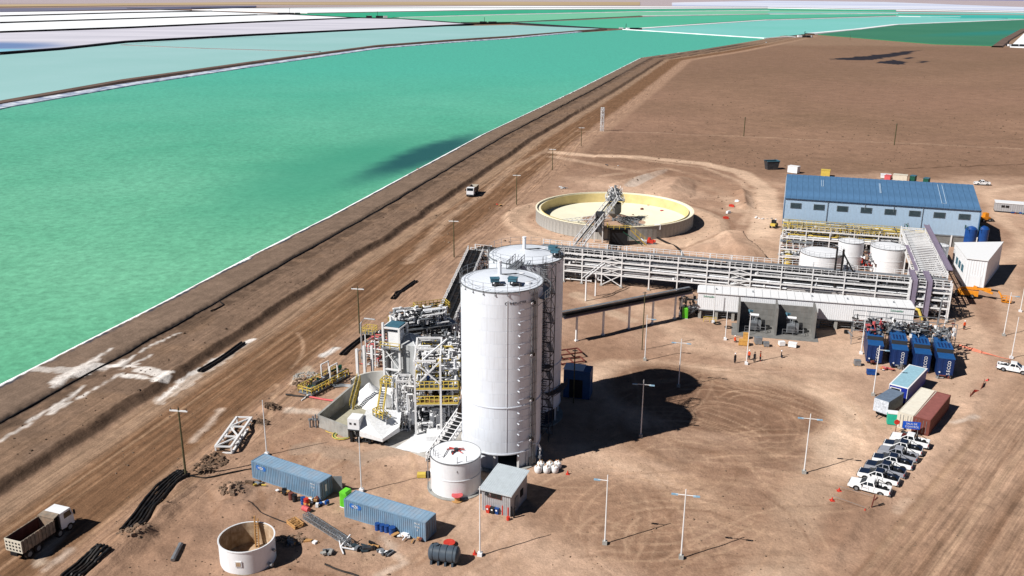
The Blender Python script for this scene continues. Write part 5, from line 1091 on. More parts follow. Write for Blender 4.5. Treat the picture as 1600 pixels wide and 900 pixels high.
rack(t, [0, 3.9, 7.8], 1.9, [2.9, 4.6, 6.2, 7.2], seed=10, braced=(), tray=False)
for x in (.2, 3.0):
    b = MB(); b.bb(x, x+.95, -.15, 7.6, 8.35, 8.45); b.bb(x, x+.95, -.25, -.15, .6, 8.45); b.bb(x-.06, x, -.35, 7.6, 8.2, 8.6); b.bb(x+.95, x+1.01, -.35, 7.6, 8.2, 8.6); b.bb(x-.06, x, -.45, -.1, .6, 8.5); b.bb(x+.95, x+1.01, -.45, -.1, .6, 8.5); b.build('cable_tray', PURP, t)
clutter(t, (.2, 7.6, .1, 1.8, .4, 7), 90, [STEEL, DGREY, GALV, STEEL, BLACK, WHITE], 11)
b = MB(); b.path([(5.8, -2.6, 0), (5.9, -2.6, 5.5), (6.3, -2.0, 6.4)], .16); b.build('pipe_riser', GALV, t); b = MB(); b.path([(1.2, -1.0, 2.6), (2.0, -1.6, 2.5), (2.8, -2.2, .6)], .3, 10); b.build('yellow_hose', YEL, t, smooth=True)
# process frame with yellow rails between hall and tanks
p = G(1224, 392, 0); t = thing('process_module', 'white steel process frame with rows of yellow railings in front of the blue hall', 'steel frame', (p.x+1, p.y+5.5, 0), R(-16.3))
rack(t, [0, 6, 12, 18, 24, 30, 36], 7, [2.4, 4.6], seed=12, tray=False)
for y, z in ((-.1, 4.7), (3.4, 4.9), (6.9, 4.7)): b = MB(); railing(b, [(0, y, z), (36, y, z)], step=1.2, r=.05); b.build('yellow_railing', YEL, t)
clutter(t, (0, 36, .3, 6.8, 2.6, 5.6), 230, [GALV, DGREY, YEL, STEEL, YEL, WHITE], 13); clutter(t, (0, 36, .3, 6.8, .3, 2.4), 120, [DGREY, BLACK, STEEL, GALV], 14)
p = G(1216, 413, 0); t = thing('corner_frame', 'small white frame bay with a yellow tank at the left end of the process frame', 'steel frame', (p.x, p.y, 0), R(-16.3)); rack(t, [0, 5.0, 8], 9, [2.2, 4.2], seed=15, tray=False, pipes=3)
b = MB(); b.cyl(2.2, 1.6, 0, 2.6, 1.0, 14); b.build('yellow_tank', YEL, t, smooth=True); clutter(t, (.3, 7.5, .5, 8, .4, 4.6), 70, [BROWN, YEL, GALV, DGREY, STEEL], 16)
p = G(1438, 400); t = thing('tank_access', 'dark green and steel pipework between the hooped tank and the gantry', 'pipework', (p.x-4, p.y, 0), R(-16.3)); clutter(t, (0, 3.2, 0, 10, 0, 6.4), 90, [DGREEN, DGREEN, DGREY, GALV], 17)
p = G(1330, 425); t = thing('tank_valves', 'dark valve manifold between the middle and the hooped white tank', 'pipework', (p.x+2, p.y, 0), R(-16.3)); clutter(t, (0, 2.6, 0, 6, 0, 4.5), 50, [DGREY, RED, GALV, WHITE], 18)
p = W_(65, 6.5); t = thing('dark_manifold', 'tangle of dark pipes and cables under the gantry beside the white gabled shed', 'pipework', (p.x+3.2, p.y+1, 0), RA); clutter(t, (-5, 2.2, -4, 9, 0, 5), 110, [DGREY, BLACK, GALV, GREY, TEAL], 19)
# ------------------------------------------------------------------ electrical building on stilts with transformer bays
fl = Vector((38.2, 178.6, 0)); EA = R(-13); t = thing('electrical_building', 'long white electrical building raised on concrete piers behind the transformer bays', 'building', fl, EA); EL = 41.6; ED = 4.6; Z0, Z1 = 2.1, 5.7
n_ = 26; pw_ = EL/n_; wmesh = MB()
for j in range(4): x = pw_*j/4; wmesh.quad((x, 0, Z0), (x+pw_/4*.75, 0, Z0), (x+pw_/4*.75, 0, Z1), (x, 0, Z1)); wmesh.quad((x+pw_/4*.75, 0, Z0), (x+pw_/4*.87, -.035, Z0), (x+pw_/4*.87, -.035, Z1), (x+pw_/4*.75, 0, Z1)); wmesh.quad((x+pw_/4*.87, -.035, Z0), (x+pw_/4, 0, Z0), (x+pw_/4, 0, Z1), (x+pw_/4*.87, -.035, Z1))
wmesh = wmesh.build('wall_panel', WHITE, mesh_only=True); rmesh = MB().bb(.03, pw_-.03, -.25, ED+.25, Z1+.0, Z1+.16).build('roof_panel', INK, mesh_only=True)
for i in range(n_): put('wall_panel', wmesh, t, (i*pw_, 0, 0)); put('roof_panel', rmesh, t, (i*pw_, 0, 0))
b = MB(); b.quad((0, ED, Z0), (0, 0, Z0), (0, 0, Z1), (0, ED, Z1)); b.quad((EL, 0, Z0), (EL, ED, Z0), (EL, ED, Z1), (EL, 0, Z1)); b.quad((EL, ED, Z0), (0, ED, Z0), (0, ED, Z1), (EL, ED, Z1)); b.build('end_wall', WHITE, t)
b = MB(); b.bb(0, EL, 0, ED, Z0-.2, Z0); b.build('floor_frame', GREY, t); b = MB(); b.bb(-.2, EL+.2, -.2, ED+.2, Z1-.04, Z1); b.build('eave_frame', WHITE, t)
pm_ = MB().bb(-.3, .3, -.3, .3, 0, Z0-.2).build('pier', CONC, mesh_only=True)
for x in np.arange(.6, EL, 3.35):
    for y in (.5, ED-.5): put('pier', pm_, t, (float(x), y, 0))
b = MB()
for x in np.arange(.9, EL-3, 3.35):
    if 7 < x < 20: continue
    for z in (.5, .95, 1.4): b.bb(x, x+2.6, .9, .95, z, z+.12)
b.build('skirting_rail', GREY, t)
letter('Schneider', .62, mat('sign_green', (90, 170, 140), .6), t, (2.3, -.06, Z1-.75), (R(90), 0, 0)); letter('Schneider', .62, bpy.data.materials['sign_green'], t, (EL-3.2, -.06, Z1-.75), (R(90), 0, 0))
b = MB(); b.bb(8.2, 8.6, -.2, -.04, 3.7, 4.2); b.build('alarm_box', BIN, t)
for x in (3.6, 10.9, 22.5, 29.3, 38): MB().cyl(x, 2.2, Z1+.16, Z1+.5, .15, 8).build('roof_vent', GALV, t)
# end stair
b = MB(); b.bar((-2.6, -.4, 0), (-.1, -.2, Z0), .12, .3); b.bar((-2.6, .8, 0), (-.1, .9, Z0), .12, .3); railing(b, [(-2.8, -.4, .2), (-.1, -.3, Z0)], r=.05); b.build('stair_frame', DGREY, t)
for i in range(8): f = (i+.5)/8; MB().bb(-2.6+2.5*f-.15, -2.6+2.5*f+.15, -.4, .9, Z0*f, Z0*f+.05).build('tread', GALV, t)
b = MB(); railing(b, [(1.5, -1.9, .1), (4.0, -1.7, .1)], r=.05); b.build('yellow_railing', YEL, t)
clutter(t, (-3.5, 0, -.5, 4, .2, 4.2), 60, [DGREY, BLACK, GALV], 22)
# bays
g0 = G(1152.5, 520); g1 = G(1271, 530); BA = az(g0, g1); BLn = (g1-g0).length
t = thing('transformer_bays', 'pair of grey concrete fire-wall bays holding a transformer each', 'concrete bays', (g0.x, g0.y, 0), BA); bdp = 5.6; BH = 5.7
for x in (0, BLn/2, BLn): MB().bb(x-.17, x+.17, 0, bdp, 0, BH).build('fire_wall', CONCD, t)
for k in range(4):
    b = MB(); b.bb(.17, BLn/2-.17, bdp-.3, bdp, k*1.2+.01, (k+1)*1.2-.02); b.build('wall_lift', CONCD, t); b = MB(); b.bb(BLn/2+.17, BLn-.17, bdp-.3, bdp, k*1.2+.01, (k+1)*1.2-.02); b.build('wall_lift', CONCD, t)
b = MB(); b.bb(-1.2, BLn+.8, -1.6, bdp, 0, .06); b.build('slab', CONCD, t)
for x in (1.7, 1.7+BLn/2):
    tr = thing('transformer', 'transformer in the left concrete bay' if x < 3 else 'transformer in the right concrete bay', 'transformer', g0+Matrix.Rotation(BA, 3, 'Z') @ Vector((x+1.2, 2.2, .06)), BA, 'transformers in the bays')
    tr['label'] = ('grey transformer behind rails in the left concrete bay' if x < 3 else 'grey transformer behind rails in the right concrete bay')
    MB().bb(-.8, .8, -.6, 1.2, .3, 2.1).build('tank', GALV, tr); b = MB()
    for i in range(9): b.bb(.85, 1.5, -.55+i*.19, -.47+i*.19, .5, 1.9)
    for i in range(8): b.bb(-.7+i*.19, -.62+i*.19, -1.1, -.62, .5, 1.8)
    stuff(b.build('cooling_fins', GALV, tr)); MB().tube((-.9, .9, 2.9), (1.0, .9, 2.9), .3, 12).build('oil_drum', WHITE, tr, smooth=True)
    for i in range(3): b = MB(); b.cyl(-.6+i*.45, .1, 2.1, 2.9, .12, 8, .05); b.build('bushing', GREY, tr)
    b = MB(); b.path([(-.8, .9, 2.9), (-.9, 1.5, 3.6), (-.2, 1.7, 3.4)], .25, 8); b.build('cable_box', TEAL, tr); b = MB(); b.bb(-.9, .9, -.7, 1.3, .1, .3); b.build('skid', BIN, tr); b = MB(); railing(b, [(-1.6, -1.6, 0), (2.4, -1.6, 0), (2.4, -.2, 0)], h=1.3, r=.035); b.build('guard_rail', GALV, tr)
    b = MB(); b.bb(1.7, 2.3, .2, 1.4, .1, 1.9); b.build('control_cabinet', BIN, tr)
# loose items on the apron
def crate(label, u, v, d, m, rz=0, cat='crate', name='crate'):
    g = G(u, v); t = thing(name, label, cat, (g.x, g.y, 0), EA+rz); x, y, z = d
    MB().bb(-x/2, x/2, -y/2, y/2, .12, z).build('body', m, t); b = MB(); b.bb(-x/2-.03, x/2+.03, -y/2-.03, y/2+.03, z, z+.06); b.build('lid', m, t); b = MB(); 
    for xx in (-x/2, 0, x/2): b.bb(xx-.05, xx+.05, -y/2-.04, y/2+.04, 0, .12)
    b.build('skid', WOOD, t); return t
crate('wide plywood crate before the left transformer bay', 1162, 539, (1.9, 1.2, 1.0), PLY); crate('plywood crate standing behind the wide one before the left bay', 1165, 529, (1.0, .8, 1.1), PLY)
crate('dark topped grey machine right of the plywood crates', 1184, 537, (1.3, 1.3, 1.3), GALV, .2, 'machine', 'machine_case'); crate('pale grey motor case right of the dark topped machine', 1197, 541, (1.0, 1.0, .8), GALV, .1, 'machine', 'machine_case')
crate('small white bundle on a pallet before the right bay', 1221, 540, (1.1, .9, .8), INK, .3, 'pallet load', 'pallet_load'); crate('white wrapped crate nearest the right bay post', 1238, 542, (1.5, 1.2, .8), INK, -.2, 'pallet load', 'pallet_load')
crate('small grey generator box left of the blue filter units', 1339, 571, (1.1, .9, 1.0), GALV, .1, 'machine', 'machine_case'); crate('pallet of blue water bottles in front of the first blue filter unit', 1361, 585, (1.6, 1.0, .8), BLUE, 0, 'pallet load', 'pallet_load')
for u, v, lab in ((1120.5, 506, 'left dark manhole ring at the foot of the pale poles'), (1138, 512, 'right dark manhole ring at the foot of the pale poles')):
    g = G(u, v); tag(MB().lathe([(.45, 0), (.75, .02), (.8, .16), (.45, .2)], 16, (0, 0)).build('manhole_ring', BLACK), lab, 'manhole').location = (g.x, g.y, 0)
g = G(1325, 522); t = thing('drain_post', 'short leaning pipe stub with a dark hood on the sand', 'pipe', (g.x, g.y, 0), 0); MB().tube((0.3, -1.6, 0.15), (0, .3, .5), .14).build('stub', GALV, t); MB().cyl(-.2, .5, 0, .6, .45, 10).build('hood', BLACK, t)
# ------------------------------------------------------------------ enclosed belt gallery on posts
ga, gb = G(878, 495, 5.6), G(1079, 456, 5.2); t = thing('belt_gallery', 'long dark conveyor gallery on white posts between the silos and the electrical building', 'conveyor', (ga.x, ga.y, 0), az(ga, gb)); L = (Vector((gb.x, gb.y, 0))-Vector((ga.x, ga.y, 0))).length
b = MB(); b.side([(0, 5.5), (0, 5.9), (L, 5.6), (L, 5.2)], -.7, .7); b.build('belt_box', DGREY, t); b = MB(); b.side([(0, 6.35), (0, 6.45), (L, 6.15), (L, 6.05)], -.78, -.1); b.side([(0, 5.9), (0, 6.3), (L, 6.0), (L, 5.6)], -.4, .1); b.build('cover', BLACK, t)
b = MB(); b.side([(0, 6.46), (0, 6.52), (L, 6.22), (L, 6.16)], .0, .7); b.build('cover_strip', GALV, t); b = MB(); b.side([(0, 5.3), (0, 5.5), (L, 5.2), (L, 5.0)], -.75, -.6); b.side([(0, 5.3), (0, 5.5), (L, 5.2), (L, 5.0)], .6, .75); b.build('girder', PURP, t)
for (u, v) in ((912, 539), (951, 528), (990, 518), (1028, 510), (1063, 502), (1073, 500)):
    g = G(u, v); x = (g-Vector((ga.x, ga.y, 0))).dot(Vector((math.cos(t.rotation_euler.z), math.sin(t.rotation_euler.z), 0))); b = MB(); b.bb(x-.16, x+.16, -.16, .16, 0, 5.3-.3*x/L); b.bb(x-.3, x+.3, -.3, .3, 0, .25); b.build('post', STEEL, t)
# intermediate white support portal under the rack west end
for (u, v, lab) in ((915, 470, 'white kneed pipe support left of the rack brace'), ):
    g = G(u, v); t = thing('pipe_portal', lab, 'pipe support', (g.x, g.y, 0), R(55)); b = MB(); b.bar((0, 0, 0), (0, 0, 5.2), .26); b.bar((4.2, 0, 0), (4.2, 0, 5.2), .26); b.bar((-.2, 0, 5.2), (8, 0, 6.6), .28); b.bar((-.2, .8, 5.2), (8, .8, 6.6), .2); b.build('frame', STEEL, t)
# rack linking process tower to the long rack, passing behind the silos
a, c = Vector((-10.6, 151.5, 0)), Vector((-6.6, 203.8, 0)); t = thing('link_rack', 'dark topped pipe and cable rack running from the process tower past the silos', 'pipe rack', a, az(a, c)); L = (c-a).length
rack(t, [i*L/8 for i in range(9)], 3.6, [4.5, 7.2], seed=31, pm=[BLACK, DGREY, BLACK, GALV], tray=False)
for y in (.2, 1.3, 2.4):
    b = MB(); b.bb(0, L, y, y+.06, 7.3, 7.6); b.bb(0, L, y+.94, y+1.0, 7.3, 7.6); b.build('cable_tray', DGREY, t); b = MB()
    for i in range(int(L/.9)): b.bb(i*.9, i*.9+.5, y+.06, y+.94, 7.32, 7.5)
    stuff(b.build('cable_cover', BLACK, t))
p = G(744, 428); t = thing('pipe_portal', 'tall white end portal with looping black pipes left of the rear silo', 'pipe support', (-9.5, 203.5, 0), RA); rack(t, [0, 4], 3, [3, 5, 7], seed=33, tray=False, pm=[BLACK, DGREY])
b = MB()
for y in (0, .8, 1.6): b.path([(1+y*.6, y, .3), (1+y*.6, y, 7.6), (1.8+y*.6, y, 8.2), (5, y, 8.0), (12, y, 7.6)], .18, 8)
b.build('pipe_loop', BLACK, t, smooth=True); clutter(t, (.2, 9, 0, 3, .3, 7.4), 60, [BLACK, DGREY, GALV, STEEL], 34)
p = Vector((4.5, 145.5, 0)); 
# small navy switch room behind the silos
g = G(880, 628); t = thing('switch_room', 'small blue switch room in the shadow right of the silos', 'hut', (8.6, 139.0, 0), R(-14)); b = MB(); b.bb(0, 4.4, 0, 3.0, .1, 4.9); b.build('body', mat('switch_blue', (50, 88, 136), .5), t); b = MB(); b.bb(-.15, 3.2, .3, 3.1, 4.9, 5.0); b.build('roof', INK, t); b = MB(); b.bb(1.0, 3.2, -.05, 0, .2, 3.4); b.build('opening', BIN, t)
g = G(890, 566); t = thing('brown_frame', 'rusty brown steel frames lying behind the blue switch room', 'steel frame', (g.x, g.y, 0), R(20)); b = MB()
for x, y, z in ((0, 0, .3), (.4, 2.2, 1.1)): b.bar((x-2, y-1, z), (x+2.6, y-1, z), .22); b.bar((x-2, y+1.2, z), (x+2.6, y+1.2, z), .22); b.bar((x-2, y-1, z), (x-2, y+1.2, z), .22); b.bar((x+2.6, y-1, z), (x+2.6, y+1.2, z), .22); b.bar((x+.3, y-1, z), (x+.3, y+1.2, z), .18)
b.build('frame', BROWN, t)
# ------------------------------------------------------------------ process plant west of the silos
def stair(label, p, q, wd=.9, m=YEL, n=14, name='yellow_stair', group='yellow stairs at the basin'):
    p, q = Vector(p), Vector(q); t = thing(name, label, 'stair', p, az(p, q), group); L = math.hypot(q.x-p.x, q.y-p.y); H = q.z-p.z
    tm = MB().bb(-.13, .13, -wd/2, wd/2, 0, .05).build('tread', GALV, mesh_only=True)
    for i in range(n): put('tread', tm, t, (L*(i+.5)/n, 0, H*(i+.5)/n))
    for y in (-wd/2, wd/2): MB().bar((0, y, 0), (L, y, H), .08, .28).build('stringer', m, t)
    for y in (-wd/2, wd/2):
        b = MB(); k = 5
        for i in range(k+1): b.bar((L*i/k, y, H*i/k), (L*i/k, y, H*i/k+1.1), .08)
        for hh in (1.1, .6): b.bar((0, y, hh), (L, y, H+hh), .07)
        b.build('handrail', m, t)
    return t
FLc, FRc, BLc, BRc = G(500, 666), G(592, 690), G(556, 621), G(634, 630)
t = thing('settling_basin', 'sunken concrete settling basin with sloping side walls and white salt inside', 'basin', (FLc.x, FLc.y, 0), 0)
def wall(par, p, q, h0, h1, th=.35, m=CONC, name='basin_wall', z0=0):
    p, q = Vector(p)-FLc, Vector(q)-FLc; d = (q-p); d.z = 0; d.normalize(); n = Vector((-d.y, d.x, 0))*th
    P = [p, q, q+n, p+n]; b = MB(); b._a([(a.x, a.y, z0) for a in P]+[(a.x, a.y, h) for a, h in zip(P, (h0, h1, h1, h0))], [(3, 2, 1, 0), (4, 5, 6, 7), (0, 1, 5, 4), (1, 2, 6, 5), (2, 3, 7, 6), (3, 0, 4, 7)]); return b.build(name, m, par)
wall(t, FLc, BLc, 2.0, 2.5); wall(t, G(547, 684), FLc, 1.9, 1.9); wall(t, BRc, G(610, 658), 3.2, 2.4, m=CONCD); wall(t, G(610, 658), G(592, 690), 2.4, 1.6, m=CONCD)
rc = (BLc+BRc)/2; rad = (BRc-BLc).length/2; b = MB(); aa = az(BLc, BRc); b.lathe([(rad, 0), (rad+.5, 3.1), (rad+.8, 3.1), (rad+.8, 0)], 24, (rc.x-FLc.x, rc.y-FLc.y), aa, aa+math.pi); b.lathe([(rad+.02, .05), (rad*.15, .05)], 24, (rc.x-FLc.x, rc.y-FLc.y), aa, aa+math.pi); b.build('rounded_wall', mat('salted_concrete', (206, 204, 198), .8, var=.08, scale=.6), t, smooth=True)
SILT = mat('pale_silt', (176, 172, 152), .8, var=.08)
b = MB(); b.prism([(q.x-FLc.x, q.y-FLc.y) for q in (FLc, G(592, 690), BRc, BLc)], -.1, .12); b.build('floor', SILT, t)
g = G(590, 630); t = thing('salt_heap', 'heap of clean white salt inside the settling basin', 'salt heap', (g.x, g.y, 0), 0); b = MB(); rs = random.Random(5)
for (hx_, hy_, hr, hh_) in ((0, 0, 3.2, 2.2), (-1.6, 2.2, 2.8, 2.6), (1.8, 4.2, 2.8, 2.0)):
    b.lathe([(hr*f*(1+.0), .1+hh_*(1-f)**.9) for f in (1, .8, .6, .4, .2, .02)], 22, (hx_, hy_))
b.v = [(x+rs.uniform(-.09, .09), y+rs.uniform(-.09, .09), z+rs.uniform(-.08, .08)) for x, y, z in b.v]; b.build('heap', SALT, t, smooth=True)
p0, p1 = G(549, 640), G(561, 600, 4.0); stair('yellow railed stair on the left wall of the settling basin', (p0.x, p0.y, .2), (p1.x, p1.y, 4.6))
p0, p1 = G(592, 645, 2.2), G(601, 608, 4.2); stair('middle yellow stair rising over the white salt', (p0.x, p0.y, 1.0), (p1.x, p1.y, 4.8))
p0, p1 = G(622, 672), G(597, 648, 3.6); stair('lower yellow stair dropping to the slab right of the basin', (p0.x, p0.y, 0), (p1.x, p1.y, 3.6))
g = G(601, 608, 4.2); t = thing('basin_platform', 'small yellow railed platform over the back of the basin', 'platform', (g.x, g.y, 0), AZ); b = MB(); b.bb(-.6, 2.8, -.3, 1.4, 4.7, 4.8); b.build('deck', GALV, t); b = MB(); railing(b, [(-.6, -.3, 4.8), (2.8, -.3, 4.8), (2.8, 1.4, 4.8), (-.6, 1.4, 4.8)], closed=True, r=.06, step=.8); b.build('railing', YEL, t)
for x in (-.5, 2.7):
    for y in (-.2, 1.3): MB().bar((x, y, .2), (x, y, 4.7), .14).build('post', STEEL, t)
g = G(597, 650, 3.6); t = thing('stair_landing', 'small yellow landing above the salt chute', 'platform', (g.x, g.y, 0), R(-40)); b = MB(); b.bb(-1.2, .9, -.7, .7, 3.5, 3.6); b.build('deck', GALV, t); b = MB(); railing(b, [(-1.2, -.7, 3.6), (.9, -.7, 3.6)], r=.06, step=.7); railing(b, [(-1.2, .7, 3.6), (-1.2, -.7, 3.6)], r=.06, step=.7); b.build('railing', YEL, t)
for x in (-1.1, .8): MB().bar((x, 0, 0), (x, 0, 3.5), .16).build('post', STEEL, t)
# white chute with its cab and dark legs
g = G(552, 690); t = thing('salt_chute', 'white salt press with a boxy head on dark legs at the mouth of the basin', 'salt press', (g.x, g.y, 0), R(-12)); b = MB(); b.bb(-.6, 1.2, -.4, 1.6, 2.0, 3.9); b.build('head', WHITE, t); b = MB()
b._a([(1.2, -.4, 2.1), (5.0, -1.0, 1.5), (6.6, 2.0, 2.2), (5.8, 5.4, 3.2), (1.0, 3.6, 3.9), (1.2, 1.6, 3.6)], [(0, 1, 2, 3, 4, 5)]); b._a([(1.2, -.4, 1.2), (5.0, -1.0, 1.0), (5.0, -1.0, 1.5), (1.2, -.4, 2.1)], [(0, 1, 2, 3)]); b._a([(5, -1, 1.0), (6.6, 2, 1.4), (6.6, 2, 2.2), (5, -1, 1.5)], [(0, 1, 2, 3)]); b.build('chute', SALT, t)
for x in (-.2, .9, 2.6, 4.6): b = MB(); b.bb(x-.2, x+.2, -.2, .3, 0, 2.0 if x < 2 else 1.3); b.build('leg', BIN, t)
b = MB(); b.bb(-.3, 0, -.46, -.4, 3.0, 3.3); b.bb(.4, .7, -.46, -.4, 3.0, 3.3); b.bb(-.6, 1.2, -.44, -.4, 2.0, 2.2); b.build('window', DGREY, t); clutter(t, (-.2, 5, 0, 3, .1, 1.4), 30, [BIN, DGREY, GALV], 41)
g = G(535, 681); t = thing('hose_coil', 'coil of yellow green hose on the ground before the basin', 'hose', (g.x, g.y, 0), 0)
for k in range(4): b = MB(); b.path([(math.cos(q*.42)*(1.0+k*.17), math.sin(q*.42)*(1.0+k*.17), .1+.02*k) for q in range(16)], .07, 6); b.build('loop', (YEL, mat('pale_hose', (200, 208, 130), .6), DGREEN, YEL)[k] if k == 1 else (YEL, YEL, DGREEN, YEL)[k], t)
b = MB(); b.path([(-1.3, .5, .1), (-2.2, .9, .1), (-2.8, 1.4, .1)], .06, 6); b.build('loose_end', YEL, t)
g = G(494, 668); t = thing('basin_valves', 'cluster of grey valve posts at the front left corner of the basin', 'valves', (g.x, g.y, 0), 0)
for k in range(4): b = MB(); b.cyl(-.9+k*.45, .2*(k % 2), 0, 1.4+.4*(k % 3), .14, 8); b.cyl(-.9+k*.45, .2*(k % 2), 1.2, 1.45, .25, 10); b.build('valve_post', GALV, t)
# columns and pipe arch
for k, (u, v, vt) in enumerate(((560, 604, 545), (571, 598, 540), (583, 600, 540))):
    g = G(u, v); h = Hv((u, v), (u-3, vt)); t = thing('steel_column', ('left', 'middle', 'right')[k]+' column of the three tall white columns behind the basin', 'column', (g.x, g.y, 0), AZ, 'three white columns'); b = MB(); b.bb(-.22, .22, -.18, -.13, 0, h); b.bb(-.22, .22, .13, .18, 0, h); b.bb(-.06, .06, -.13, .13, 0, h); b.build('shaft', STEEL, t); MB().bb(-.4, .4, -.4, .4, 0, .2).build('base_plate', CONC, t)
g = G(588, 575); t = thing('red_pipework', 'tangle of pale red and silver pipes behind the three columns', 'pipework', (g.x-3.5, g.y+1.5, 0), AZ); clutter(t, (0, 5.4, 0, 6, 0, 4.5), 80, [PINK, PIPE, GALV, STEEL, BROWN], 43); b = MB(); b.path([(.4, 1, 0), (.4, 1, 7.6), (1.2, 1, 8.6), (3.2, 1, 8.6)], .16); b.build('pipe_arch', PIPE, t, smooth=True)
g = G(596, 545); t = thing('yellow_landing', 'little yellow platform left of the white frame tower', 'platform', (g.x-.6, g.y-9, 0), AZ); b = MB(); b.bb(-1, 1, -1, 1, 6.6, 6.7); b.build('deck', GALV, t); b = MB(); railing(b, [(-1, -1, 6.7), (1, -1, 6.7), (1, 1, 6.7), (-1, 1, 6.7)], closed=True, r=.045, step=.7); b.build('railing', YEL, t)
for x in (-.9, .9): MB().bar((x, 0, 0), (x, 0, 6.6), .15).build('post', STEEL, t)
# pump skid at left with yellow railings
ga, gb = G(478, 618), G(530, 590); t = thing('pump_skid', 'low pump skid ringed by yellow railings left of the basin', 'pump skid', (ga.x, ga.y, 0), az(ga, gb)); L = (gb-ga).length+1; b = MB(); b.bb(0, L, -1.3, 1.6, .2, .45); b.build('base', GREY, t)
for y in (-1.3, 1.6): b = MB(); railing(b, [(0, y, .45), (L, y, .45)], r=.06, step=.9); b.build('railing', YEL, t)
b = MB(); railing(b, [(0, -1.3, .45), (0, 1.6, .45)], r=.06, step=.9); b.build('railing', YEL, t); b = MB(); b.bb(L*.25, L*.7, -.5, .7, .5, 1.3); b.build('channel', DGREY, t)
b = MB()
for x in (L*.55, L*.75):
    for y in (-.9, 1.0): b.bar((x, y, .4), (x, y, 3.4), .18)
b.bar((L*.55, -.9, 3.4), (L*.75, -.9, 3.4), .18); b.bar((L*.55, 1, 3.4), (L*.75, 1, 3.4), .18); b.build('gallows', STEEL, t); clutter(t, (.3, L, -1.1, 1.4, .5, 1.6), 45, [YEL, GALV, DGREEN, WOOD, BLACK], 44)
b = MB()
for k in range(3): b.bar((-.6-k*.7, -.8, .1), (1.2, .6-k*.5, .3), .14)
b.build('skid_runner', STEEL, t); bundle('pale pink pipe running from the pump skid to the basin', ((484, 622), (505, 625), (521, 628)), 1, .16, m=PINK); bundle('pipes from the pump skid towards the columns', ((520, 605), (540, 602), (560, 607)), 3, .12, m=GALV); bundle('short dark kerb pipe left of the pump skid', ((447, 618), (465, 620), (486, 622)), 1, .16)
# vessels
def vessel(label, c, a, w, d, z0, z1, m=GREY, peak=1.2, name='grey_bin'):
    t = thing(name, label, 'bin', (c[0], c[1], 0), a)
    for nm, (p, q) in zip(('w',)*4, (((-w/2, -d/2), (w/2, -d/2)), ((w/2, -d/2), (w/2, d/2)), ((w/2, d/2), (-w/2, d/2)), ((-w/2, d/2), (-w/2, -d/2)))):
        b = MB(); corr_wall(b, p, q, z0, z1, pitch=.9, dep=.06); b.build('side_panel', m, t)
    for s in range(4):
        P = [(-w/2, -d/2), (w/2, -d/2), (w/2, d/2), (-w/2, d/2)]; b = MB(); b._a([(*P[s], z1), (*P[(s+1) % 4], z1), (0, 0, z1+peak)], [(0, 1, 2)]); b.build('roof_panel', m, t)
        b = MB(); b._a([(*P[s], z0), (*P[(s+1) % 4], z0), (P[(s+1) % 4][0]*.2, P[(s+1) % 4][1]*.2, max(.3, z0-2.4)), (P[s][0]*.2, P[s][1]*.2, max(.3, z0-2.4))], [(0, 3, 2, 1)]); b.build('hopper_side', m, t); MB().bar((*P[s], 0), (*P[s], z1), .22).build('leg', STEEL, t)
        b = MB(); b.bar((*P[s], z1+.03), (0, 0, z1+peak+.05), .09); b.build('roof_rib', WHITE, t)
    b = MB(); b.bar((w/2+.15, -d/2+.2, z0), (w/2+.15, -d/2+.2, z1), .4, .2); b.build('cable_duct', BIN, t); return t
SHEET = mat('grey_sheet', (186, 190, 192), .5, .1, var=.06, streak=.15)
vessel('large grey sheet bin with a pyramid lid behind the white frame tower', (-17.0, 142.5), R(-20), 4.4, 4.6, 3.4, 8.6, SHEET)
vessel('grey sheet hopper tucked under the dark cable rack', (-13.6, 157.5), R(-12), 4.2, 4.2, 3.5, 7.4, SHEET, .5); 
for (x, y, lab) in ((-8.6, 147.5, 'white round vessel nearest the front silo left side'), (-10.6, 148.8, 'white round vessel second from the front silo')):
    t = thing('process_vessel', lab, 'vessel', (x, y, 0), 0, 'white round vessels by the silos'); MB().lathe([(.9, 0), (.9, 6.2), (.5, 6.8), (.1, 7)], 20, cap1=True).build('shell', WHITE, t, smooth=True); clutter(t, (-.9, .9, -.9, .9, 6.4, 8.0), 16, [DGREY, GALV, BLACK], int(x*10) % 97)
# white frame tower and its cabin
g = G(602, 612); t = thing('frame_tower', 'tall white steel frame tower with a small box cabin left of the grey bin', 'steel tower', (g.x, g.y, 0), R(-18)); 
for x in (0, 2.9):
    for y in (0, 3): MB().bar((x, y, 0), (x, y, 12.3 if x < 1 else 11.6), .34).build('post', STEEL, t)
for z in (4.2, 8.0, 11.5):
    b = MB(); 
    for p, q in (((0, 0), (2.9, 0)), ((2.9, 0), (2.9, 3)), ((2.9, 3), (0, 3)), ((0, 3), (0, 0))): b.bar((*p, z), (*q, z), .26)
    b.build('beam', STEEL, t)
for za, zb in ((0, 4.2), (4.2, 8)): MB().bar((0, 0, zb), (2.9, 0, za), .18).build('brace', STEEL, t); MB().bar((0, 0, za+(zb-za)*.5), (2.9, 0, zb), .12).build('brace', STEEL, t)
MB().bb(.5, 2.6, .4, 2.6, 8.2, 10.8).build('cabin', INK, t); MB().bb(.3, 2.8, .2, 2.8, 11.5, 11.8).build('cabin_roof', TEAL, t); MB().bb(-.3, 3.2, -.6, 3.2, 8.0, 8.1).build('deck', GALV, t); b = MB(); railing(b, [(-.3, -.6, 8.1), (3.2, -.6, 8.1)], r=.05); b.build('yellow_railing', YEL, t); MB().bb(.2, .26, .2, 2.9, 0, 7.8).build('white_sheet', WHITE, t)
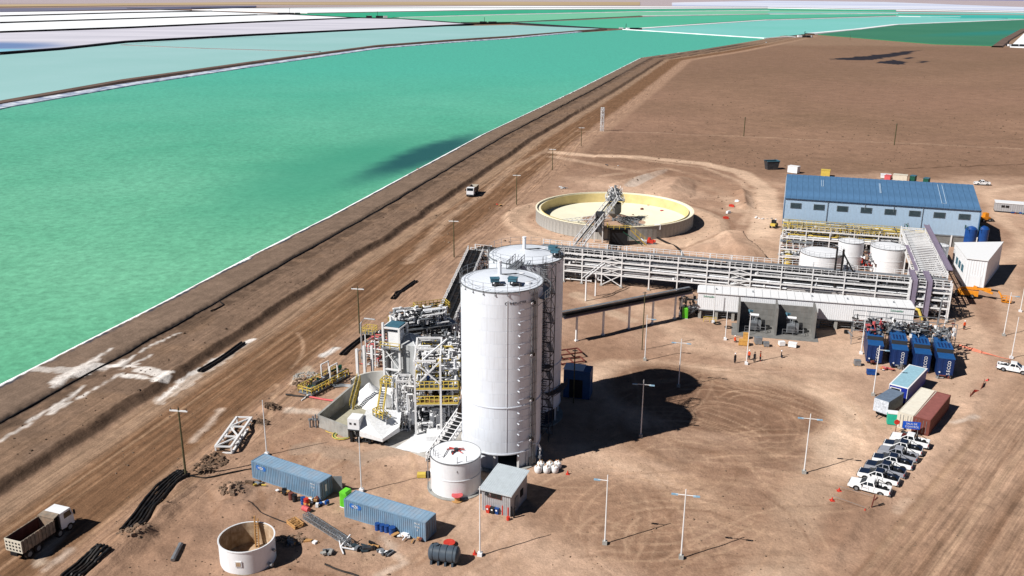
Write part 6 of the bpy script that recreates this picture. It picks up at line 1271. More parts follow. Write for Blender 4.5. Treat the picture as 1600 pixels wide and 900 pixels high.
# machinery deck high over the grey bins
g = Vector((-19.6, 146, 0)); t = thing('machine_deck', 'dark machinery deck with yellow railings above the grey bins', 'machinery', g, R(-14)+R(38)); 
MB().bb(0, 11, -.2, 4.8, 8.6, 8.75).build('deck', GALV, t)
for x in (.2, 5.4, 10.8):
    for y in (0, 4.6): MB().bar((x, y, 0), (x, y, 8.6), .24).build('post', STEEL, t)
clutter(t, (.2, 9.5, 0, 4.5, 8.8, 11.4), 240, [BLACK, DGREY, WHITE, STEEL, GREY, STEEL], 51, .06, .2, 'machinery'); clutter(t, (0, 10, -.3, 3.5, 6.8, 8.9), 90, [DGREY, GREY, BLACK], 52, name='machinery')
b = MB(); railing(b, [(0, 4.8, 8.75), (11, 4.8, 8.75)], r=.045, step=.8); railing(b, [(5, 3.6, 10.4), (11, 3.6, 10.4), (11, 6.0, 10.4), (5, 6, 10.4)], closed=True, r=.045, step=.8); railing(b, [(0, -.2, 8.75), (0, 4.8, 8.75)], r=.045, step=.8); railing(b, [(2, 4.8, 10.0), (6, 4.8, 10.3)], r=.045, step=.8); b.build('yellow_railing', YEL, t)
for x, y in ((2.5, 2.2), (4.8, 1.5), (7.2, 2.6)): b = MB(); b.cyl(x, y, 8.8, 10.6, .55, 12, .4); b.build('mixer', GALV, t)
for u, v, m, lab in ((-19.0, 148.6, BLUE, 'worker in blue standing on the machinery deck'),): pass
# process tower with yellow floors
t = thing('process_tower', 'white steel process tower with yellow railed floors against the front silo', 'steel tower', (-14.3, 124.8, 0), R(3)); TX, TY = 7.0, 9.5
for x in (0, 3.8, TX):
    for y in (0, 4.8, TY):
        if x == TX and y == 0: continue
        MB().bar((x, y, 0), (x, y, 12.2 if x < 4 else 8.2), .3).build('post', STEEL, t)
for z in (5.2, 7.6, 12.1):
    xx = TX if z < 10 else 3.8
    for y in (0, 4.8, TY): MB().bar((0, y, z), (xx if y else xx-.6, y, z), .24, .3).build('beam', STEEL, t)
    for x in (0, 3.8) + ((TX,) if z < 10 else ()): MB().bar((x, 0 if x < TX else 2.5, z), (x, TY, z), .24, .3).build('beam', STEEL, t)
for z in (5.2, 7.6):
    MB().bb(.1, TX-.6, .1, TY, z+.15, z+.22).build('floor_grating', WOOD if z < 6 else GALV, t)
    b = MB(); railing(b, [(0, -.05, z+.2), (TX-.6, -.05, z+.2)], r=.06, step=.7); railing(b, [(0, 0, z+.2), (0, TY, z+.2)], r=.06, step=.8); b.bar((0, -.1, z+.1), (TX-.6, -.1, z+.1), .06, .3); b.build('yellow_railing', YEL, t)
for p, q in (((0, 0, 8), (3.8, 0, 12.1)), ((3.8, -.1, 8.4), (0, -.1, 12.1)), ((1.2, 0, 12.3), (4.8, 3, 14.4)), ((3.8, .05, 0), (TX, 2.5, 5))): MB().bar(p, q, .2).build('brace', STEEL, t)
clutter(t, (.3, TX-.4, .5, TY, 5.6, 12), 330, [DGREY, WHITE, STEEL, WHITE, STEEL, YEL, STEEL], 61, .05, .17, 'machinery'); clutter(t, (.3, 5.8, .2, TY, .2, 5), 240, [STEEL, DGREY, STEEL, WHITE, WHITE], 62); clutter(t, (2, 8, 9, 20, 6.4, 9.2), 190, [BLACK, DGREY, STEEL, GALV], 63, .06, .2, 'machinery')
MB().bb(2.0, 4.4, 1.4, 2.6, .2, 3.8).build('panel_box', INK, t); MB().bb(1.6, 4.9, -2.2, .6, 0, .9).build('plinth', SALT, t)
# lattice legs left of the tower
g = G(632, 690); t = thing('pipe_tower', 'slim white lattice of pipes and ladders between the basin and the process tower', 'steel tower', (-17.3, 126.6, 0), R(0)); b = MB(); lattice_box(b, 0, 1.9, 0, 2.4, 0, 8.2, 1.6, .09); b.build('frame', STEEL, t); clutter(t, (-.9, 3.2, -.6, 5, .2, 7.6), 200, [STEEL, WHITE, WHITE, GALV, STEEL, STEEL], 64, .06, .16, axis_bias=(0, 1, 2, 2, 2))
MB().cyl(2.2, .6, .8, 4.6, .38, 12).build('column_vessel', WHITE, t)
g = G(650, 700); tag(MB().prism([tuple(G(a, b_)[:2]) for a, b_ in ((592, 694), (620, 668), (660, 655), (735, 655), (735, 700), (680, 722), (640, 706))], 0, .1).build('concrete_slab', mat('salted_slab', (196, 192, 186), .85, var=.14, scale=.5, c2=(150, 146, 140))), 'grey concrete slab under the process tower and silo feet', 'slab')
stuff(MB().prism([tuple(G(a, b_, .1)[:2]) for a, b_ in ((618, 700), (640, 686), (652, 670), (668, 664), (704, 668), (700, 690), (676, 704), (655, 708), (632, 704))], .1, .16).build('salt_spill', SALT)); tag(bpy.data.objects['salt_spill'], 'white salt spilled on the slab below the process tower', 'salt')
g = G(675, 725); h_ = G(724, 655, 3.2); t = thing('lattice_ramp', 'inclined white lattice conveyor frame between the squat tank and the front silo', 'conveyor', (g.x, g.y, 0), az(g, h_)); L = math.hypot(h_.x-g.x, h_.y-g.y); b = MB()
for y in (-1, 1):
    for z in (0, 1.1): b.bar((0, y, .2+z), (L, y, 3.6+z), .14)
for i in range(12):
    x0, x1 = L*i/12, L*(i+1)/12; z = lambda x: .2+3.4*x/L
    for y in (-1, 1): b.bar((x0, y, z(x0)), (x1, y, z(x1)+1.1), .09); b.bar((x0, y, z(x0)), (x0, y, z(x0)+1.1), .08)
    b.bar((x0, -1, z(x0)), (x1, 1, z(x1)), .09); b.bar((x0, -1, z(x0)+1.1), (x0, 1, z(x0)+1.1), .08)
b.build('truss', STEEL, t); MB().bar((0, 0, .5), (L, 0, 3.9), 1.3, .1).build('belt', BIN, t)
# ------------------------------------------------------------------ blue filter units
def filter_unit(label, p, a, D=8.6):
    t = thing('filter_unit', label, 'filter unit', (p[0], p[1], 0), a, 'blue filter units in a row'); w_ = 2.7; h = 3.7
    NB = bpy.data.materials.get('unit_blue') or mat('unit_blue', (22, 48, 98), .45, var=.1); TB = bpy.data.materials.get('unit_top_blue') or mat('unit_top_blue', (34, 88, 148), .45, var=.1)
    b = MB(); corr_wall(b, (0, 0), (w_, 0), .35, h, pitch=.9, dep=.05); b.build('front_panel', NB, t)
    b = MB(); b.quad((w_, 0, .35), (w_, D, .35), (w_, D, h), (w_, 0, h)); b.quad((0, D, .35), (0, 0, .35), (0, 0, h), (0, D, h)); b.quad((w_, D, .35), (0, D, .35), (0, D, h), (w_, D, h)); b.build('side_panel', NB, t)
    MB().bb(0, w_, 0, 2.4, h, h+.05).build('front_shelf', TB, t); b = MB(); b.side([(0, 0), (0, 0)], 0, 0) if False else b._a([(0, 2.4, h), (w_, 2.4, h), (w_, 3.0, h+.75), (0, 3.0, h+.75)], [(0, 1, 2, 3)]); b.build('step_panel', BIN, t)  # shade at the step is put into the black of the sloping panel
    MB().bb(0, w_, 2.9, D, h, h+.75).build('upper_body', TB, t); b = MB()
    for k in range(4): b.bb(.35+k*.55, .6+k*.55, 3.3, 5.6, h+.75, h+.8)
    stuff(b.build('louvres', bpy.data.materials['unit_blue'], t)); MB().bb(-.03, w_+.03, -.08, 0, h-.14, h+.06).build('trim', TB, t)
    for k in range(5): MB().bb(.3+k*.45, .62+k*.45, 0, 7.8*0+D-.2, 0, .35).build('skid', BIN, t) if k in (0, 2, 4) else None
    for k, ch in enumerate('OCCES'): letter(ch, .76, INK, t, (w_*.7, -.07, 2.95-k*.54), (R(90), R(-90), 0))
    b = MB(); b.cyl(.5, .0, 0, .01, .14, 12); o = MB(); o.path([(.5, -.05, 1.0), (.5, -.09, 1.0)], .14, 12); o.build('emblem', INK, t)
    return t
ux = [((64.6, 155.0), 'first from the left of the four blue filter units'), ((68.2, 152.9), 'second from the left of the four blue filter units'), ((71.5, 151.0), 'third from the left, half hidden by the blue trailer roof'), ((74.7, 148.9), 'rightmost of the four blue filter units')]
for k, (p, lab) in enumerate(ux):
    t = filter_unit(lab, p, R(-17)); clutter(t, (-.2, 2.8, 6.2 if k else 3.2, 10.5, 3.8, 6.0 if k else 5.4), 55 if k else 90, [GALV, DGREY, GREY, PINK if not k else STEEL, BLACK], 70+k, .04, .12); clutter(t, (.2, 2.4, -.7, .3, .1, .8), 8, [BIN, BROWN, GALV], 80+k)
t = thing('hose_gantry', 'steel hose gantry behind the row of blue filter units', 'pipework', (65.5, 165.4, 0), R(-17)); clutter(t, (0, 18, -1, 2, 2.2, 5.2), 90, [GALV, DGREY, STEEL, GALV, BROWN, BLACK, WHITE], 91); b = MB()
for x in range(0, 19, 3): b.bar((x, -1, 0), (x, -1, 6.0), .12); b.bar((x, 2, 0), (x, 2, 6), .12)
for z in (3, 6): b.bar((0, -1, z), (18, -1, z), .12); b.bar((0, 2, z), (18, 2, z), .12)
b.build('frame', GALV, t)
# ------------------------------------------------------------------ containers and trailers at the car park
def box_from_top(a, b_, d, z): A, B, D_ = G(*a, z), G(*b_, z), G(*d, z); return A, az(A, B), (B-A).length, (D_-A).length
def park_container(label, nl, nr, fl_, m, mr, L=None):
    A, an, w_, l_ = box_from_top(nl, nr, fl_, 2.6); D_ = G(*fl_, 2.6); ang = az(A, D_)
    # container's long axis runs away from the camera: local x along it
    off_ = Vector((math.cos(ang), math.sin(ang), 0))
    nrm = Vector((math.sin(ang), -math.cos(ang), 0)); o = A+nrm*2.44
    return container(label, (o.x+off_.x*(L or l_), o.y+off_.y*(L or l_), 0), ang+math.pi, L or l_, m, mr, None) if False else container(label, (A.x+off_.x*(L or l_), A.y+off_.y*(L or l_), 0), ang+math.pi, L or l_, m, mr, None)
# a container turned half round shows its doors to the camera; its origin corner is the far left one
park_container('dusty cream shipping container beside the brown one', (1403.3, 643.3), (1426.2, 650), (1437.8, 606.7), BEIGE, mat('cream_roof', (224, 220, 206), .6, var=.04, dust=.15), 12.1)
park_container('rusty brown shipping container at the end of the parked row', (1427.3, 650.6), (1451.7, 654.4), (1462, 609.4), BROWN, BROWNR, 12.1)
A, an, w_, l_ = box_from_top((1390, 599.7), (1419.2, 604.3), (1422.7, 567.5), 3.2); D_ = G(1422.7, 567.5, 3.2); ang = az(A, D_)
t = thing('site_trailer', 'long blue site trailer with a pale ribbed roof edged in white', 'trailer', (A.x, A.y, 0), ang); TBL = mat('trailer_blue', (30, 50, 150), .45, var=.06); L = 10.8; w_ = 2.95
MB().bb(0, L, -w_, 0, .5, 3.1).build('body', TBL, t); b = MB(); b.bb(-.05, L+.05, -w_-.05, .05, 3.1, 3.2); b.build('roof_edge', INK, t)
for i in range(18): x = .25+i*(L-.5)/18; MB().bb(x, x+(L-.5)/18*.82, -w_+.18, -.18, 3.2, 3.25).build('roof_strip', mat('trailer_roof', (150, 190, 206), .5, var=.06) if i == 0 else bpy.data.materials['trailer_roof'], t)
b = MB(); b.bb(-.04, 0, -1.9, -.2, 2.0, 2.8); f = b.build('window_frame', INK, t); MB().bb(-.07, -.03, -1.75, -.35, 2.1, 2.7).build('pane', GLASS, f)
for y in (-.06, -w_+.01): MB().bb(-.05, .05, y, y+.07, .5, 3.1).build('corner_post', INK, t)
MB().bb(.3, L-.3, -w_+.3, -.3, 0, .5).build('chassis', BIN, t)
A = G(1367, 621, 3.1); B_ = G(1391, 629, 3.1); D_ = G(1392, 608, 3.1); ang = az(A, D_)+R(3); L = 5.4; w_ = 2.3
t = thing('box_trailer', 'small grey box trailer on wheels with a dented white tarpaulin front', 'trailer', (A.x, A.y, 0), ang); MB().bb(0, L, -w_, 0, .95, 3.0).build('body', mat('trailer_grey', (120, 124, 126), .6, var=.1), t); MB().bb(-.06, 0, -w_-.02, .02, .9, 3.05).build('front_sheet', mat('dented_white', (206, 214, 224), .5, var=.2, scale=3, bump=.5, bscale=4), t)
for i in range(6): MB().bb(.04+i*.9, .86+i*.9, -w_-.03, .03, 3.0, 3.08).build('roof_sheet', mat('roof_slate', (112, 128, 148), .55, var=.1) if i == 0 else bpy.data.materials['roof_slate'], t)
def wheel(par, x, y, r=.38, w_=.26, m=BLACK, rim=GALV):
    o = MB().path([(x, y-w_/2, r), (x, y-w_/2+.03, r), (x, y+w_/2-.03, r), (x, y+w_/2, r)], [r*.9, r, r, r*.9], 18).build('wheel', m, par, smooth=True); s = 1 if y > 0 else -1
    MB().path([(x, y+s*(w_/2-.04), r), (x, y+s*(w_/2+.012), r)], r*.58, 14).build('rim', rim, o); return o
for x in (1.2, 2.2): wheel(t, x, -w_+.2); wheel(t, x, -.2)
MB().bb(.2, L-.1, -w_+.4, -.4, .6, .95).build('chassis', BIN, t); b = MB(); b.bar((0, -w_/2, .7), (-1.2, -w_/2, .5), .12); b.build('drawbar', BIN, t)
g = G(1389, 665); t = thing('green_bin', 'turquoise bin with a white lid between the grey trailer and the cream container', 'bin', (g.x-.2, g.y+.3, 0), R(-14)); MB().bb(0, 1.5, 0, 1.1, .1, 1.9).build('body', mat('turquoise_paint', (44, 178, 150), .5, var=.06), t); MB().bb(-.05, 1.55, -.05, 1.15, 1.9, 2.05).build('lid', INK, t); MB().bb(.1, 1.4, .1, 1.0, 0, .1).build('base', BIN, t)
g = G(1399, 675); t = thing('stop_sign', 'round red sign on a rusty post before the cream container', 'sign', (g.x, g.y, 0), R(-10)); MB().tube((0, 0, 0), (0, 0, 2.1), .06).build('post', BROWN, t); b = MB(); b.path([(0, -.06, 1.7), (0, -.1, 1.7)], .42, 12); b.build('plate', RED, t)
g = G(1425, 685); t = thing('notice_board', 'blue notice board with two white lines of writing in front of the containers', 'sign', (g.x, g.y+.8, 0), R(-12)); MB().bb(-1.25, 1.25, -.05, 0, 1.2, 2.4).build('board', mat('sign_blue', (32, 90, 200), .5, var=.03), t)
for x in (-1.0, 1.0): MB().tube((x, .05, 0), (x, .05, 2.4), .05).build('post', GALV, t)
letter('SALA DE', .42, INK, t, (0, -.07, 2.03), (R(90), 0, 0)); letter('CONTROL', .42, INK, t, (.1, -.07, 1.55), (R(90), 0, 0))
g = G(1411, 682); t = thing('scrap_drum', 'dark drum and dolly under the cream container end', 'drum', (g.x, g.y, 0), 0); MB().cyl(0, 0, 0, .8, .4, 12).build('drum', BIN, t); MB().bar((-.9, -.1, .1), (1.1, .1, .1), .16).build('dolly', BIN, t)
# ------------------------------------------------------------------ pickups
def pickup(label, loc, rz, white=True, load=True):
    t = thing('pickup_truck', label, 'pickup truck', loc, rz, 'pickup trucks'); BW = mat('car_white', (238, 240, 242), .25, var=.01, spec=.5) if 'car_white' not in bpy.data.materials else bpy.data.materials['car_white']; Wd = .92
    def arch(x, r=.46): return [(x+r*math.cos(math.pi*(1-k/8)), .38+r*math.sin(math.pi*(1-k/8))) for k in range(9)]
    prof = [(-2.55, .5)]+[(-2.0, .42)]+arch(-1.55)+arch(1.55)+[(2.3, .42), (2.62, .5), (2.66, .8), (2.58, 1.0), (1.25, 1.16), (-2.6, 1.12)]
    n = len(prof); b = MB(); half = [(Wd, 0), ]
    # side skins, with the shoulder drawn in
    P = []
    for s in (-1, 1): P += [(x, s*(Wd if z < .95 else Wd-.04), z) for x, z in prof]
    b.v = P; b.f = [tuple(range(n))[::1], tuple(range(2*n-1, n-1, -1))]
    for i in range(n):
        if i == n-1 or 0: pass
        j = (i+1) % n
        if (prof[i][0], prof[j][0]) == (1.25, -2.6): continue
        b.f.append((j, i, n+i, n+j))
    b.mi = [0]*len(b.f); b.build('body', BW, t)
    MB()._a([(1.22, -Wd+.06, 1.165), (2.5, -Wd+.12, 1.03), (2.5, Wd-.12, 1.03), (1.22, Wd-.06, 1.165)], [(0, 1, 2, 3)]).build('bonnet', BW if white else NAVY, t)
    # bed: floor and inner walls
    b = MB(); b.bb(-2.52, -.72, -Wd+.12, Wd-.12, .62, .66); b.build('bed_floor', BIN, t); b = MB()
    for y in (-Wd+.05, Wd-.14): b.bb(-2.58, -.7, y, y+.09, .64, 1.14)
    b.bb(-2.6, -2.52, -Wd+.1, Wd-.1, .64, 1.12); b.build('bed_wall', BW if white else NAVY, t)
    b = MB(); b.bb(-2.66, -2.6, -Wd+.08, Wd-.08, .6, 1.1); b.build('tailgate', BW, t); MB().bb(-2.78, -2.62, -Wd+.1, Wd-.1, .42, .56).build('rear_bumper', GALV, t); MB().bb(2.6, 2.74, -Wd+.1, Wd-.1, .4, .66).build('front_bumper', BW if white else DGREY, t)
    # cab
    C0 = [(1.28, 1.14), (.45, 1.74), (-.5, 1.76), (-.74, 1.14)]; top = Wd-.2; b = MB()
    V = []
    for s in (-1, 1): V += [(1.28, s*(Wd-.05), 1.13), (.42, s*top, 1.72), (-.52, s*top, 1.72), (-.76, s*(Wd-.05), 1.13)]
    b._a(V, [(0, 3, 2, 1)[::-1], (4, 5, 6, 7)[::-1], (2, 3, 7, 6), (0, 1, 5, 4)]); b.build('cab', BW, t)
    MB()._a([(.46, -top-.01, 1.725), (-.56, -top-.01, 1.725), (-.56, top+.01, 1.725), (.46, top+.01, 1.725), (.38, -top+.08, 1.78), (-.46, -top+.08, 1.78), (-.46, top-.08, 1.78), (.38, top-.08, 1.78)], [(4, 7, 6, 5), (0, 4, 5, 1), (1, 5, 6, 2), (2, 6, 7, 3), (3, 7, 4, 0)]).build('roof', BW if white else NAVY, t)
    def on(s, x, z): f = (z-1.13)/.59; return (x, s*(Wd-.05+(top-Wd+.05)*f+.012), z)
    for s in (-1, 1):
        for q in ([(1.02, 1.19), (.48, 1.62), (.3, 1.64), (.3, 1.19)], [(.2, 1.19), (.2, 1.64), (-.42, 1.64), (-.6, 1.19)]):
            b = MB(); b.quad(*[on(s, x, z) for x, z in q]); b.build('side_window', GLASS, t)
        MB().box((.95, s*(Wd+.1), 1.2), (.16, .2, .16)).build('mirror', BIN, t); MB().box((2.55, s*.68, .83), (.2, .36, .16)).build('headlight', GALV, t); MB().box((-2.62, s*(Wd-.1), .9), (.08, .14, .3)).build('tail_light', RED, t)
        b = MB(); b.bb(-.02, .02, s*(Wd+.003)-.002, s*(Wd+.003)+.002, .5, 1.1); b.bb(.9, .94, s*(Wd+.003)-.002, s*(Wd+.003)+.002, .5, 1.1); b.bb(-.7, -.66, s*(Wd+.003)-.002, s*(Wd+.003)+.002, .5, 1.1); b.build('door_seam', DGREY, t)
    MB()._a([(1.24, -Wd+.14, 1.185), (.5, -top+.08, 1.69), (.5, top-.08, 1.69), (1.24, Wd-.14, 1.185)], [(0, 3, 2, 1)]).build('windscreen', GLASS, t)
    MB()._a([(-.78, -Wd+.2, 1.2), (-.6, -top+.1, 1.66), (-.6, top-.1, 1.66), (-.78, Wd-.2, 1.2)], [(0, 1, 2, 3)]).build('rear_window', GLASS, t)
    MB().bb(2.64, 2.7, -.5, .5, .68, .9).build('grille', BIN, t)
    b = MB()
    for s in (-1, 1): b.tube((-.9, s*.72, .9), (-.9, s*.72, 1.72), .045); b.tube((-.9, s*.72, 1.72), (-2.1, s*.72, 1.2), .04)
    b.tube((-.9, -.72, 1.72), (-.9, .72, 1.72), .045); b.build('roll_bar', BIN, t)
    if load: MB().box((-1.3, .1, .9), (.5, .9, .35), .2).build('toolbox', BIN, t); MB().path([(-1.9, -.3, .85), (-1.9, -.0, .85)], .33, 12).build('spare_wheel', BLACK, t)
    for x in (-1.55, 1.55):
        for y in (-.8, .8): wheel(t, x, y)
    for x in (-1.55, 1.55): MB().bb(x-.42, x+.42, -.66, .66, .3, .8).build('axle', BIN, t)
    return t
f1, r1 = G(1338.3, 766.5), G(1374.5, 776); pa_ = az(r1, f1); c1 = (f1+r1)/2+Vector((-math.sin(pa_), math.cos(pa_), 0))*(-.8)
H0 = G(1328.5, 752, .9)
labs = [(1, 'nearest white pickup at the bottom of the slanted parking row'), (0, 'navy bonneted pickup second from the bottom of the parking row'), (0, 'navy bonneted pickup third from the bottom of the parking row'), (0, 'navy bonneted pickup fourth from the bottom, exactly mid row'),
        (1, 'white pickup between two navy bonneted ones near the row top'), (0, 'navy bonneted pickup just below the topmost white pickup'), (1, 'topmost white pickup, right under the blue notice board')]
tips = [(1328.5, 752), (1342.5, 736.8), (1353.5, 725), (1365, 713.5), (1374.5, 701.8), (1382, 691.8), (1393.6, 680.8)]
whites = pickup(labs[0][1], (c1.x, c1.y, 0), pa_, True); darks = None
letter('TALISON', .2, mat('decal_grey', (120, 126, 134), .6), whites, (.5, .932, .82), (R(90), 0, R(180)))
for (wht, lab), tp in list(zip(labs, tips))[1:]:
    d = G(*tp, .9)-H0; loc = (c1.x+d.x, c1.y+d.y, 0); a_ = pa_+random.uniform(-.06, .06)
    if wht: dup(whites, loc, a_, lab)
    elif darks is None: darks = pickup(lab, loc, a_, False)
    else: dup(darks, loc, a_, lab)
fr, rr_ = G(1597, 585.5), G(1567.5, 580); a_ = az(rr_, fr); m_ = (fr+rr_)/2; dup(whites, (m_.x-math.sin(a_)*.8, m_.y+math.cos(a_)*.8, 0), a_, 'lone white pickup driving at the right edge beside two light poles')
SILV = mat('car_silver', (164, 168, 178), .3, .2, var=.02, spec=.5)
pk = [o for o in bpy.data.objects if o.get('category') == 'pickup truck' and 'navy' in o['label']]
for o in (pk[1], pk[3]): recolor(o, {bpy.data.materials['car_white']: SILV}); o['label'] = o['label'].replace('navy bonneted', 'silver and navy')
g = G(1534, 289); dup(whites, (g.x, g.y, 0), R(172), 'distant white pickup parked beyond the blue hall')
g = G(1197, 67); dup(whites, (g.x, g.y, 0), R(80), 'tiny white pickup on the far pond road')
# ------------------------------------------------------------------ dump trucks
def dump_truck(label, loc, rz):
    t = thing('dump_truck', label, 'dump truck', loc, rz); BEDI = mat('bed_rust', (96, 62, 58), .7, var=.2); BEDO = mat('bed_grey', (138, 128, 116), .7, var=.2, dust=.8); L = 4.9; w_ = 1.25; z0, z1 = 1.25, 2.75
    MB()._a([(0, -w_, z0), (L, -w_, z0), (L, w_, z0), (0, w_, z0)], [(0, 1, 2, 3)]).build('bed_floor', BEDI, t)
    for s in (-1, 1):
        y0, y1 = sorted((s*w_, s*(w_-.1))); MB().bb(0, L, y0, y1, z0-.1, z1).build('bed_side', BEDO, t); 
        for k in range(9): x = .25+k*.54; ya, yb = sorted((s*w_, s*(w_+.09))); MB().bb(x, x+.1, ya, yb, z0-.1, z1).build('side_rib', BEDO, t)
        ya, yb = sorted((s*(w_-.12), s*(w_-.1))); MB().bb(.1, L-.1, ya, yb, z0, z1-.03).build('bed_lining', BEDI, t)
    MB().bb(-.08, 0, -w_, w_, z0-.1, z1).build('tailgate', BEIGE, t)
    for r_ in range(3):
        for k in range(5): MB().box((-.1, -w_+.3+k*.48, z0+.22+r_*.45), (.03, .2, .2)).build('tailgate_opening', BIN, t)
    MB()._a([(L, -w_, z0), (L, w_, z0), (L+.0, w_, z1+.15), (L, -w_, z1+.15)], [(0, 1, 2, 3)]).build('bed_front', BEDO, t); b = MB(); b._a([(L-.05, -w_, z1+.1), (L-.05, w_, z1+.1), (L+.9, w_*.95, z1+.25), (L+.9, -w_*.95, z1+.25), (L-.05, -w_, z1+.18), (L-.05, w_, z1+.18), (L+.9, w_*.95, z1+.33), (L+.9, -w_*.95, z1+.33)], [(0, 1, 2, 3)[::-1], (4, 5, 6, 7), (0, 1, 5, 4), (1, 2, 6, 5), (2, 3, 7, 6), (3, 0, 4, 7)]); b.build('bed_canopy', BEDO, t)
    b = MB(); b.side([(L+.95, .8), (L+.95, 3.0), (L+2.6, 3.0), (L+2.95, 2.0), (L+3.0, .7)], -1.2, 1.2); b.build('cab', WHITE, t); MB()._a([(L+2.64, -1.05, 2.92), (L+2.64, 1.05, 2.92), (L+2.97, 1.05, 2.08), (L+2.97, -1.05, 2.08)], [(0, 3, 2, 1)]).build('windscreen', GLASS, t)
    for s in (-1, 1): b = MB(); b.quad((L+1.5, s*1.212, 2.0), (L+2.7, s*1.212, 2.0), (L+2.5, s*1.212, 2.75), (L+1.5, s*1.212, 2.75)); b.build('side_window', GLASS, t); MB().box((L+2.9, s*1.45, 2.3), (.12, .25, .6)).build('mirror', BIN, t); MB().box((L+3.02, s*.9, .95), (.06, .3, .2)).build('headlight', INK, t)
    MB().bb(L+3.0, L+3.15, -1.2, 1.2, .45, .85).build('bumper', DGREY, t); MB().bb(L+.7, L+.95, -1.1, 1.1, 1.0, 2.6).build('exhaust_stack', BIN, t); MB().bb(-.2, L+2.8, -.5, .5, .7, 1.15).build('chassis', BIN, t)
    for x in (.9, 2.2, L+.6, L+2.2):
        for y in (-1.05, 1.05): wheel(t, x, y, .52, .38)
    return t
g0_, g1_ = G(8, 863), G(40, 870); a_ = R(74); dt = dump_truck('white tipper truck with an empty rusty bed on the haul road', ((g0_.x+g1_.x)/2+.7, (g0_.y+g1_.y)/2-1.1, 0), R(71))
g = G(733, 309); dup(dt, (g.x+1.6, g.y+8.8, 0), R(-100), 'distant white tipper truck coming down the haul road')
# ------------------------------------------------------------------ poles
LP = [((1064, 873), (1070, 765), 2), ((1256, 740), (1265, 647), 2), ((945, 850), (949.5, 742), -1), ((750, 868), (748.5, 760), 0), ((1001, 683), (1005.5, 594), 2), ((1060, 605), (1065, 530), 2), ((1007.5, 563), (1012.5, 492), 1), ((1364, 618), (1372.5, 540), 1),
      ((565, 768), (561, 683), 0), ((417, 711), (413.5, 625), 0), ((1568, 525), (1577, 457), 1), ((1580, 560), (1590, 495), 0), ((1594, 487), (1602, 430), 0), ((1166, 569), (1173, 488), 0), ((1133, 531), (1136.5, 475), 0), ((1114, 504), (1116.5, 450), 0), ((1345, 553), (1357, 480), 0), ((1474, 520), (1478, 462), 0)]
descs = ['double armed light pole nearest the camera right of the open yard', 'double armed light pole alone on the turning circle', 'light pole with a single left arm, left of the nearest double armed one', 'armless light pole between the plastic tank and the zinc hut', 'light pole standing in the edge of the silo shadow', 'light pole behind the silo shadow tip',
         'light pole in front of the conveyor gallery', 'light pole left of the blue trailer before the filter units', 'pale pole behind the nearest pale blue container', 'pale pole behind the open-door container', 'light pole on the right edge near the yellow boom', 'armless pole beside the lone white pickup', 'white pole cut by the right edge of the view', 'tall white pole among the standing workers', 'pale pole left of the left transformer bay', 'pale pole at the left end of the electrical building', 'pale pole left of the blue filter units', 'grey pole in front of the lilac cable trays']
lampm = mat('lamp_blue_grey', (140, 176, 200), .4)
for (bs, tp, arms), lab in zip(LP, descs):
    g = G(*bs); h = Hv(bs, tp); t = thing('light_pole', lab, 'light pole', (g.x, g.y, hz(g.x, g.y)), R(-12), 'light poles round the yard')
    MB().path([(0, 0, 0), (0, 0, h)], [.1, .06], 8).build('mast', STEEL, t, smooth=True); MB().bb(-.28, .28, -.28, .28, 0, .45).build('footing', CONC if arms else WHITE, t)
    if arms:
        L0 = -1.15 if arms in (2, -1) else -.1; L1 = 1.15 if arms in (2, 1) else .1; MB().tube((L0, 0, h-.75), (L1, 0, h-.75), .05).build('arm', STEEL, t)
        for x in ([-1.25] if arms in (2, -1) else [])+([1.25] if arms in (2, 1) else []): MB().bb(x-.38, x+.38, -.14, .14, h-.85, h-.72).build('lamp_head', lampm, t)
g = G(747, 866); t = thing('traffic_cone', 'orange cone at the foot of the armless light pole', 'cone', (g.x-.4, g.y, 0), 0); MB().cyl(0, 0, .04, .6, .2, 10, .04).build('cone', RED, t); MB().bb(-.25, .25, -.25, .25, 0, .04).build('base', RED, t)
WP = [((291, 748), (279, 642)), ((562, 521), (559, 448)), ((709.5, 402), (708, 343)), ((807, 320), (806.5, 272)), ((863, 266), (863, 232)), ((908, 228), (908, 198))]
wd = ['timber power pole nearest the camera beside the haul road', 'timber power pole above the process plant', 'timber power pole left of the rear silo', 'timber power pole left of the thickener', 'timber power pole where the site track leaves the haul road', 'farthest timber power pole along the haul road']
for (bs, tp), lab in zip(WP, wd):
    g = G(*bs); h = Hv(bs, tp); t = thing('power_pole', lab, 'power pole', (g.x, g.y, hz(g.x, g.y)-.1), R(-8), 'timber power poles'); MB().path([(0, 0, 0), (0, 0, h)], [.16, .11], 8).build('pole', POLE, t, smooth=True); MB().bb(-1.25, 1.25, -.09, .09, h-.45, h-.27).build('crossarm', STEEL, t)
    for x in (-1.1, 0, 1.1): MB().cyl(x, 0, h-.27 if x else h, h+.02 if x else h+.25, .06, 6).build('insulator', DGREY, t)
for (bs, tp), lab in zip([((1162, 213), (1163, 183)), ((1397, 227), (1399, 193)), ((1003, 547), (1005, 455)), ((1328, 63), (1329, 55)), ((896, 630), (898, 545))], ['slim green pole out on the plain, left one', 'slim green pole out on the plain above the hall', 'thin brown pole in front of the conveyor gallery', 'tiny pole at the edge of the deep green pond', 'thin pole before the switch room in the silo shadow']):
    g = G(*bs); h = Hv(bs, tp); t = thing('slim_pole', lab, 'pole', (g.x, g.y, hz(g.x, g.y)-.1), 0); r_ = .1 if g.y < 300 else .22; MB().path([(0, 0, 0), (0, 0, h)], r_, 6).build('pole', POLE, t); MB().bb(-.4, .4, -.06, .06, h-.3, h-.15).build('cap', GALV, t)
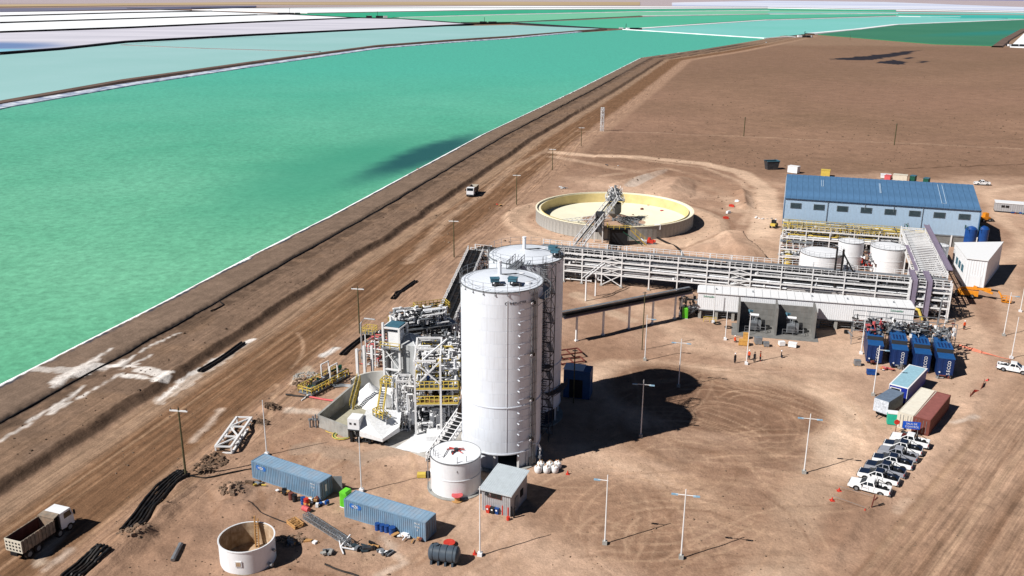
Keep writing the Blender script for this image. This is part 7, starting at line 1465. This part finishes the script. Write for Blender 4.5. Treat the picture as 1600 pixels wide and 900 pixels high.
g = G(940.5, 205); h = Hv((940.5, 205), (941, 168)); t = thing('lattice_tower', 'white lattice tower standing where the track bends at the plain', 'tower', (g.x, g.y, 0), .3); b = MB(); lattice_box(b, -.6, .6, -.6, .6, 0, h, 2.4, .1); b.build('frame', STEEL, t)
for z in (h-1, h-3.5): MB().path([(0, -1, z), (0, -1.3, z)], .6, 12).build('dish', WHITE, t)
# ------------------------------------------------------------------ people
def person(label, loc, rz, top, legs, hat, pose='stand'):
    t = thing('person', label, 'person', loc, rz, None); me = bpy.data.meshes.new('body'); q = pose == 'squat'
    hip = .45 if q else .92; sh = hip+.52
    V = [(0, 0, hip), (0, 0, hip+.25), (0, .01, sh), (0, .0, sh+.12), (0, -.01, sh+.2)]; E = [(0, 1), (1, 2), (2, 3), (3, 4)]; rad = [.15, .14, .15, .06, .055]
    def add(p, par_, r): V.append(p); E.append((par_, len(V)-1)); rad.append(r); return len(V)-1
    for s in (-1, 1):
        k = add((s*.17, 0, sh-.02), 2, .075); k = add((s*.24, -.02 if s < 0 else .04, sh-.3), k, .055); add((s*.22, -.16 if s < 0 else -.05, sh-.52), k, .04)
        k = add((s*.1, 0, hip-.05), 0, .11); k = add((s*.13, -.02*s-(.3 if q else .03), hip-(.02 if q else .45)), k, .075); k = add((s*.14, .06*s, .08), k, .05); add((s*.15, .06*s-.14, .04), k, .045)
    me.from_pydata(V, E, []); o = put('body', me, t); o.modifiers.new('skin', 'SKIN'); 
    for i, sv in enumerate(me.skin_vertices[0].data): sv.radius = (rad[i], rad[i]*.8 if i < 3 else rad[i])
    me.skin_vertices[0].data[0].use_root = True; su = o.modifiers.new('sub', 'SUBSURF'); su.levels = 1; su.render_levels = 1; me.materials.append(top)
    b = MB(); b.lathe([(.02, sh+.19), (.085, sh+.24), (.1, sh+.33), (.09, sh+.4), (.02, sh+.46)], 12); b.build('head', mat('skin', (190, 140, 110), .6) if 'skin' not in bpy.data.materials else bpy.data.materials['skin'], t, smooth=True)
    b = MB(); b.lathe([(.15, sh+.36), (.125, sh+.38), (.12, sh+.44), (.06, sh+.52), (.01, sh+.53)], 12); b.build('helmet', hat, t, smooth=True)
    b = MB(); 
    for s in (-1, 1): b.path([(s*.1, 0, hip-.02), (s*.13, -.02*s-(.3 if q else .03), hip-(.02 if q else .45)), (s*.14, .06*s, .1)], [.125, .1, .075], 8)
    b.build('trousers', legs, t, smooth=True); return t
HV = mat('hi_vis_orange', (224, 84, 40), .6); DK = mat('work_dark', (38, 40, 48), .8)
for (u, v, top, legs, hat, rz, lab, ps) in [(1148, 567, DK, DK, WHITE, .4, 'worker in dark clothes and white helmet standing apart left of the white pole', 'stand'), (1170, 562, HV, DK, WHITE, -.6, 'worker in an orange jacket just right of the white pole', 'stand'), (1178.5, 565, DK, DK, BIN, .2, 'worker in black between two workers in orange', 'stand'),
        (1187.5, 564, HV, NAVY, RED, .9, 'worker in a red and orange jacket, rightmost of the group of three', 'stand'), (1220.5, 559, DK, NAVY, WHITE, 1.2, 'small dark figure crouching before the right bay', 'squat'), (1148, 535, HV, DK, WHITE, 2.0, 'worker in red bending beside the plywood crates', 'squat'), (1506, 515, HV, DK, WHITE, 0, 'distant worker beside the dark shadow right of the rack end', 'stand')]:
    g = G(u, v); person(lab, (g.x, g.y, 0), rz, top, legs, hat, ps)
g = Vector((-14.3+1.9, 124.8+1.2, 7.82)); person('worker in blue overalls on the upper yellow railed floor', (g.x, g.y, g.z), .5, BLUE, BLUE, YEL)
g = Vector((-19.0, 148.9, 8.75)); person('worker in pale blue at the left end of the machinery deck', (g.x, g.y, g.z), 2.5, TEAL, BIN, WHITE)
# ------------------------------------------------------------------ yard machines
def wheels4(t, xs, ys, r, w_):
    for x in xs:
        for y in ys: wheel(t, x, y, r, w_)
a_, c_ = G(1496, 462), G(1566, 472); t = thing('boom_lift', 'orange boom lift stretched flat along the sand with its basket at the right', 'boom lift', (a_.x+1, a_.y, 0), az(a_, c_)); L = (c_-a_).length
MB().bb(-1, 3.2, -1.2, 1.2, .6, 1.6).build('turntable', ORANGE, t); MB().bb(-1.6, 2.4, -1.1, 1.1, .35, .7).build('chassis', BIN, t); wheels4(t, (-1.1, 2.0), (-1.2, 1.2), .5, .35); MB().bar((-.5, 0, 1.9), (L*.62, 0, 2.3), .55, .5).build('boom', ORANGE, t); MB().bar((2, .5, 2.4), (6.0, -.4, 1.6), .4).build('boom', ORANGE, t)
MB().bar((L*.3, 0, 2.3), (L*.78, 0, 2.2), .3).build('boom_tip', BIN, t); MB().path([(L*.78, 0, 2.2), (L*.84, -.2, 1.6), (L*.88, -.4, .8)], .18, 8).build('jib', ORANGE, t); b = MB(); b.bb(L*.88, L*.88+1.8, -1.2, .2, .2, .3); railing(b, [(L*.88, -1.2, .3), (L*.88+1.8, -1.2, .3), (L*.88+1.8, .2, .3), (L*.88, .2, .3)], closed=True, r=.07, step=.9); b.build('basket', ORANGE, t)
g = G(1541, 347); t = thing('backhoe_loader', 'small orange loader parked right of the blue hall', 'loader', (g.x, g.y+1, 0), R(10)); MB().bb(-1.6, 1.2, -.8, .8, .6, 1.4).build('body', ORANGE, t); MB().bb(-.6, .6, -.7, .7, 1.4, 2.6).build('cab', ORANGE, t); MB()._a([(1.8, -1.1, .2), (2.8, -1.1, .1), (2.8, 1.1, .1), (1.8, 1.1, .2), (1.8, -1.1, 1.0), (1.8, 1.1, 1.0)], [(0, 3, 2, 1), (0, 4, 5, 3), (0, 1, 4), (3, 5, 2)]).build('bucket', DGREY, t); wheels4(t, (-1.1, .9), (-.9, .9), .5, .35)
g = G(1210, 357); t = thing('roller', 'small yellow machine at the left front corner of the blue hall', 'roller', (g.x, g.y+1, 0), R(60)); MB().bb(-1.3, 1.0, -.7, .7, .7, 1.4).build('body', YEL, t); MB().bb(-.6, .3, -.6, .6, 1.4, 2.3).build('canopy', BIN, t); MB().path([(1.3, -.8, .6), (1.3, .8, .6)], .6, 16).build('drum', BIN, t); wheels4(t, (-.9,), (-.7, .7), .5, .3)
g = G(1186, 342); junk(1190, 342, 8, 3.0, [INK, WHITE, GALV], 'long white sheets stacked on the sand left of the blue hall', 33, 'sheet_stack', .3)
for u, v, m, lab in ((1143, 323, RED, 'red barrier block by the mound, upper one'), (1134, 342, RED, 'red barrier block by the mound, lower one'), (1138, 333, WHITE, 'white barrier block between the two red ones'), (1152, 316, WHITE, 'white barrier block highest beside the mound')):
    g = G(u, v); t = thing('barrier_block', lab, 'barrier', (g.x, g.y, 0), u, 'plastic barrier blocks'); MB().side([(-.9, 0), (.9, 0), (.75, .7), (-.75, .7)], -.3, .3).build('block', m, t); MB().bb(-.2, .2, -.1, .1, .7, .85).build('handle', m, t)
g = G(955, 260); junk(955, 259, 4, 2.2, [DGREY, WHITE, GALV], 'dark board dumped on the plain above the thickener', 35, flat=.2)
g = G(882, 295); junk(880, 295, 10, 2.0, [STEEL, GALV], 'pile of light steel offcuts left of the thickener', 36, flat=.3); g = G(785, 323); junk(784, 322, 6, 2.2, [BIN, WOOD, BIN, RED], 'dark planks and cloth at the foot of a power pole', 37, flat=.2)
# orange mesh fences and barrier tape
def mesh_fence(label, pts, h=.9, m=None, name='mesh_fence', sag=.25, step=1.5):
    P = px(*pts); t = thing(name, label, 'mesh fence', (P[0][0], P[0][1], 0), 0); rs = random.Random(int(pts[0][0])); b = MB(); cs = seglen(P); n = max(2, int(cs[-1]/step)); Q = []
    for i in range(n+1):
        s = cs[-1]*i/n; x = np.interp(s, cs, [p[0] for p in P])-P[0][0]; y = np.interp(s, cs, [p[1] for p in P])-P[0][1]; Q.append((float(x)+rs.uniform(-sag, sag)*.4, float(y)+rs.uniform(-sag, sag)*.4, h*rs.uniform(1-sag*2, 1)))
    for a, c in zip(Q[:-1], Q[1:]): b.quad((a[0], a[1], .02), (c[0], c[1], .02), (c[0]+.3*sag, c[1]+.5*sag, c[2]), (a[0]+.3*sag, a[1]+.5*sag, a[2]))
    b.build('mesh', m or NET, t)
    for q in Q[::3]: MB().bar((q[0], q[1], 0), (q[0], q[1], h*1.1), .05).build('stake', BROWN, t)
    return t
NET = mat('orange_net', (214, 128, 104), .8, var=.15)
mesh_fence('fallen orange mesh fence running from the filter units to the lone pickup', ((1496, 540), (1520, 549), (1550, 556), (1578, 562)), .7, sag=.5); mesh_fence('crumpled orange net roll beside the right road', ((1516, 620), (1524, 612), (1532, 608), (1538, 600)), .8, RED, sag=.6); mesh_fence('scrap of orange net beyond the crumpled roll', ((1540, 596), (1548, 594)), .5, RED, sag=.6)
junk(1382, 578, 10, 1.6, [PINK, NET, BROWN, WOOD, WHITE], 'orange netting and timber heap between the first two filter units', 38, flat=.3)
g = G(1361, 795); t = thing('sign_frame', 'rusty leaning sign frame below the nearest white pickup', 'frame', (g.x, g.y, 0), 0); MB().bar((0, 0, 0), (.25, 0, 2.1), .12).build('post', BROWN, t); MB().bar((.3, .9, .1), (1.6, 2.2, .5), .1).build('strut', BROWN, t); MB().bar((.0, .1, .08), (2.1, 1.2, .12), .14).build('rail', BIN, t)
for k, (p, q, lab) in enumerate((((1351, 796), (1338, 811), 'first dark kerb pipe under the car park edge'), ((1340, 816), (1325, 835), 'second dark kerb pipe along the road edge'), ((1323, 838), (1310, 856), 'third dark kerb pipe near the bottom of the road edge'))):
    a, c = G(*p), G(*q); t = thing('kerb_pipe', lab, 'pipe', (a.x, a.y, 0), az(a, c), 'dark kerb pipes'); MB().tube((0, 0, .12), ((c-a).length, 0, .12), .12).build('pipe', BROWN, t)
for k, (p, lab) in enumerate((((1311, 767), 'orange cone at the upper left corner of the marked bay'), ((1300, 782), 'orange cone at the lower left corner of the marked bay'), ((1351, 800), 'orange cone at the lower right corner of the marked bay'))):
    g = G(*p); t = thing('traffic_cone', lab, 'cone', (g.x, g.y, 0), 0, 'orange cones of the marked bay'); MB().cyl(0, 0, .04, .5, .17, 10, .04).build('cone', RED, t); MB().bb(-.3, .3, -.3, .3, 0, .04).build('base', RED, t)
for p, q, lab in (((1311, 766), (1362, 781), 'upper barrier tape of the marked bay'), ((1300, 781), (1351, 799), 'lower barrier tape of the marked bay')):
    a, c = G(*p), G(*q); t = thing('barrier_tape', lab, 'tape', (a.x, a.y, 0), az(a, c)); MB().bar((0, 0, .6), ((c-a).length, 0, .6), .02, .05).build('tape', GALV, t)
for u, v, lab in ((858, 724, 'small red cone in front of the silo shadow edge'), (875, 741, 'small red cone below the bulk bags'), (733, 767, 'small red cone by the hut corner')):
    g = G(u+12, v); t = thing('traffic_cone', lab, 'cone', (g.x, g.y, 0), 0); MB().cyl(0, 0, .04, .6, .2, 10, .04).build('cone', RED, t); MB().bb(-.25, .25, -.25, .25, 0, .04).build('base', RED, t)
g = G(661, 746); t = thing('yellow_pump', 'small yellow pump left of the squat white tank', 'pump', (g.x, g.y, 0), 0); MB().bb(-.8, .4, -.3, .5, .1, .6).build('case', YEL, t); MB().bb(.4, 1.0, -.2, .4, 0, .8).build('motor', BIN, t)
for (u, v, m, lab, nm) in ((1257, 58, WHITE, 'cluster of white pump cabins on the far pond corner', 'pump_station'), (1575, 72, WHITE, 'small white pump station by the far right pond', 'pump_station'), (978, 46, WHITE, 'tiny pump station at the crossing of the far dikes', 'pump_station'), (757, 36, BIN, 'tiny dark pump rafts on the far dike', 'pump_station'), (590, 27, WHITE, 'tiny white rafts beside the light green pond', 'pump_station'), (453, 22, BIN, 'tiny dark hut on the far left dike', 'pump_station')):
    g = G(u, v, 1); s = g.y/1500; t = thing(nm, lab, 'pump station', (g.x, g.y, .8), 0); rs = random.Random(u)
    for k in range(5): MB().box((rs.uniform(-14, 22)*s, rs.uniform(-6, 6), 1.6), (rs.uniform(5, 12)*s, 5, 3.0*s), rs.uniform(-.3, .3)).build('cabin', m if k % 2 else BIN, t)
    MB().bar((0, 0, 0), (0, 0, 9*s), .9).build('mast', BIN, t)
